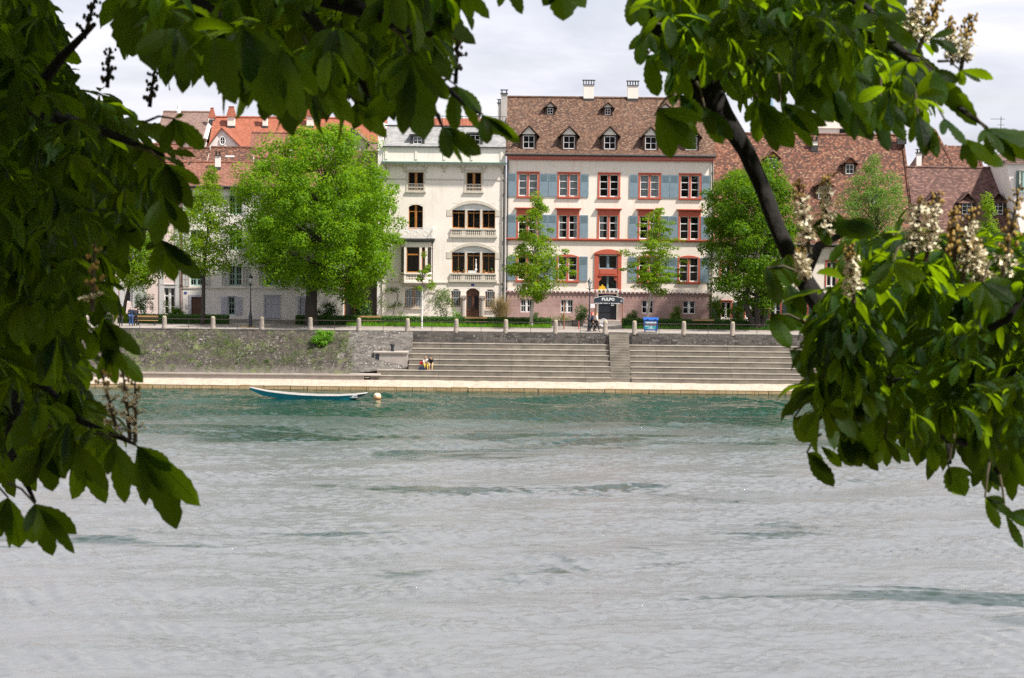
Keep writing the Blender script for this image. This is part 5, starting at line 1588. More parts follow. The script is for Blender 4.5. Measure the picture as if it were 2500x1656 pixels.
# little staked sapling
sp_ = [(608, 1030, 1040), (640, 1018, 1052), (665, 1012, 1058), (690, 1000, 1066), (708, 1008, 1062)]
c = at(1030, 798, 214.6)
e = empty('sapling', (c.x, 214.6, ZP), 'small sapling with whitewashed stem in front of the cream townhouse oriel', 'tree', 'trees along the promenade')
P, Nn, CC, cr = crown_points(sp_, 214.6, 26, 34, .3, 101, sq=.6)
leaf_cloud('crown', P, Nn, .17 * np.ones(len(P)), GRN['plane'], e, 102)
t = at(1034, 612, 214.6); m_ = at(1032, 700, 214.6)
mb = MB(); mb.tube([(c.x, 214.6, ZP - .1), (m_.x - .05, 214.6, m_.z)], [.075, .06], 8, 0); mb.tube([(m_.x - .05, 214.6, m_.z), t], [.05, .015], 6, 1)
for q in CC: mb.tube([Vector((m_.x, 214.6, min(q[2], t.z) - .15)), Vector(q)], [.02, .008], 4, 1)
mb.build('trunk', [mt['limewash'], mt['bark_grey']], e)

# ------------------------------------------------------------------ shrubs, hedges, grass
def shrub(label, u, vtop, w_px, Y, mat='shrub', n=900, leaf=.13, seed=1, vb=None, cat='shrub', group='shrubs in front of the houses', stems=True, spiky=False, name='shrub', zb=None):
    c = at(u, vtop, Y); hw = w_px * Y / F / 2; z0 = ZP if zb is None else zb; H = c.z - z0
    e = empty(name, (c.x, Y, z0), label, cat, group)
    r = np.random.default_rng(seed)
    if spiky:
        k = n; a = r.normal(size=(k, 2)) * .35; L = H * (.5 + .5 * r.random(k))
        P0 = np.stack([c.x + r.normal(size=k) * hw * .22, Y + r.normal(size=k) * hw * .22, np.full(k, z0)], 1)
        t = r.random(k)
        D = np.stack([a[:, 0] * hw / .5 * .8, a[:, 1] * hw, L], 1)
        P = P0 + D * (t ** .6)[:, None]
        T = D / np.linalg.norm(D, axis=1, keepdims=True)
        side = np.cross(T, r.normal(size=(k, 3))); side /= np.linalg.norm(side, axis=1, keepdims=True)
        V = np.stack([P, P + T * .22 + side * .015, P + T * .5, P + T * .22 - side * .015], 1).reshape(-1, 3)
        np_mesh('leaves', V, np.arange(4 * k).reshape(-1, 4), None, [GRN[mat]], e)
    else:
        ncl = 22; A = r.normal(size=(ncl, 3)); A /= np.linalg.norm(A, axis=1, keepdims=True); A *= (r.random(ncl) ** .4)[:, None]
        CC = np.array([c.x, Y, z0 + H * .55]) + A * np.array([hw * .8, hw * .7, H * .4])
        idx = r.integers(0, ncl, n); D = r.normal(size=(n, 3)); D /= np.linalg.norm(D, axis=1, keepdims=True)
        P = CC[idx] + D * (.25 + .75 * r.random(n))[:, None] * np.array([hw * .36, hw * .36, H * .2])
        leaf_cloud('leaves', P, D + r.normal(size=D.shape) * .4 + np.array([0, 0, .4]), leaf * (.6 + .8 * r.random(n)), GRN[mat], e, seed)
    if stems:
        mb = MB()
        for i in range(7): a_ = rnd.uniform(0, 6.28); mb.tube([(c.x, Y, z0 - .05), (c.x + math.cos(a_) * hw * .5, Y + math.sin(a_) * hw * .4, z0 + H * .6)], [.025, .008], 4)
        mb.build('stems', mt['bark_grey'], e)
    return e
shrub('round dark bush against the pale pink house beside the people', 350, 700, 58, 221, 'shrub', 1500, .13, 1)
shrub('wispy pale budding bush before the glazed door of the pink house', 410, 722, 42, 221, 'weed', 500, .1, 2)
shrub('low dark clump beside the brown door of the white house', 433, 748, 38, 220.5, 'dark', 900, .14, 3)
shrub('feathery green bush just right of the thick linden trunk', 798, 735, 66, 221, 'shrub', 1500, .13, 4, spiky=False)
shrub('tall green bush in front of the dark gap house', 888, 722, 62, 221, 'shrub', 1600, .15, 5)
shrub('rose bush with pale blossoms in front of the cream townhouse wall', 1082, 708, 62, 221.5, 'weed', 1500, .12, 6)
shrub('low green bush left of the column of the townhouse door', 1118, 752, 34, 221, 'lime', 600, .1, 7)
shrub('straw coloured tuft of tall dry grass beside the downpipe', 1222, 726, 44, 221, 'dry', 1800, .1, 8, spiky=True, stems=False, cat='grass tuft', name='dry_grass')
shrub('small bush at the left corner of the pink stone base', 1310, 762, 34, 221.5, 'shrub', 500, .11, 9)
shrub('slender upright bush left of the black lamp post', 1420, 738, 46, 220, 'shrub', 1300, .13, 10)
shrub('light bush between two basement windows right of the sign', 1545, 752, 40, 221.5, 'weed', 900, .12, 11)
shrub('dark bush left of the last basement window', 1650, 745, 42, 221.5, 'dark', 1000, .13, 12)
shrub('dark ivy like bush at the corner of the pink stone base', 1745, 715, 50, 221.5, 'dark', 1500, .14, 13)
shrub('broad dark shrub under the trunks of the dark green tree', 1800, 742, 75, 221, 'dark', 1400, .14, 14)
shrub('low tuft under the second basement window', 1372, 765, 26, 221.5, 'weed', 400, .1, 15)

# espalier climbers on the townhouse wall
def climber(label, pts, clumps, seed):
    r = np.random.default_rng(seed); Y = YF - .12
    w = [at(u, v, Y) for u, v in pts]
    e = empty('climbing_plant', (w[0].x, Y, ZP), label, 'climbing plant', 'climbers on the cream wall')
    mb = MB(); mb.tube(w, .03, 5); mb.build('stem', mt['bark_grey'], e)
    P, Nn = [], []
    for (u, v, ru, rv, n_) in clumps:
        c = at(u, v, Y - .1); k = Y / F
        q = r.normal(size=(n_, 3)) * np.array([ru * k * .45, .1, rv * k * .45]) + np.array(c)
        P.append(q); Nn.append(r.normal(size=(n_, 3)) + np.array([0, -.8, .5]))
    P = np.concatenate(P); leaf_cloud('leaves', P, np.concatenate(Nn), .13 * np.ones(len(P)), GRN['weed'], e, seed)
climber('espalier climber left of the barred window with two leafy arms', [(962, 772), (961, 760), (964, 752), (955, 750), (970, 735), (972, 722), (968, 712), (950, 708), (935, 708)],
        [(948, 708, 22, 8, 110), (966, 708, 14, 8, 70), (935, 746, 12, 16, 70), (952, 752, 14, 10, 70), (972, 745, 18, 8, 90), (978, 768, 12, 8, 50), (928, 738, 8, 12, 40)], 3)
climber('espalier climber right of the barred window reaching over the rose bush', [(1092, 772), (1085, 745), (1078, 735), (1068, 726), (1070, 715), (1062, 708), (1048, 708)],
        [(1075, 712, 20, 8, 110), (1092, 712, 14, 12, 80), (1048, 706, 12, 8, 40), (1052, 736, 14, 6, 40), (1075, 730, 10, 8, 30)], 5)

def hedge(label, u0, u1, Y, zt, th=.9, seed=0, mat='hedge', dens=420):
    x0, x1 = at(u0, 785, Y).x, at(u1, 785, Y).x
    e = empty('hedge', ((x0 + x1) / 2, Y, ZP), label, 'hedge', 'clipped hedges along the promenade')
    mb = MB(); mb.box(x0 + .08, x1 - .08, Y + .08, Y + th - .08, ZP - .05, zt - .08)
    mt.setdefault('hedgecore', M('hedge twigs', (.02, .035, .01), (.03, .05, .015), 9, .95, .9))
    mb.build('core', mt['hedgecore'], e)
    r = np.random.default_rng(seed)
    L = x1 - x0; H = zt - ZP
    n1, n2 = int(L * H * dens), int(L * th * dens)
    P1 = np.stack([x0 + L * r.random(n1), Y + .05 * r.normal(size=n1), ZP + H * r.random(n1)], 1); N1 = r.normal(size=(n1, 3)) * .6 + np.array([0, -1, .2])
    P2 = np.stack([x0 + L * r.random(n2), Y + th * r.random(n2), zt + .05 * r.normal(size=n2)], 1); N2 = r.normal(size=(n2, 3)) * .6 + np.array([0, -.1, 1])
    n3 = int(th * H * dens)
    P3 = np.concatenate([np.stack([np.full(n3, x) + .04 * r.normal(size=n3), Y + th * r.random(n3), ZP + H * r.random(n3)], 1) for x in (x0, x1)]); N3 = r.normal(size=(2 * n3, 3))
    P = np.concatenate([P1, P2, P3]); leaf_cloud('leaves', P, np.concatenate([N1, N2, N3]), .085 * (.7 + .6 * r.random(len(P))), GRN[mat], e, seed, wr=.8)
hz = lambda v, u, Y: at(u, v, Y).z
hedge('clipped hedge behind the people and bench at far left', 230, 556, 217.6, hz(771, 500, 217.6), seed=1)
hedge('long clipped hedge behind the linden trunk and in front of the cream townhouse', 722, 1345, 218.0, hz(775, 1000, 218.0), seed=2)
hedge('clipped hedge right of the sign behind the blue container', 1521, 2000, 217.6, hz(782, 1700, 217.6), seed=3)
hedge('clipped hedge at far right below the narrow columnar tree', 2040, 2600, 217.6, hz(786, 2300, 217.6), seed=4)
# grass strips
def grass(name, u0, u1, Y0_, Y1_, n, seed, mats='weed', h=.2):
    x0, x1 = at(u0, 790, Y0_).x, at(u1, 790, Y0_).x; r = np.random.default_rng(seed)
    mb = MB(); mb.box(x0, x1, Y0_, Y1_, ZP - .02, ZP + .05); b = mb.build(name, mt['soil'], kind='stuff', label='strip of grass and low flowers in front of the hedge', cat='grass')
    P = np.stack([x0 + (x1 - x0) * r.random(n), Y0_ + (Y1_ - Y0_) * r.random(n), np.full(n, ZP + .04)], 1)
    D = r.normal(size=(n, 3)) * .3 + np.array([0, 0, 1]); D *= (h * (.5 + r.random(n)))[:, None]
    s = np.cross(D, r.normal(size=(n, 3))); s /= np.linalg.norm(s, axis=1, keepdims=True); s *= .03
    V = np.stack([P - s, P + s, P + D + s * .4, P + D - s * .4], 1).reshape(-1, 3)
    np_mesh('blades', V, np.arange(4 * n).reshape(-1, 4), None, [GRN[mats]], b)
grass('grass', 845, 1346, 215.2, 217.95, 9000, 4, 'lime')
grass('grass', 1525, 1990, 215.6, 217.5, 6000, 5, 'hedge')
mb = MB()
for u0, u1 in ((845, 1346), (1522, 1990)):
    x0, x1 = at(u0, 790, 215).x, at(u1, 790, 215).x; mb.box(x0, x1, 215.0, 215.18, ZP, ZP + .1)
mb.build('kerb', mt['concrete'], kind='structure')

# bush and weeds on the revetment
shrub('bright green bush growing out of the sloping stone bank', 786, 806, 74, 208.6, 'lime', 2600, .14, 30, zb=3.0, group=None, name='bush')
def slope_z(y): return np.interp(y, [204.35, 205, 208, 210.55], [1.16, 1.5, 3.1, ZP])
r = np.random.default_rng(77)
n_ = 620
cxs = XL + (x_rub - XL) * r.random(n_)
cys = 204.6 + 5.6 * r.random(n_) ** .9
P, Nn, S = [], [], []
for x, y in zip(cxs, cys):
    f = math.sin(x * .5) * math.cos(x * .23 + y)
    if f < -.25 and r.random() < .8: continue
    k = int(12 + 50 * r.random()); w_ = .1 + .28 * r.random()
    q = np.stack([x + r.normal(size=k) * w_ * 1.5, y + r.normal(size=k) * w_, np.zeros(k)], 1); q[:, 2] = slope_z(q[:, 1]) + .04 + np.abs(r.normal(size=k)) * .12
    P.append(q); Nn.append(r.normal(size=(k, 3)) + np.array([0, -.4, .8])); S.append(.07 + .07 * r.random(k))
P = np.concatenate(P); leaf_cloud('weeds', P, np.concatenate(Nn), np.concatenate(S), GRN['weed'], None, 8, label='patchy weeds and moss tufts on the sloping stone bank', cat='weeds', kind='stuff')
P = np.stack([at(955, 900, 205).x + 45 * r.random(500) - 22, 204.4 + r.random(500) * .3, np.full(500, .82)], 1)
# ------------------------------------------------------------------ bollards and rails
def proto_bollard():
    e = empty('stone_bollard', (0, 0, 0), 'x', 'bollard', 'stone bollards along the river wall')
    mb = MB(); mb.lathe([(.24, -.1), (.25, .0), (.215, .3), (.2, .7), (.19, .98), (.175, 1.05)], (0, 0, 0), 14); mb.build('post', mt['bollard'], e, smooth=False)
    mb = MB(); mb.lathe([(.178, 1.045), (.16, 1.1), (.1, 1.13), (.01, 1.14)], (0, 0, 0), 14); mb.build('cap', mt['lichen'], e)
    return e
bu = [161, 281, 401.5, 520, 639, 757.6, 876, 995, 1114, 1235, 1356.5, 1477.5, 1549, 1669.5, 1788.6, 1908, 2028, 2148, 2268, 2388, 2508]
bl = ['stone bollard hidden among leaves at the far left', 'stone bollard in front of the standing people', 'stone bollard in front of the pink house bench', 'stone bollard beside the dark trunk left of the linden', 'stained stone bollard just right of the left lamp post',
      'stone bollard in front of the thick linden trunk', 'stone bollard at the top of the masonry corner above the landing block', 'yellow capped bollard left of the whitewashed sapling',
      'yellow capped bollard in front of the townhouse door bench', 'yellow capped bollard below the dry grass tuft', 'stone bollard left of the walking pair', 'stone bollard at the left top of the narrow stair', 'stone bollard at the right top of the narrow stair',
      'stone bollard between the blue container and the right bench', 'stone bollard just right of the bench below the dark tree', 'stone bollard below the curved limb', 'stone bollard first behind the right hand leaf mass',
      'stone bollard second behind the right hand leaf mass', 'stone bollard third behind the right hand leaf mass', 'stone bollard fourth behind the right hand leaf mass', 'stone bollard at the right edge of the picture']
pb_ = proto_bollard(); bX = []
for i, (u, l) in enumerate(zip(bu, bl)):
    x = at(u, 800, 210.75).x; bX.append(x)
    o = pb_ if i == 0 else copy_tree(pb_)
    o.location = (x, 210.75, ZP); o['label'] = l
    o.rotation_euler.z = i * 1.3
k_ = 0
for i in range(len(bX) - 1):
    if i == 11: continue
    a, b = bX[i] + .19, bX[i + 1] - .19; Y = 210.75
    ref = bl[i].replace('stone bollard', 'bollard').replace('stained ', '').replace('yellow capped ', '')
    e = empty('rail', ((a + b) / 2, Y, ZP), ('thin iron rail starting at the ' + ref)[:200], 'railing', 'iron rails between the bollards')
    e['label'] = ' '.join(('iron rail right of the ' + ref).split()[:16])
    mb = MB(); 
    for z in (.88,): mb.tube([(a, Y, ZP + z), (b, Y, ZP + z)], .03, 6)
    mb.build('rail_bar', mt['iron'], e)
    mb = MB(); mb.tube([(a, Y, ZP + .42), (b, Y, ZP + .42)], .014, 6); mb.build('lower_bar', mt['iron'], e)
    mb = MB(); m_ = (a + b) / 2; mb.tube([(m_, Y, ZP - .05), (m_, Y, ZP + .88)], .025, 6); mb.build('post', mt['iron'], e)

# ------------------------------------------------------------------ lamps
def lamp(label, u, Y, vtop):
    c = at(u, vtop, Y); x = c.x; H = c.z - ZP
    e = empty('street_lamp', (x, Y, ZP), label, 'street lamp', 'old lantern posts on the promenade')
    mb = MB(); mb.lathe([(.19, 0), (.19, .12), (.165, .16), (.155, .95), (.17, 1.0), (.12, 1.15), (.085, 1.35), (.095, 1.42), (.065, 1.5), (.055, 2.3), (.065, 2.34), (.05, 2.4), (.042, H - 1.15), (.08, H - 1.1), (.1, H - 1.02), (.05, H - .92), (.05, H - .82)], (x, Y, ZP), 10)
    mb.tube([(x - .28, Y, ZP + H - .98), (x + .28, Y, ZP + H - .98)], .022, 6)
    mb.build('post', mt['black'], e)
    L = ZP + H - .82
    mb = MB()
    for i in range(4):
        a = math.pi / 4 + i * math.pi / 2; ca, sa = math.cos(a), math.sin(a)
        mb.tube([(x + .1 * ca, Y + .1 * sa, L), (x + .2 * ca, Y + .2 * sa, L + .42)], .014, 5)
        b = a + math.pi / 2
        mb.tube([(x + .2 * ca, Y + .2 * sa, L + .42), (x + .2 * math.cos(b), Y + .2 * math.sin(b), L + .42)], .016, 5)
    mb.lathe([(.11, -.04), (.11, .0)], (x, Y, L), 8)
    ln = mb.build('lantern', mt['black'], e)
    mb = MB(); mb.tube([(x, Y, L), (x, Y, L + .42)], [.085, .185], 4); mb.build('lantern_glass', mt['lampglass'], ln)
    mb = MB(); mb.lathe([(.24, 0), (.21, .05), (.12, .17), (.1, .2), (.06, .26), (.03, .3), (.035, .34), (.005, .42)], (x, Y, L + .43), 8); mb.build('lantern_roof', mt['black'], ln)
    return e
mt['lampglass'] = M('milky lamp glass', (.6, .6, .58), (.5, .5, .5), 5, .2)
lamp('black cast iron lamp post in front of the white house half under the linden', 612, 213.6, 668)
lamp('black cast iron lamp post standing left of the banner doorway', 1440, 213.6, 678)
c = at(604, 806, 213); mb = MB()
for k in range(60):
    a_ = rnd.uniform(0, 6.28); q = rnd.uniform(0, .55); L = rnd.uniform(.1, .3)
    p = Vector((c.x + q * math.cos(a_) * 1.6, 213.2 + q * math.sin(a_), ZP)); s_ = Vector((rnd.uniform(-1, 1), rnd.uniform(-1, 1), 0)).normalized() * .03
    mb.poly([p - s_, p + s_, p + s_ * .3 + Vector((rnd.uniform(-.1, .1), 0, L))])
mb.build('dry_weeds', GRN['dry'], label='yellow dry weeds at the foot of the left lamp post', cat='weeds', kind='stuff')

# ------------------------------------------------------------------ benches
def bench_proto():
    e = empty('park_bench', (0, 0, 0), 'x', 'bench', 'benches facing the river')
    mb = MB(); mb.box(-1.0, 1.0, .22, .26, .72, .86); mb.build('backrest', mt['slatwood'], e)
    mb = MB(); mb.box(-1.0, 1.0, -.25, -.12, .42, .46); mb.box(-1.0, 1.0, -.09, .04, .42, .46); mb.box(-1.0, 1.0, .07, .2, .42, .46); mb.build('seat', mt['slatwood'], e)
    for x in (-.75, .75):
        mb = MB(); mb.box(x - .03, x + .03, -.22, -.16, 0, .42); mb.box(x - .03, x + .03, .14, .2, 0, .42); mb.box(x - .03, x + .03, -.24, .21, .38, .418)
        mb.tube([(x, .2, .4), (x, .28, .88)], .02, 5); mb.build('leg', mt['black'], e)
    return e
bp = bench_proto()
for i, (u, l) in enumerate(((358, 'wooden bench beside the standing people at the left'), (904, 'wooden bench right of the linden trunk before the hedge'), (1162, 'wooden bench in front of the townhouse door'), (1717, 'wooden bench in front of the last basement window'), (1965, 'wooden bench behind the hanging leaves right of the dark tree'))):
    o = bp if i == 0 else copy_tree(bp)
    Y = 216.9 if i else 214.8
    o.location = (at(u, 785, Y).x, Y, ZP + (.05 if i else 0)); o['label'] = l

# ------------------------------------------------------------------ sign and round sign
x0, x1, z0, z1 = rect(1450, 726, 1522, 741, YF - 1.8)
ys_ = YF - 1.8
sg = empty('shop_sign', ((x0 + x1) / 2, ys_, ZP), 'black arched banner sign reading PULPO on posts before the dark doorway', 'sign')
mt['signblack'] = M('blackboard paint', (.02, .03, .045), (.03, .045, .06), 4, .6)
xm = (x0 + x1) / 2
A = arc(x0, x1, z1 - .12, .22, 14)
mb = MB(); mb.prism([(x0, z0 + .02), (x1, z0 + .02)] + A, ys_, ys_ + .05); mb.build('board', mt['signblack'], sg)
A2 = [(a, b + .0) for a, b in A]
mb = MB(); mb.tube([(x0, ys_ + .02, z0)] + [(x0, ys_ + .02, z1 - .12)] + [(a, ys_ + .02, b + .01) for a, b in reversed(A)] + [(x1, ys_ + .02, z0)], .022, 5); mb.build('board_frame', mt['white'], sg)
def text(body, x, y, z, size, mat, parent, name='lettering', sx=1.0, off=0.012, ext=.008, parts=None, rot=0):
    cu = bpy.data.curves.new(name, 'FONT'); cu.body = body; cu.size = size; cu.extrude = ext; cu.align_x = 'CENTER'; cu.align_y = 'CENTER'; cu.offset = off; cu.space_character = 1.12
    t_o = bpy.data.objects.new('t', cu); COL.objects.link(t_o)
    dg = bpy.context.evaluated_depsgraph_get(); dg.update()
    me = bpy.data.meshes.new_from_object(t_o.evaluated_get(dg)); me.name = name
    bpy.data.objects.remove(t_o); bpy.data.curves.remove(cu)
    me.materials.clear(); me.materials.append(mat)
    o = bpy.data.objects.new(name, me); COL.objects.link(o)
    o.parent = parent; o.location = Vector((x, y, z)) - wloc(parent); o.rotation_euler = (math.pi / 2, 0, rot); o.scale = (sx, 1, 1)
    return o
mt['signwhite'] = M('white sign paint', (.85, .85, .85), None, 4, .6)
text('PULPO', xm - .05, ys_ - .012, (z0 + z1) / 2 + .08, .36, mt['signwhite'], sg, off=.022)
# the small second line is too blurred to read in the photograph: rows of short strokes of the same size
mb = MB(); q_ = random.Random(4); x = x0 + .08
for run, zz_ in ((4, .0), (7, .0), (6, .0), (2, .0), (14, .0)):
    for k in range(run):
        w_ = q_.uniform(.025, .05); mb.box(x, x + w_, ys_ - .02, ys_ - .008, z0 - .045, z0 + q_.uniform(.02, .07)); x += w_ + .02
    x += .1
x = xm + .22
for k in range(5): w_ = q_.uniform(.03, .05); mb.box(x, x + w_, ys_ - .02, ys_ - .008, z0 - .22, z0 - .12); x += w_ + .02
mb.build('small_lettering', mt['signwhite'], sg)
mb = MB(); mb.tube([(x1 - .3, ys_ - .02, z0 + .22), (x1 - .22, ys_ - .02, z0 + .12), (x1 - .08, ys_ - .02, z0 + .34)], .018, 5); mb.tube([(x1 - .24, ys_ - .02, z0 + .3), (x1 - .12, ys_ - .02, z0 + .14)], .015, 5); mb.build('emblem', mt['signwhite'], sg)
mb = MB(); mb.tube([(x0 + .1, ys_ + .08, ZP), (x0 + .1, ys_ + .08, z0 + .2)], .04, 6); mb.build('post', mt['wood_or'], sg)
mb = MB(); mb.tube([(x1 - .08, ys_ + .08, ZP), (x1 - .08, ys_ + .08, z0 + .2)], .04, 6); mb.build('post', mt['wood_or'], sg)
c = at(1474, 789, 212.2)
e = empty('round_sign', (c.x, 212.6, ZP), 'small round white sign peeking out behind the bollard by the stair', 'sign')
mb = MB(); mb.tube([(c.x + .34 * math.cos(t), 212.6, c.z + .34 * math.sin(t)) for t in np.linspace(0, 2 * math.pi, 21)], .03, 6); mb.build('rim', mt['white'], e)
mb = MB(); mb.poly([(c.x + .32 * math.cos(t), 212.6, c.z + .32 * math.sin(t)) for t in np.linspace(0, 2 * math.pi, 21)[:-1]]); mb.build('disc', mt['lou'], e)
mb = MB(); mb.tube([(c.x, 212.63, ZP), (c.x, 212.63, c.z)], .03, 6); mb.build('post', mt['iron'], e)
c = at(1447, 747, 213.4)
mb = MB(); mb.box(c.x - .2, c.x + .2, 213.35, 213.38, c.z - .18, c.z + .18); mb.build('notice_board', mt['white'], label='small white notice fixed to the lamp post by the doorway', cat='notice')
# planters on the terrace left of the door
for i, u in enumerate((1355, 1385, 1410)):
    c = at(u, 790, 219.5); e = empty('planter_crate', (c.x, 219.5, ZP), ['weathered wooden planter left in the row before the pink stone base', 'weathered wooden planter in the middle of the row before the pink base', 'weathered wooden planter nearest the lamp post'][i], 'planter', 'planters before the pink base')
    mb = MB(); mb.box(c.x - .5, c.x + .5, 219.3, 219.8, ZP, ZP + .5); mb.box(c.x - .53, c.x + .53, 219.26, 219.84, ZP + .5, ZP + .55); mb.build('box', mt['bark_grey'], e)
    r2 = np.random.default_rng(200 + i); P = np.stack([c.x + .4 * r2.normal(size=150) * .6, 219.5 + r2.normal(size=150) * .15, ZP + .55 + np.abs(r2.normal(size=150)) * .2], 1)
    leaf_cloud('plants', P, r2.normal(size=(150, 3)), .09 * np.ones(150), GRN['weed'], e, i)
for u, l in ((1377, 'thin red brown post left of the row of planters'), (1413, 'thin red brown post at the right end of the planters')):
    c = at(u, 790, 215.5); mb = MB(); mb.lathe([(.07, 0), (.05, .1), (.04, .7 if u > 1400 else 2.4), (.05, .74 if u > 1400 else 2.44)], (c.x, 215.5, ZP), 8); mb.build('marker_post', mt['red'] if u > 1400 else mt['wood_or'], label=l, cat='post')

# ------------------------------------------------------------------ waste container
x0, x1, z0, z1 = rect(1570.5, 775, 1607.5, 811, 212.0)
xm = (x0 + x1) / 2; Yc = 212.0
m, nt = new_mat('painted container panel'); n = N(nt)
pos = n.add('ShaderNodeNewGeometry').outputs['Position']; sep = n.add('ShaderNodeSeparateXYZ', Vector=pos)
cn = n.noise(n.scl(pos, 1, 1, 1.8), 2.4, 5, .6)
zz = n.math('DIVIDE', n.math('SUBTRACT', sep.outputs[2], ZP), 1.3)
c1 = n.mix(n.ramp(cn, [(.46, (0, 0, 0)), (.56, (1, 1, 1))]), (.02, .35, .62), (.75, .82, .85))
c2 = n.mix(n.ramp(cn, [(.5, (0, 0, 0)), (.62, (1, 1, 1))]), (.02, .36, .42), (.5, .7, .75))
c3 = n.mix(n.ramp(cn, [(.45, (0, 0, 0)), (.55, (1, 1, 1))]), (.35, .01, .03), (.04, .02, .03))
c = n.mix(n.math('GREATER_THAN', zz, .50), c2, c3); c = n.mix(n.math('GREATER_THAN', zz, .58), c, c1)
n.out(n.pbr(c, .5)); mt['binart'] = m
mt['binblue'] = M('blue container plastic', (.02, .11, .42), (.015, .09, .36), 4, .45)
e = empty('waste_container', (xm, Yc, ZP), 'blue wheeled waste container painted with clouds near the stair top', 'waste container')
mb = MB()
zb, zt = ZP + .2, ZP + 1.18
b0, b1, t0, t1_ = x0 + .1, x1 - .1, x0 + .03, x1 - .03
fr = [(b0, Yc, zb), (b1, Yc, zb), (t1_, Yc - .12, zt), (t0, Yc - .12, zt)]; bk = [(x, Yc + (.75 if i < 2 else .87), z) for i, (x, y, z) in enumerate(fr)]
mb.poly(fr); mb.poly(bk[::-1]); mb.poly([fr[0], fr[3], bk[3], bk[0]]); mb.poly([fr[1], bk[1], bk[2], fr[2]]); mb.poly([fr[0], bk[0], bk[1], fr[1]])
mb.box(x0, x1, Yc - .17, Yc - .1, zt - .06, zt); mb.box(b0, b1, Yc - .02, Yc, zb, zb + .06)
for x in (t0 + .03, t1_ - .09): mb.poly([(x + .0, Yc - .02, zb), (x + .06, Yc - .02, zb), (x + .06, Yc - .14, zt - .06), (x, Yc - .14, zt - .06)])
mb.build('body', mt['binblue'], e)
mb = MB(); mb.poly([(b0 + .02, Yc - .02, zb + .1), (b1 - .1, Yc - .02, zb + .1), (t1_ - .16, Yc - .13, zt - .18), (t0 + .1, Yc - .13, zt - .18)]); mb.build('painted_panel', mt['binart'], e)
mb = MB(); mb.prismx([(Yc - .15, zt), (Yc + .85, zt), (Yc + .8, zt + .1), (Yc + .35, zt + .17), (Yc - .12, zt + .07)][::-1], x0, x1)
for x in (x0 + .3, x1 - .35): mb.box(x, x + .16, Yc - .2, Yc - .12, zt + .01, zt + .06)
mb.build('lid', mt['binblue'], e)
for x in (b0 + .07, b1 - .07):
    for y in (Yc + .1, Yc + .65):
        mb = MB(); mb.tube([(x - .03, y, ZP + .09), (x + .03, y, ZP + .09)], .09, 14); wh = mb.build('wheel', mt['black'], e)
        mb = MB(); mb.box(x - .045, x - .032, y - .04, y + .04, ZP + .08, ZP + .2); mb.box(x + .032, x + .045, y - .04, y + .04, ZP + .08, ZP + .2); mb.box(x - .05, x + .05, y - .05, y + .05, ZP + .19, ZP + .205); mb.build('fork', mt['whitemetal'], wh)

# ------------------------------------------------------------------ boat and buoy
Yb = onz(750, 974, 0).y
L0, L1 = at(610, 950, Yb), at(897, 962, Yb)
bo = empty('rowing_boat', ((L0.x + L1.x) / 2, Yb, 0), 'long flat turquoise river boat with white gunwale moored by the quay', 'boat')
mt['boat'] = M('turquoise boat paint', (.008, .21, .26), (.006, .17, .22), 2, .45)
mt['boatin'] = M('boat inside wood', (.50, .42, .36), (.40, .34, .29), 4, .7)
S_ = 40; hull, inn, gun = MB(), MB(), MB()
def sec(t):
    x = L0.x + (L1.x - L0.x) * t
    v = np.interp(t, [0, .06, .16, .3, .45, .6, .75, .88, 1], [947, 951, 956.5, 961, 964.5, 966, 966.2, 964.5, 960.5])
    uu = 610 + 287 * t
    zt = at(uu, v, Yb - .5).z
    vb = np.interp(t, [0, .1, .2, .3, .8, .86, .93, 1], [953, 966, 972, 974, 979, 977, 971, 963.5])
    zb = max(-.12, at(uu, vb, Yb - .5).z) if (t < .25 or t > .82) else -.12
    w = .52 * min(1, (t / .32) ** .6 if t < .32 else 1) * min(1, ((1 - t) / .25) ** .55 if t > .75 else 1)
    w = max(w, .06)
    zb = min(zb, zt - .1)
    return x, zt, zb, w
secs = [sec(i / S_) for i in range(S_ + 1)]
for (xa, zta, zba, wa), (xc, ztc, zbc, wc) in zip(secs[:-1], secs[1:]):
    for s in (-1, 1):
        q = [(xa, Yb + s * wa * .72, zba), (xc, Yb + s * wc * .72, zbc), (xc, Yb + s * wc, ztc), (xa, Yb + s * wa, zta)]
        hull.poly(q if s < 0 else q[::-1])
        q = [(xa, Yb + s * (wa * .7 - .02), zba + .05), (xc, Yb + s * (wc * .7 - .02), zbc + .05), (xc, Yb + s * (wc - .04), ztc), (xa, Yb + s * (wa - .04), zta)]
        inn.poly(q if s > 0 else q[::-1])
        g0, g1 = (Yb + s * wa - .03, Yb + s * wa + .03), (Yb + s * wc - .03, Yb + s * wc + .03)
        gun.poly([(xa, g0[0], zta + .03), (xc, g1[0], ztc + .03), (xc, g1[1], ztc + .03), (xa, g0[1], zta + .03)])
        gun.poly([(xa, g0[0], zta - .03), (xc, g1[0], ztc - .03), (xc, g1[0], ztc + .03), (xa, g0[0], zta + .03)])
        gun.poly([(xa, g0[1], zta - .03), (xc, g1[1], ztc - .03), (xc, g1[1], ztc + .03), (xa, g0[1], zta + .03)])
    hull.poly([(xa, Yb - wa * .72, zba), (xa, Yb + wa * .72, zba), (xc, Yb + wc * .72, zbc), (xc, Yb - wc * .72, zbc)])
    inn.poly([(xa, Yb - wa * .7, zba + .05), (xc, Yb - wc * .7, zbc + .05), (xc, Yb + wc * .7, zbc + .05), (xa, Yb + wa * .7, zba + .05)])
hb = hull.build('hull', mt['boat'], bo, smooth=False); inn.build('inner_planking', mt['boatin'], bo)
gun.build('gunwale', mt['white'], bo)
mb = MB()
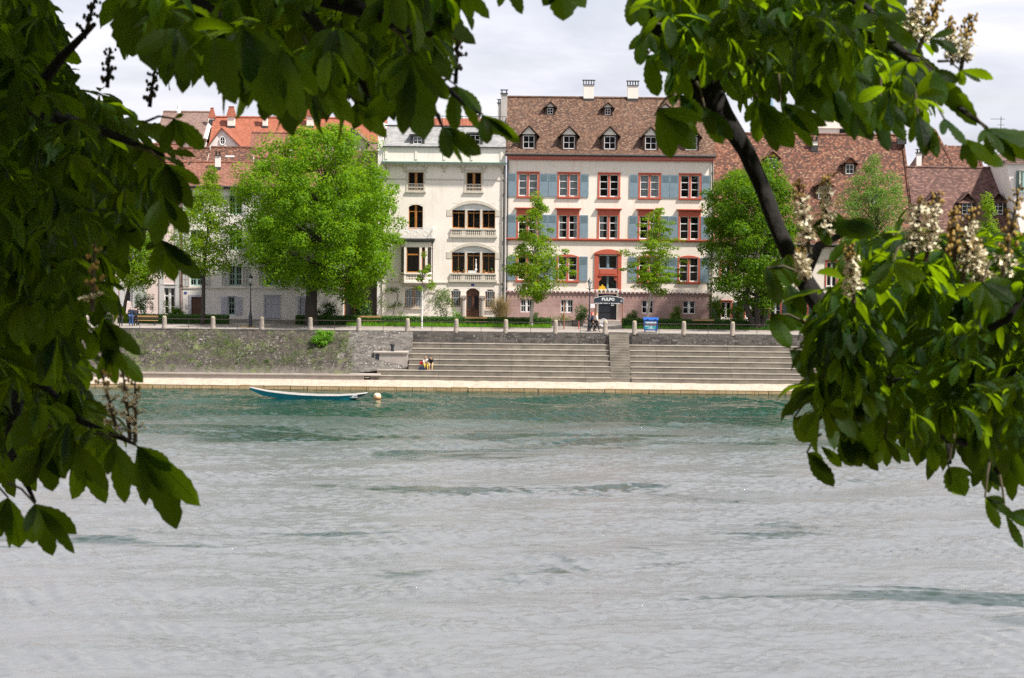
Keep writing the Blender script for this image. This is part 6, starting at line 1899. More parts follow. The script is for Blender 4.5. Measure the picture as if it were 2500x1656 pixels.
for t in (.22, .45, .66, .82):
    x, zt, zb, w = sec(t); mb.box(x - .12, x + .12, Yb - w + .05, Yb + w - .05, zt - .12, zt - .08)
mb.build('thwart', mt['boatin'], bo)
x, zt, zb, w = sec(.93)
mb = MB()
for t0_, t1__ in ((.9, .97), (.97, 1.0)):
    a_, b_ = sec(t0_), sec(t1__)
    mb.poly([(a_[0], Yb - a_[3] - .006, a_[1] - .06), (a_[0], Yb - a_[3] * .72 - .02, a_[2]), (b_[0], Yb - b_[3] * .72 - .02, b_[2]), (b_[0], Yb - b_[3] - .006, b_[1] - .04)][::-1])
mb.build('stern_tar', mt['black'], bo)
a_ = sec(.885)
mb = MB(); pz = a_[1] - .15; mb.box(a_[0] - .28, a_[0] + .28, Yb - a_[3] - .02, Yb - a_[3] + .06, pz - .1, pz + .1); pl = mb.build('registration_plate', mt['signwhite'], bo)
text('BS 045', a_[0], Yb - a_[3] - .024, pz, .17, mt['signblack'], pl, name='number', off=.004)
c = onz(921, 975, 0)
e = empty('mooring_buoy', (c.x, c.y, 0), 'round orange and white mooring buoy floating right of the boat', 'buoy')
m, nt = new_mat('faded orange buoy'); n = N(nt)
sep = n.add('ShaderNodeSeparateXYZ', Vector=n.add('ShaderNodeNewGeometry').outputs['Position'])
n.out(n.pbr(n.ramp(n.math('ADD', sep.outputs[2], n.math('MULTIPLY', n.noise(n.add('ShaderNodeNewGeometry').outputs['Position'], 4, 4), .25)), [(.12, (.75, .20, .04)), (.5, (.85, .66, .42))]), .5))
mb = MB(); R0 = .32; mb.lathe([(R0 * math.sin(t) + .001, .2 - R0 * math.cos(t)) for t in np.linspace(0, math.pi, 14)], (c.x, c.y, 0), 18); mb.build('float', m, e, smooth=True)
mb = MB(); mb.lathe([(.05, 0), (.05, .05)], (c.x - .16, c.y - .27, .3), 8); mb.tube([(c.x, c.y, .5), (c.x, c.y, .57)], .04, 8); mb.build('eye', mt['black'], e)
t_ = sec(1.0)
mb = MB(); p0 = Vector((t_[0], Yb, t_[1] - .05)); p1 = Vector((c.x - .3, c.y, .12)); mb.tube([p0.lerp(p1, k / 8) - Vector((0, 0, .22 * 4 * (k / 8) * (1 - k / 8))) for k in range(9)], .015, 4)
mb.build('mooring_rope', mt['iron'], label='thin dark rope between the boat stern and the buoy', cat='rope')

# ------------------------------------------------------------------ people
def skin_chain(name, J, E, Rr, mat, parent, loc, rz, root=0):
    me = bpy.data.meshes.new(name); me.from_pydata([tuple(j) for j in J], E, [])
    o = bpy.data.objects.new(name, me); COL.objects.link(o); me.materials.append(mat)
    md = o.modifiers.new('skin', 'SKIN'); md.use_smooth_shade = True
    md.branch_smoothing = .3
    for v, r_ in zip(me.skin_vertices[0].data, Rr): v.radius = (r_, r_)
    me.skin_vertices[0].data[root].use_root = True
    sb = o.modifiers.new('sub', 'SUBSURF'); sb.levels = 1; sb.render_levels = 1
    o.parent = parent
    return o
def person(label, x, y, z, rz, pose, colors, h=1.72, lean=0.0, hair='dark', arms=None, name='person', group=None, headturn=0):
    """faces -Y at rz 0. pose gives leg joints; colors dict(top, legs, shoes)"""
    e = empty(name, (x, y, z), label, 'person', group, rz)
    k = h / 1.72
    e.scale = (k, k, k)
    V = Vector
    if pose == 'sit': pel = V((0, 0, .50))
    else: pel = V((0, 0, .94))
    up = V((0, -math.sin(lean), math.cos(lean)))
    sp1 = pel + up * .22; ch = pel + up * .42; nk = pel + up * .54; hd = nk + up * .12 + V((0, -.02, 0)); tp = hd + up * .12
    sh = [ch + up * .06 + V((s * .17, 0, 0)) for s in (-1, 1)]
    if arms is None: arms = [((-.05, 0, -.27), (0, -.05, -.25)), ((.05, 0, -.27), (0, -.05, -.25))]
    el = [sh[i] + V(arms[i][0]) for i in (0, 1)]; wr = [el[i] + V(arms[i][1]) for i in (0, 1)]
    hip = [pel + V((s * .09, 0, -.02)) for s in (-1, 1)]
    if pose == 'stand': kn = [hip[0] + V((-.02, -.02, -.43)), hip[1] + V((.02, -.03, -.43))]; an = [kn[0] + V((0, .03, -.42)), kn[1] + V((.01, .03, -.42))]
    elif pose == 'walk': kn = [hip[0] + V((0, -.18, -.40)), hip[1] + V((0, .03, -.44))]; an = [kn[0] + V((0, -.06, -.40)), kn[1] + V((0, .26, -.34))]
    else: kn = [hip[0] + V((-.03, -.42, .0)), hip[1] + V((.03, -.40, .02))]; an = [kn[0] + V((0, .02, -.42)), kn[1] + V((.02, -.04, -.42))]
    to = [a + V((0, -.16, -.04)) for a in an]
    J = [pel, sp1, ch, nk, hd, tp]; E = [(0, 1), (1, 2), (2, 3), (3, 4), (4, 5)]; Rr = [.12, .105, .125, .055, .098, .08]
    for i in (0, 1):
        b = len(J); J += [sh[i], el[i], wr[i]]; Rr += [.055, .042, .03]; E += [(2, b), (b, b + 1), (b + 1, b + 2)]
        dr = (wr[i] - el[i]).normalized(); sd = V((0, 1, 0)).cross(dr).normalized() if abs(dr.y) < .9 else V((1, 0, 0))
        pm = wr[i] + dr * .06; J.append(pm); Rr.append(.028); E.append((b + 2, b + 3))
        for q, (o_, L) in enumerate(((-.03, .07), (-.01, .085), (.01, .08), (.028, .065))):
            J.append(pm + dr * L * .9 + V((0, 1, 0)) * o_ + V((0, 0, 0))); Rr.append(.009); E.append((b + 3, len(J) - 1))
        J.append(wr[i] + dr * .06 + V((0, -.05, -.01))); Rr.append(.011); E.append((b + 2, len(J) - 1))
    for i in (0, 1):
        b = len(J); J += [hip[i], kn[i], an[i], to[i]]; Rr += [.085, .058, .04, .035]; E += [(0, b), (b, b + 1), (b + 1, b + 2), (b + 2, b + 3)]
    J.append(hd + V((0, -.112, .0))); Rr.append(.018); E.append((4, len(J) - 1))
    skin_chain('body', J, E, Rr, mt['skin'], e, None, 0)
    # clothing
    J = [pel + (up * -.1 if pose != 'sit' else up * .02), sp1, ch, nk - up * .03]; E = [(0, 1), (1, 2), (2, 3)]; Rr = [.18, .165, .165, .09]
    for i in (0, 1): b = len(J); J += [sh[i], el[i], wr[i] - (wr[i] - el[i]) * .12]; Rr += [.08, .062, .05]; E += [(2, b), (b, b + 1), (b + 1, b + 2)]
    skin_chain('jacket', J, E, Rr, colors['top'], e, None, 0)
    J = [pel + V((0, 0, .02))]; E = []; Rr = [.16]
    for i in (0, 1): b = len(J); J += [hip[i], kn[i], an[i] + V((0, 0, .0))]; Rr += [.105, .078, .06]; E += [(0, b), (b, b + 1), (b + 1, b + 2)]
    skin_chain('trousers', J, E, Rr, colors['legs'], e, None, 0)
    for i in (0, 1): skin_chain('shoe', [an[i] + V((0, .04, -.02)), an[i] + V((0, -.05, -.045)), to[i] + V((0, 0, -.005))], [(0, 1), (1, 2)], [.05, .045, .035], colors['shoes'], e, None, 0)
    if hair == 'long': skin_chain('hair', [tp + V((0, .02, .0)), hd + V((0, .055, .02)), nk + V((0, .1, -.08))], [(0, 1), (1, 2)], [.098, .095, .07], colors['hair'], e, None, 0)
    else: skin_chain('hair', [tp + V((0, .0, .015)), hd + V((0, .05, .04)), hd + V((0, .06, -.02))], [(0, 1), (1, 2)], [.096, .088, .06], colors['hair'], e, None, 0)
    for s in (-1, 1):
        mb = MB(); c_ = hd + V((s * .032, -.094, .02)); mb.lathe([(.002, -.008), (.009, 0), (.002, .008)], c_, 6)
        o = link('eye', mb.mesh('eye', mt['black'], None), e)
    return e
mt['skin'] = M('skin', (.62, .36, .25), (.55, .31, .21), 6, .6)
def cloth(nm, c): mt[nm] = M(nm, c, tuple(x * .75 for x in c), 8, .9); return mt[nm]
navy, dgreen, blackc, jeans, whitec, beige, yellow_c, hairb, hairg, hairbr, redc, charc = (cloth('navy cloth', (.02, .03, .06)), cloth('dark green cloth', (.02, .035, .03)), cloth('black cloth', (.015, .015, .018)), cloth('blue jeans', (.04, .10, .28)),
    cloth('cream cloth', (.72, .66, .60)), cloth('beige cloth', (.62, .45, .24)), cloth('yellow cloth', (.8, .55, .08)), cloth('black hair', (.02, .015, .012)), cloth('grey hair', (.5, .5, .46)), cloth('brown hair', (.32, .16, .08)), cloth('red knit', (.6, .04, .04)), cloth('charcoal cloth', (.03, .03, .035)))
def PX(u, Y): return at(u, 800, Y).x
person('person in dark green coat standing leftmost of the group by the bollard', PX(281, 213.6), 213.6, ZP, math.pi, 'stand', dict(top=dgreen, legs=charc, shoes=blackc, hair=hairb), 1.74, group='people standing by the left bench', hair='dark')
person('slim person in black hooded jacket standing in the middle of the left group', PX(295, 213.2), 213.2, ZP, math.pi * .95, 'stand', dict(top=blackc, legs=charc, shoes=blackc, hair=hairb), 1.68, group='people standing by the left bench')
person('grey haired person in navy coat and blue jeans seen from behind', PX(320, 213.4), 213.4, ZP, math.pi, 'stand', dict(top=navy, legs=jeans, shoes=blackc, hair=hairg), 1.78, group='people standing by the left bench', arms=[((-.09, 0, -.26), (.05, -.05, -.24)), ((.09, 0, -.26), (-.05, -.05, -.24))])
person('person in black coat beside the grey haired one at the left bench', PX(331, 213.9), 213.9, ZP, math.pi * 1.05, 'stand', dict(top=charc, legs=blackc, shoes=blackc, hair=hairb), 1.7, group='people standing by the left bench')
person('person in cream jumper and black trousers walking to the right past the stair', PX(1456, 212.3), 212.3, ZP, math.pi / 2, 'walk', dict(top=whitec, legs=blackc, shoes=blackc, hair=hairbr), 1.72, group='pair walking on the promenade', arms=[((-.04, -.02, -.26), (.0, -.14, -.2)), ((.04, .08, -.26), (0, .02, -.25))])
person('person with red headscarf and dark clothes walking behind the lamp post', PX(1446, 213.0), 213.0, ZP, math.pi / 2, 'walk', dict(top=navy, legs=blackc, shoes=blackc, hair=redc), 1.72, group='pair walking on the promenade', hair='long')
zs = Z0 + RH * 2; ysit = Y0 + TD * 2
sy = Y0 + TD * 2 + .25; sz = Z0 + RH * 3 - .42
def PXs(u): return at(u, 880, sy).x
person('sitting person with brown hair, pale top and yellow trousers leaning on the other', PXs(1038.5), sy, sz, R(10), 'sit', dict(top=whitec, legs=yellow_c, shoes=blackc, hair=hairbr), 1.66, lean=.42, group='pair sitting on the river steps', hair='long', arms=[((-.04, -.12, -.22), (.05, -.2, -.08)), ((.04, -.12, -.22), (-.06, -.2, -.06))])
person('sitting person in black jacket and beige trousers bending forward on the steps', PXs(1053), sy, sz, R(-6), 'sit', dict(top=blackc, legs=beige, shoes=charc, hair=hairb), 1.72, lean=.5, group='pair sitting on the river steps', arms=[((-.05, -.14, -.2), (.04, -.18, -.1)), ((.05, -.14, -.2), (-.04, -.18, -.1))])
zz_ = Z0 + RH * 2
def bag(label, u, w_, h_, d_, y, z, mat, name='bag'):
    c = at(u, 890, y); e = empty(name, (c.x, y, z), label, 'bag', 'bags beside the sitting pair')
    mb = MB(); 
    prof = [(-w_ / 2, 0), (w_ / 2, 0), (w_ / 2 * 1.05, h_ * .5), (w_ / 2 * .7, h_ * .95), (0, h_), (-w_ / 2 * .75, h_ * .92), (-w_ / 2 * 1.05, h_ * .45)]
    mb.prism([(c.x + a, z + b) for a, b in prof], y - d_ / 2, y + d_ / 2); mb.build('bag_body', mat, e)
    mb = MB(); mb.tube([(c.x - w_ * .2, y, z + h_ * .9), (c.x - w_ * .1, y, z + h_ * 1.2), (c.x + w_ * .1, y, z + h_ * 1.2), (c.x + w_ * .2, y, z + h_ * .9)], .015, 5); mb.build('strap', mt['black'], e)
bag('red bag standing on the step beside the sitting person', 1028.5, .28, .3, .2, Y0 + TD * 2 + .35, Z0 + RH * 3, mt['flag_red'])
bag('dark blue bag lying at the feet of the sitting pair', 1030, .55, .28, .25, Y0 + TD * 1 + .55, Z0 + RH * 2, navy)
# ------------------------------------------------------------------ horse chestnut boughs close to the camera
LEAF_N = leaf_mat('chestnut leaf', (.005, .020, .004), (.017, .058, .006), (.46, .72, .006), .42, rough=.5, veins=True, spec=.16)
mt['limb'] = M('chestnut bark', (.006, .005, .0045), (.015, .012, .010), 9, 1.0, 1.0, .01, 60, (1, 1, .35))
mt['twig'] = M('green brown twig', (.05, .045, .02), (.08, .055, .03), 12, .8)
mt['bud'] = M('rusty buds', (.44, .29, .07), (.34, .22, .06), 30, .8)
mt['bud_silhouette'] = M('silhouette dark buds', (.05, .05, .025), (.08, .06, .03), 30, .8)  # silhouette darkness put into the bud colour
mt['petal'] = M('white chestnut petals', (.90, .84, .66), (.80, .70, .50), 20, .7)
mt['shade_church'] = M('dark red sandstone', (.20, .085, .065), (.15, .06, .05), .8, .95)
NR = 15
s_arr = np.linspace(0, 1, NR)
shape = (s_arr ** 1.05) * (1 - s_arr + 1e-6) ** .74
shape /= shape.max()
shape[0] = .03; shape[-1] = .0
ser = 1 + .07 * np.where(np.arange(NR) % 2 == 0, 1, -1); ser[:3] = 1
class Leaves:
    def __init__(s): s.V, s.U, s.Q, s.k = [], [], [], 0
    def leaflet(s, B, T, side, w, sag=.08, fold=.25, wig=0.0):
        B, T, side = np.array(B), np.array(T), np.array(side)
        ax = T - B; L = np.linalg.norm(ax)
        side = side - ax * (side @ ax) / (L * L); side /= (np.linalg.norm(side) + 1e-9)
        nrm = np.cross(side, ax / L)
        if nrm[2] < 0: nrm = -nrm
        c = B + ax * s_arr[:, None] + nrm * (sag * L * 4 * s_arr * (1 - s_arr))[:, None]
        h = (shape * ser * w / 2)[:, None]
        wv = (np.sin(s_arr * 9 + wig * 7) * .05 * w)[:, None] * nrm
        Lf = c - side * h + nrm * (h * fold) + wv; Rt = c + side * h + nrm * (h * fold) - wv
        V = np.stack([Lf, c, Rt], 1).reshape(-1, 3)
        U = np.stack([np.stack([s_arr, .5 - shape * .5], 1), np.stack([s_arr, np.full(NR, .5)], 1), np.stack([s_arr, .5 + shape * .5], 1)], 1).reshape(-1, 2)
        i = np.arange(NR - 1) * 3
        Q = np.concatenate([np.stack([i, i + 1, i + 4, i + 3], 1), np.stack([i + 1, i + 2, i + 5, i + 4], 1)]) + s.k
        s.V.append(V); s.U.append(U); s.Q.append(Q); s.k += len(V)
    def compound(s, P, yaw, tilt, size, r, n=None, stalks=None):
        """palmate leaf: P hub; yaw outward direction; tilt droop"""
        n = n or int(r.choice([5, 6, 7]))
        az = np.linspace(-1, 1, n) * (1.75 if n > 5 else 1.45)
        out = np.array([math.cos(yaw), math.sin(yaw), 0]); lat = np.array([-math.sin(yaw), math.cos(yaw), 0]); up = np.array([0, 0, 1.])
        for a in az:
            a2 = a + r.normal() * .1
            Lg = size * (1 - .38 * (abs(a) / 1.75) ** 1.3) * (.9 + .2 * r.random())
            dn = tilt + .30 * r.normal() + .10 * abs(a)
            hd = out * math.cos(a2) + lat * math.sin(a2)
            d = hd * math.cos(dn) - up * math.sin(dn)
            sd = np.cross(d, up); 
            if np.linalg.norm(sd) < .2: sd = np.cross(d, out)
            sd = sd + r.normal(size=3) * .45
            T = np.array(P) + d * Lg
            T[2] -= Lg * .12
            s.leaflet(np.array(P) + d * .01, T, sd, Lg * (.29 + .09 * r.random()), .06 + .05 * r.random(), .15 + .3 * r.random(), r.random())
        if stalks is not None: stalks.append((P, out, size))
    def build(s, name, parent, **t):
        return np_mesh(name, np.concatenate(s.V), np.concatenate(s.Q), np.concatenate(s.U), [LEAF_N], parent, smooth=True, **t)

def inpoly(u, v, poly):
    c = False; j = len(poly) - 1
    for i in range(len(poly)):
        (ui, vi), (uj, vj) = poly[i], poly[j]
        if (vi > v) != (vj > v) and u < (uj - ui) * (v - vi) / (vj - vi) + ui: c = not c
        j = i
    return c
fr = np.random.default_rng(2024)
def scatter(LV, poly, n, d0, d1, size=(.15, .21), stalks=None, yawc=None, tilt=(.15, 1.3), dz=0, twigs=None):
    us = [p[0] for p in poly]; vs = [p[1] for p in poly]
    k = 0; tries = 0
    while k < n and tries < n * 60:
        tries += 1
        u = fr.uniform(min(us), max(us)); v = fr.uniform(min(vs), max(vs))
        if not inpoly(u, v, poly): continue
        Y = fr.uniform(d0, d1)
        P = np.array(at(u, v, Y))
        yaw = fr.uniform(0, 2 * math.pi) if yawc is None else yawc + fr.normal() * .9
        LV.compound(P, yaw, fr.uniform(*tilt), fr.uniform(.72, 1.08) * fr.uniform(*size) * (min(Y, 8.0) / 8.0 if Y < 12 else 1), fr, stalks=stalks)
        k += 1

def hand(LV, bu, bv, Y, tips, depth_tilt=0.0, stalk=None, stalks=None):
    """leaf whose hub and leaflet tips are known; tips: (u, v, width_ratio, dy)"""
    B = at(bu, bv, Y)
    for t in tips:
        tu, tv = t[0], t[1]; wr = t[2] if len(t) > 2 else .36; dy = t[3] if len(t) > 3 else fr.normal() * .03
        T = at(tu, tv, Y + dy)
        L = (T - B).length
        d = (T - B).normalized()
        sd = np.cross(np.array(d), np.array([0, 1., 0])) + fr.normal(size=3) * .22
        LV.leaflet(B, T, sd, L * wr, .05, .22 * fr.choice([-1, 1]) * .8, fr.random())
    if stalk: stalks.append((np.array(B), None, at(stalk[0], stalk[1], Y + .05)))

def twig_tube(mb, pts, r0, r1, n=6):
    mb.tube(pts, list(np.linspace(r0, r1, len(pts))), n)

def spike(parent, label, u0, v0, u1, v1, Y, dark=False, bloom=.45, seed=0, dens=1.0):
    """upright chestnut flower candle from base (u0,v0) to tip (u1,v1)"""
    A, B = at(u0, v0, Y), at(u1, v1, Y); r = random.Random(seed)
    L = (B - A).length; ax = (B - A).normalized()
    x = ax.cross(Vector((0, 1, 0))).normalized(); y = ax.cross(x)
    mb = MB(); mb.tube([A, A.lerp(B, .5), B], [.0055, .004, .002], 6)
    buds, pet = MB(), MB()
    n = int(20 * dens)
    for i in range(n):
        t = .12 + .86 * i / n; p = A.lerp(B, t); a = i * 2.4
        R_ = L * .12 * (1 - t * .75) + .008
        d = (x * math.cos(a) + y * math.sin(a)) * .9 + ax * .35
        q = p + d * R_
        mb.tube([p, p + d * R_ * .5 + Vector((0, 0, .004)), q], [.002, .0018, .0015], 4)
        for kf in range(3):
            w_ = p + d * R_ * (.5 + .18 * kf) + Vector((r.uniform(-1, 1), r.uniform(-1, 1), r.uniform(-.3, 1))) * .007
            if t < bloom and not dark:
                for _ in range(6):
                    dd = Vector((r.gauss(0, 1), r.gauss(0, 1), r.gauss(.2, 1))).normalized(); s_ = dd.cross(Vector((r.gauss(0, 1), r.gauss(0, 1), r.gauss(0, 1)))).normalized()
                    pet.poly([w_, w_ + dd * .005 + s_ * .0028, w_ + dd * .011, w_ + dd * .005 - s_ * .0028])
            else:
                rb = .0042 * (1.2 - t * .5)
                buds.lathe([(.001, -rb), (rb, 0), (rb * .8, rb), (.001, rb * 1.6)], w_, 5)
    e = mb.build('flower_spike', mt['twig'] if not dark else mt['limb'], parent, label=label)  # dark spikes carry their silhouette shade in stem and bud colours
    if buds.v: buds.build('buds', mt['bud_silhouette'] if dark else mt['bud'], e)
    if pet.v: pet.build('blossoms', mt['petal'], e)
    return e

def stalk_mesh(stalks, hub, parent, name='leaf_stalks'):
    mb = MB()
    for P, out, sz in stalks:
        P = Vector(P)
        if out is None: q = sz
        else: q = P - Vector(out) * .13 + Vector((0, 0, .06)) + Vector(fr.normal(size=3) * .02)
        mb.tube([P, P.lerp(q, .5) + Vector((0, 0, .01)), q], [.0022, .0028, .0035], 4, cap=False)
    return mb.build(name, mt['twig'], parent, kind='stuff')

# ============ left chestnut
TL = empty('chestnut_tree', (-5.2, 9.5, 1.5), 'dark chestnut boughs hanging across the top left and down the left side', 'tree')
LV = Leaves(); st = []
left = [(-250, -60), (90, -60), (115, 20), (60, 130), (200, 200), (300, 260), (350, 340), (385, 420), (340, 470), (300, 520), (290, 620), (215, 700), (190, 780), (180, 880), (210, 960), (240, 1000), (300, 1040), (210, 1075), (140, 1060), (40, 1080), (-60, 1160), (-250, 1180)]
scatter(LV, left, 900, 5.3, 9.2, (.15, .205), None)
scatter(LV, [(-250, -60), (60, -60), (120, 160), (230, 330), (260, 600), (150, 800), (120, 1000), (-250, 1100)], 380, 7.5, 10, (.16, .22), None)
top = [(300, -250), (1100, -250), (1040, -60), (960, -5), (860, 60), (760, 110), (690, 130), (560, 120), (470, 85), (390, 60), (340, -20), (330, -80)]
scatter(LV, top, 270, 4.6, 8.2, (.18, .25), None)
scatter(LV, [(850, -100), (1120, -100), (1090, 30), (1060, 130), (980, 200), (900, 190), (820, 160)], 80, 4.7, 8.4, (.15, .2), None)
scatter(LV, [(540, 0), (830, 60), (840, 150), (690, 170), (580, 120)], 40, 4.6, 6.6, (.19, .25), None)
# canopy out of the frame that keeps these boughs in shade
scatter(LV, [(-1500, -2600), (2300, -2600), (1500, -700), (1150, -330), (-300, -250), (-1500, 0)], 1000, 5.0, 12.5, (.26, .34), None, tilt=(.2, .9))
scatter(LV, [(-2200, -700), (-300, -400), (-300, 1000), (-1800, 1300)], 420, 5.5, 10, (.2, .27), None)
# unseen crown added over and behind the camera terrace to shade the boughs
for _ in range(2300):
    P = np.array([fr.uniform(-10, 1.3), fr.uniform(-9, 5.5), 0]); P[2] = 20.7 + .18 * max(0, P[1] + 2) * 0 + fr.uniform(0, 2.6) + (.25 * max(0, P[1]))
    LV.compound(P, fr.uniform(0, 6.28), fr.uniform(.1, .7), fr.uniform(.28, .4), fr, n=5)
# deeper layers of the same boughs
scatter(LV, [(-300, -60), (90, -60), (100, 60), (40, 160), (180, 260), (290, 340), (310, 430), (230, 620), (180, 760), (150, 980), (150, 1010), (-60, 1060), (-300, 1060)], 620, 9.2, 13, (.2, .27), None)
scatter(LV, [(340, -300), (1050, -300), (940, -60), (800, 30), (700, 70), (560, 70), (440, 20), (380, -60)], 260, 8.2, 12, (.2, .27), None)
# thick unseen crown added above the left and middle boughs to block sun
for _ in range(760):
    P = np.array([fr.uniform(-3.2, 1.5), fr.uniform(2.3, 9.5), fr.uniform(20.6, 22.3)])
    LV.compound(P, fr.uniform(0, 6.28), fr.uniform(.1, .8), fr.uniform(.24, .32), fr, n=5)
# known leaves along the edge
D_ = 5.6
hand(LV, 393, 585, D_, [(355, 612, .35), (375, 672, .40), (425, 688, .42), (470, 650, .25), (491, 682, .32)], stalks=st, stalk=(350, 560))
hand(LV, 300, 545, D_, [(345, 610, .4), (270, 640, .4), (300, 650, .3), (242, 600, .4)])
hand(LV, 405, 400, 5.3, [(430, 512, .44), (398, 505, .3), (470, 510, .35), (490, 450, .3), (375, 470, .4)], stalks=st, stalk=(330, 360))
hand(LV, 425, 290, 5.4, [(499, 365, .42), (445, 362, .4), (395, 370, .4), (448, 278, .4)], stalks=st, stalk=(350, 300))
hand(LV, 360, 350, 5.5, [(390, 408, .5), (340, 430, .4), (310, 400, .4)])
hand(LV, 400, 480, 5.0, [(460, 572, .42), (380, 600, .4), (352, 560, .35), (430, 540, .3)])
hand(LV, 245, 700, D_, [(285, 770, .35), (290, 735, .3), (230, 800, .4), (195, 760, .4)])
hand(LV, 255, 780, D_, [(345, 868, .28), (300, 850, .3), (280, 900, .4), (215, 880, .35)])
hand(LV, 265, 850, D_, [(350, 935, .34), (312, 905, .3), (285, 940, .35), (240, 930, .3)], stalks=st, stalk=(215, 830))
hand(LV, 335, 1090, 5.2, [(490, 1237, .30), (432, 1292, .34), (400, 1205, .2), (355, 1235, .25), (420, 1150, .38)], stalks=st, stalk=(265, 1060))
hand(LV, 280, 1080, 5.3, [(305, 1230, .3), (262, 1160, .35), (335, 1190, .3), (240, 1130, .3)], stalks=st, stalk=(230, 1060))
hand(LV, 185, 1080, 5.5, [(150, 1160, .42), (192, 1175, .38), (265, 1200, .25), (130, 1100, .4)], stalks=st, stalk=(120, 1040))
hand(LV, 200, 1120, 5.8, [(175, 1220, .42), (258, 1230, .34), (225, 1180, .3)])
hand(LV, 85, 1230, 5.2, [(80, 1328, .5), (128, 1358, .32), (182, 1352, .24), (188, 1305, .34), (60, 1300, .3)], stalks=st, stalk=(20, 1180))
hand(LV, 20, 1215, 5.3, [(48, 1338, .42), (10, 1300, .4), (-40, 1330, .4), (23, 1340, .15)], stalks=st, stalk=(-40, 1170))
hand(LV, 100, 1090, 5.3, [(130, 1200, .4), (60, 1190, .4), (20, 1170, .4), (160, 1170, .4)])
# top group
hand(LV, 330, -40, 4.8, [(302, 20, .4), (325, 140, .6), (378, 175, .5), (450, 60, .5)])
hand(LV, 430, 70, 4.7, [(457, 206, .42), (405, 160, .4), (330, 130, .38), (545, 140, .35)])
hand(LV, 520, 90, 4.6, [(575, 255, .36), (510, 215, .3), (640, 180, .3)])
hand(LV, 590, 60, 4.5, [(612, 205, .4), (690, 290, .38), (730, 210, .36)])
hand(LV, 690, 120, 4.5, [(670, 285, .42), (733, 298, .3), (775, 235, .35)])
hand(LV, 770, 170, 4.9, [(838, 300, .24), (800, 283, .28), (865, 306, .25), (725, 225, .35)], stalks=st, stalk=(740, 90))
hand(LV, 868, 252, 4.9, [(945, 337, .3), (910, 322, .3), (892, 300, .35), (880, 290, .4)], stalks=st, stalk=(840, 240))
hand(LV, 1000, 130, 4.6, [(1038, 342, .38), (950, 240, .36), (1098, 245, .3), (985, 330, .25), (925, 200, .3)], stalks=st, stalk=(960, 70))
hand(LV, 985, 200, 4.9, [(982, 330, .3), (890, 290, .3), (940, 290, .3)])
hand(LV, 1080, 310, 5.0, [(1098, 388, .45), (1175, 378, .38), (1150, 387, .16), (1130, 400, .12), (1130, 335, .4)], stalks=st, stalk=(1062, 272))
hand(LV, 1178, 280, 5.0, [(1190, 352, .5), (1270, 348, .30), (1222, 330, .45), (1255, 342, .15)], stalks=st, stalk=(1130, 250))
hand(LV, 1115, 210, 5.0, [(1112, 320, .38), (1175, 280, .36), (1075, 240, .36), (1095, 300, .2), (1172, 320, .2)], stalks=st, stalk=(1070, 200))
hand(LV, 1050, 25, 4.9, [(1162, 108, .30), (1085, 98, .34), (1100, 70, .3), (1070, 90, .3)], stalks=st, stalk=(1000, 40))
hand(LV, 1040, 95, 4.9, [(1100, 195, .38), (1060, 160, .3), (1000, 140, .3)], stalks=st, stalk=(985, 60))
hand(LV, 1110, -50, 4.9, [(1195, 46, .26), (1155, 45, .3), (1110, 40, .3)])
hand(LV, 1235, -60, 4.9, [(1275, 36, .3), (1217, 18, .3)])
hand(LV, 1370, -60, 4.9, [(1375, 52, .62), (1325, 15, .45), (1430, 20, .4)])
hand(LV, 940, -20, 5.0, [(920, 100, .4), (1000, 60, .35), (880, 80, .35)])
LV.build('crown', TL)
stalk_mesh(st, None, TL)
mb = MB()
mb.box(-38, 30, -26, -14, 15, 44); mb.box(-24, -12, -27, -13.5, 44, 56); mb.prismx([(-26.5, 44), (-13.5, 44), (-20, 55)], -12, 30)  # unseen mass added behind the camera to darken the near leaves
mb.build('shade_church', mt['shade_church'], label='tall red sandstone mass added unseen behind the terrace to shade the near leaves', cat='shade_church')
mb = MB()
trunk = [Vector((-5.2, 9.5, 1.2)), Vector((-5.1, 9.4, 6)), Vector((-4.9, 9.2, 12)), Vector((-4.6, 8.6, 17)), Vector((-4.0, 8.0, 21)), Vector((-3.2, 7.4, 24))]
mb.tube(trunk, [.42, .36, .33, .28, .2, .12], 14)
mb.build('trunk', mt['limb'], TL, smooth=True)
mb = MB()
def br(pts, r0, r1): mb.tube([p if isinstance(p, Vector) else at(*p) for p in pts], list(np.linspace(r0, r1, len(pts))), 8)
T4, T3 = Vector((-4.2, 8.1, 20.2)), Vector((-4.8, 9.0, 14.5))
br([T4, (-900, -200, 7.4), (-200, -180, 6.2), (300, -110, 5.4), (700, -30, 5.2), (940, 40, 5.0), (1020, 100, 4.9), (1075, 200, 4.95)], .045, .004)
br([(300, -110, 5.4), (560, 60, 5.2), (720, 150, 5.0), (800, 200, 5)], .02, .005)
br([(700, -30, 5.2), (880, 190, 4.9), (900, 240, 4.9)], .014, .004)
br([(1020, 100, 4.9), (1090, 60, 4.9), (1120, 40, 4.9)], .008, .003)
br([(1075, 200, 4.95), (1130, 250, 5), (1175, 280, 5)], .006, .003); br([(1050, 190, 4.95), (1062, 272, 5), (1080, 310, 5)], .005, .0025)
br([T3, (-700, 500, 7.6), (-250, 330, 6.8), (60, 260, 6.2), (250, 320, 5.8), (400, 380, 5.4)], .045, .004)
br([(60, 260, 6.2), (150, 140, 6), (230, 60, 5.8)], .02, .006)
br([T3, (-600, 900, 7.2), (-200, 720, 6.5), (60, 728, 6.2), (105, 712, 6.1), (200, 640, 5.8), (330, 560, 5.6)], .045, .004)
br([(-200, 720, 6.5), (60, 900, 6), (200, 1030, 5.6), (330, 1085, 5.3)], .016, .004); br([(60, 900, 6), (20, 1090, 5.6), (85, 1225, 5.3)], .02, .004)
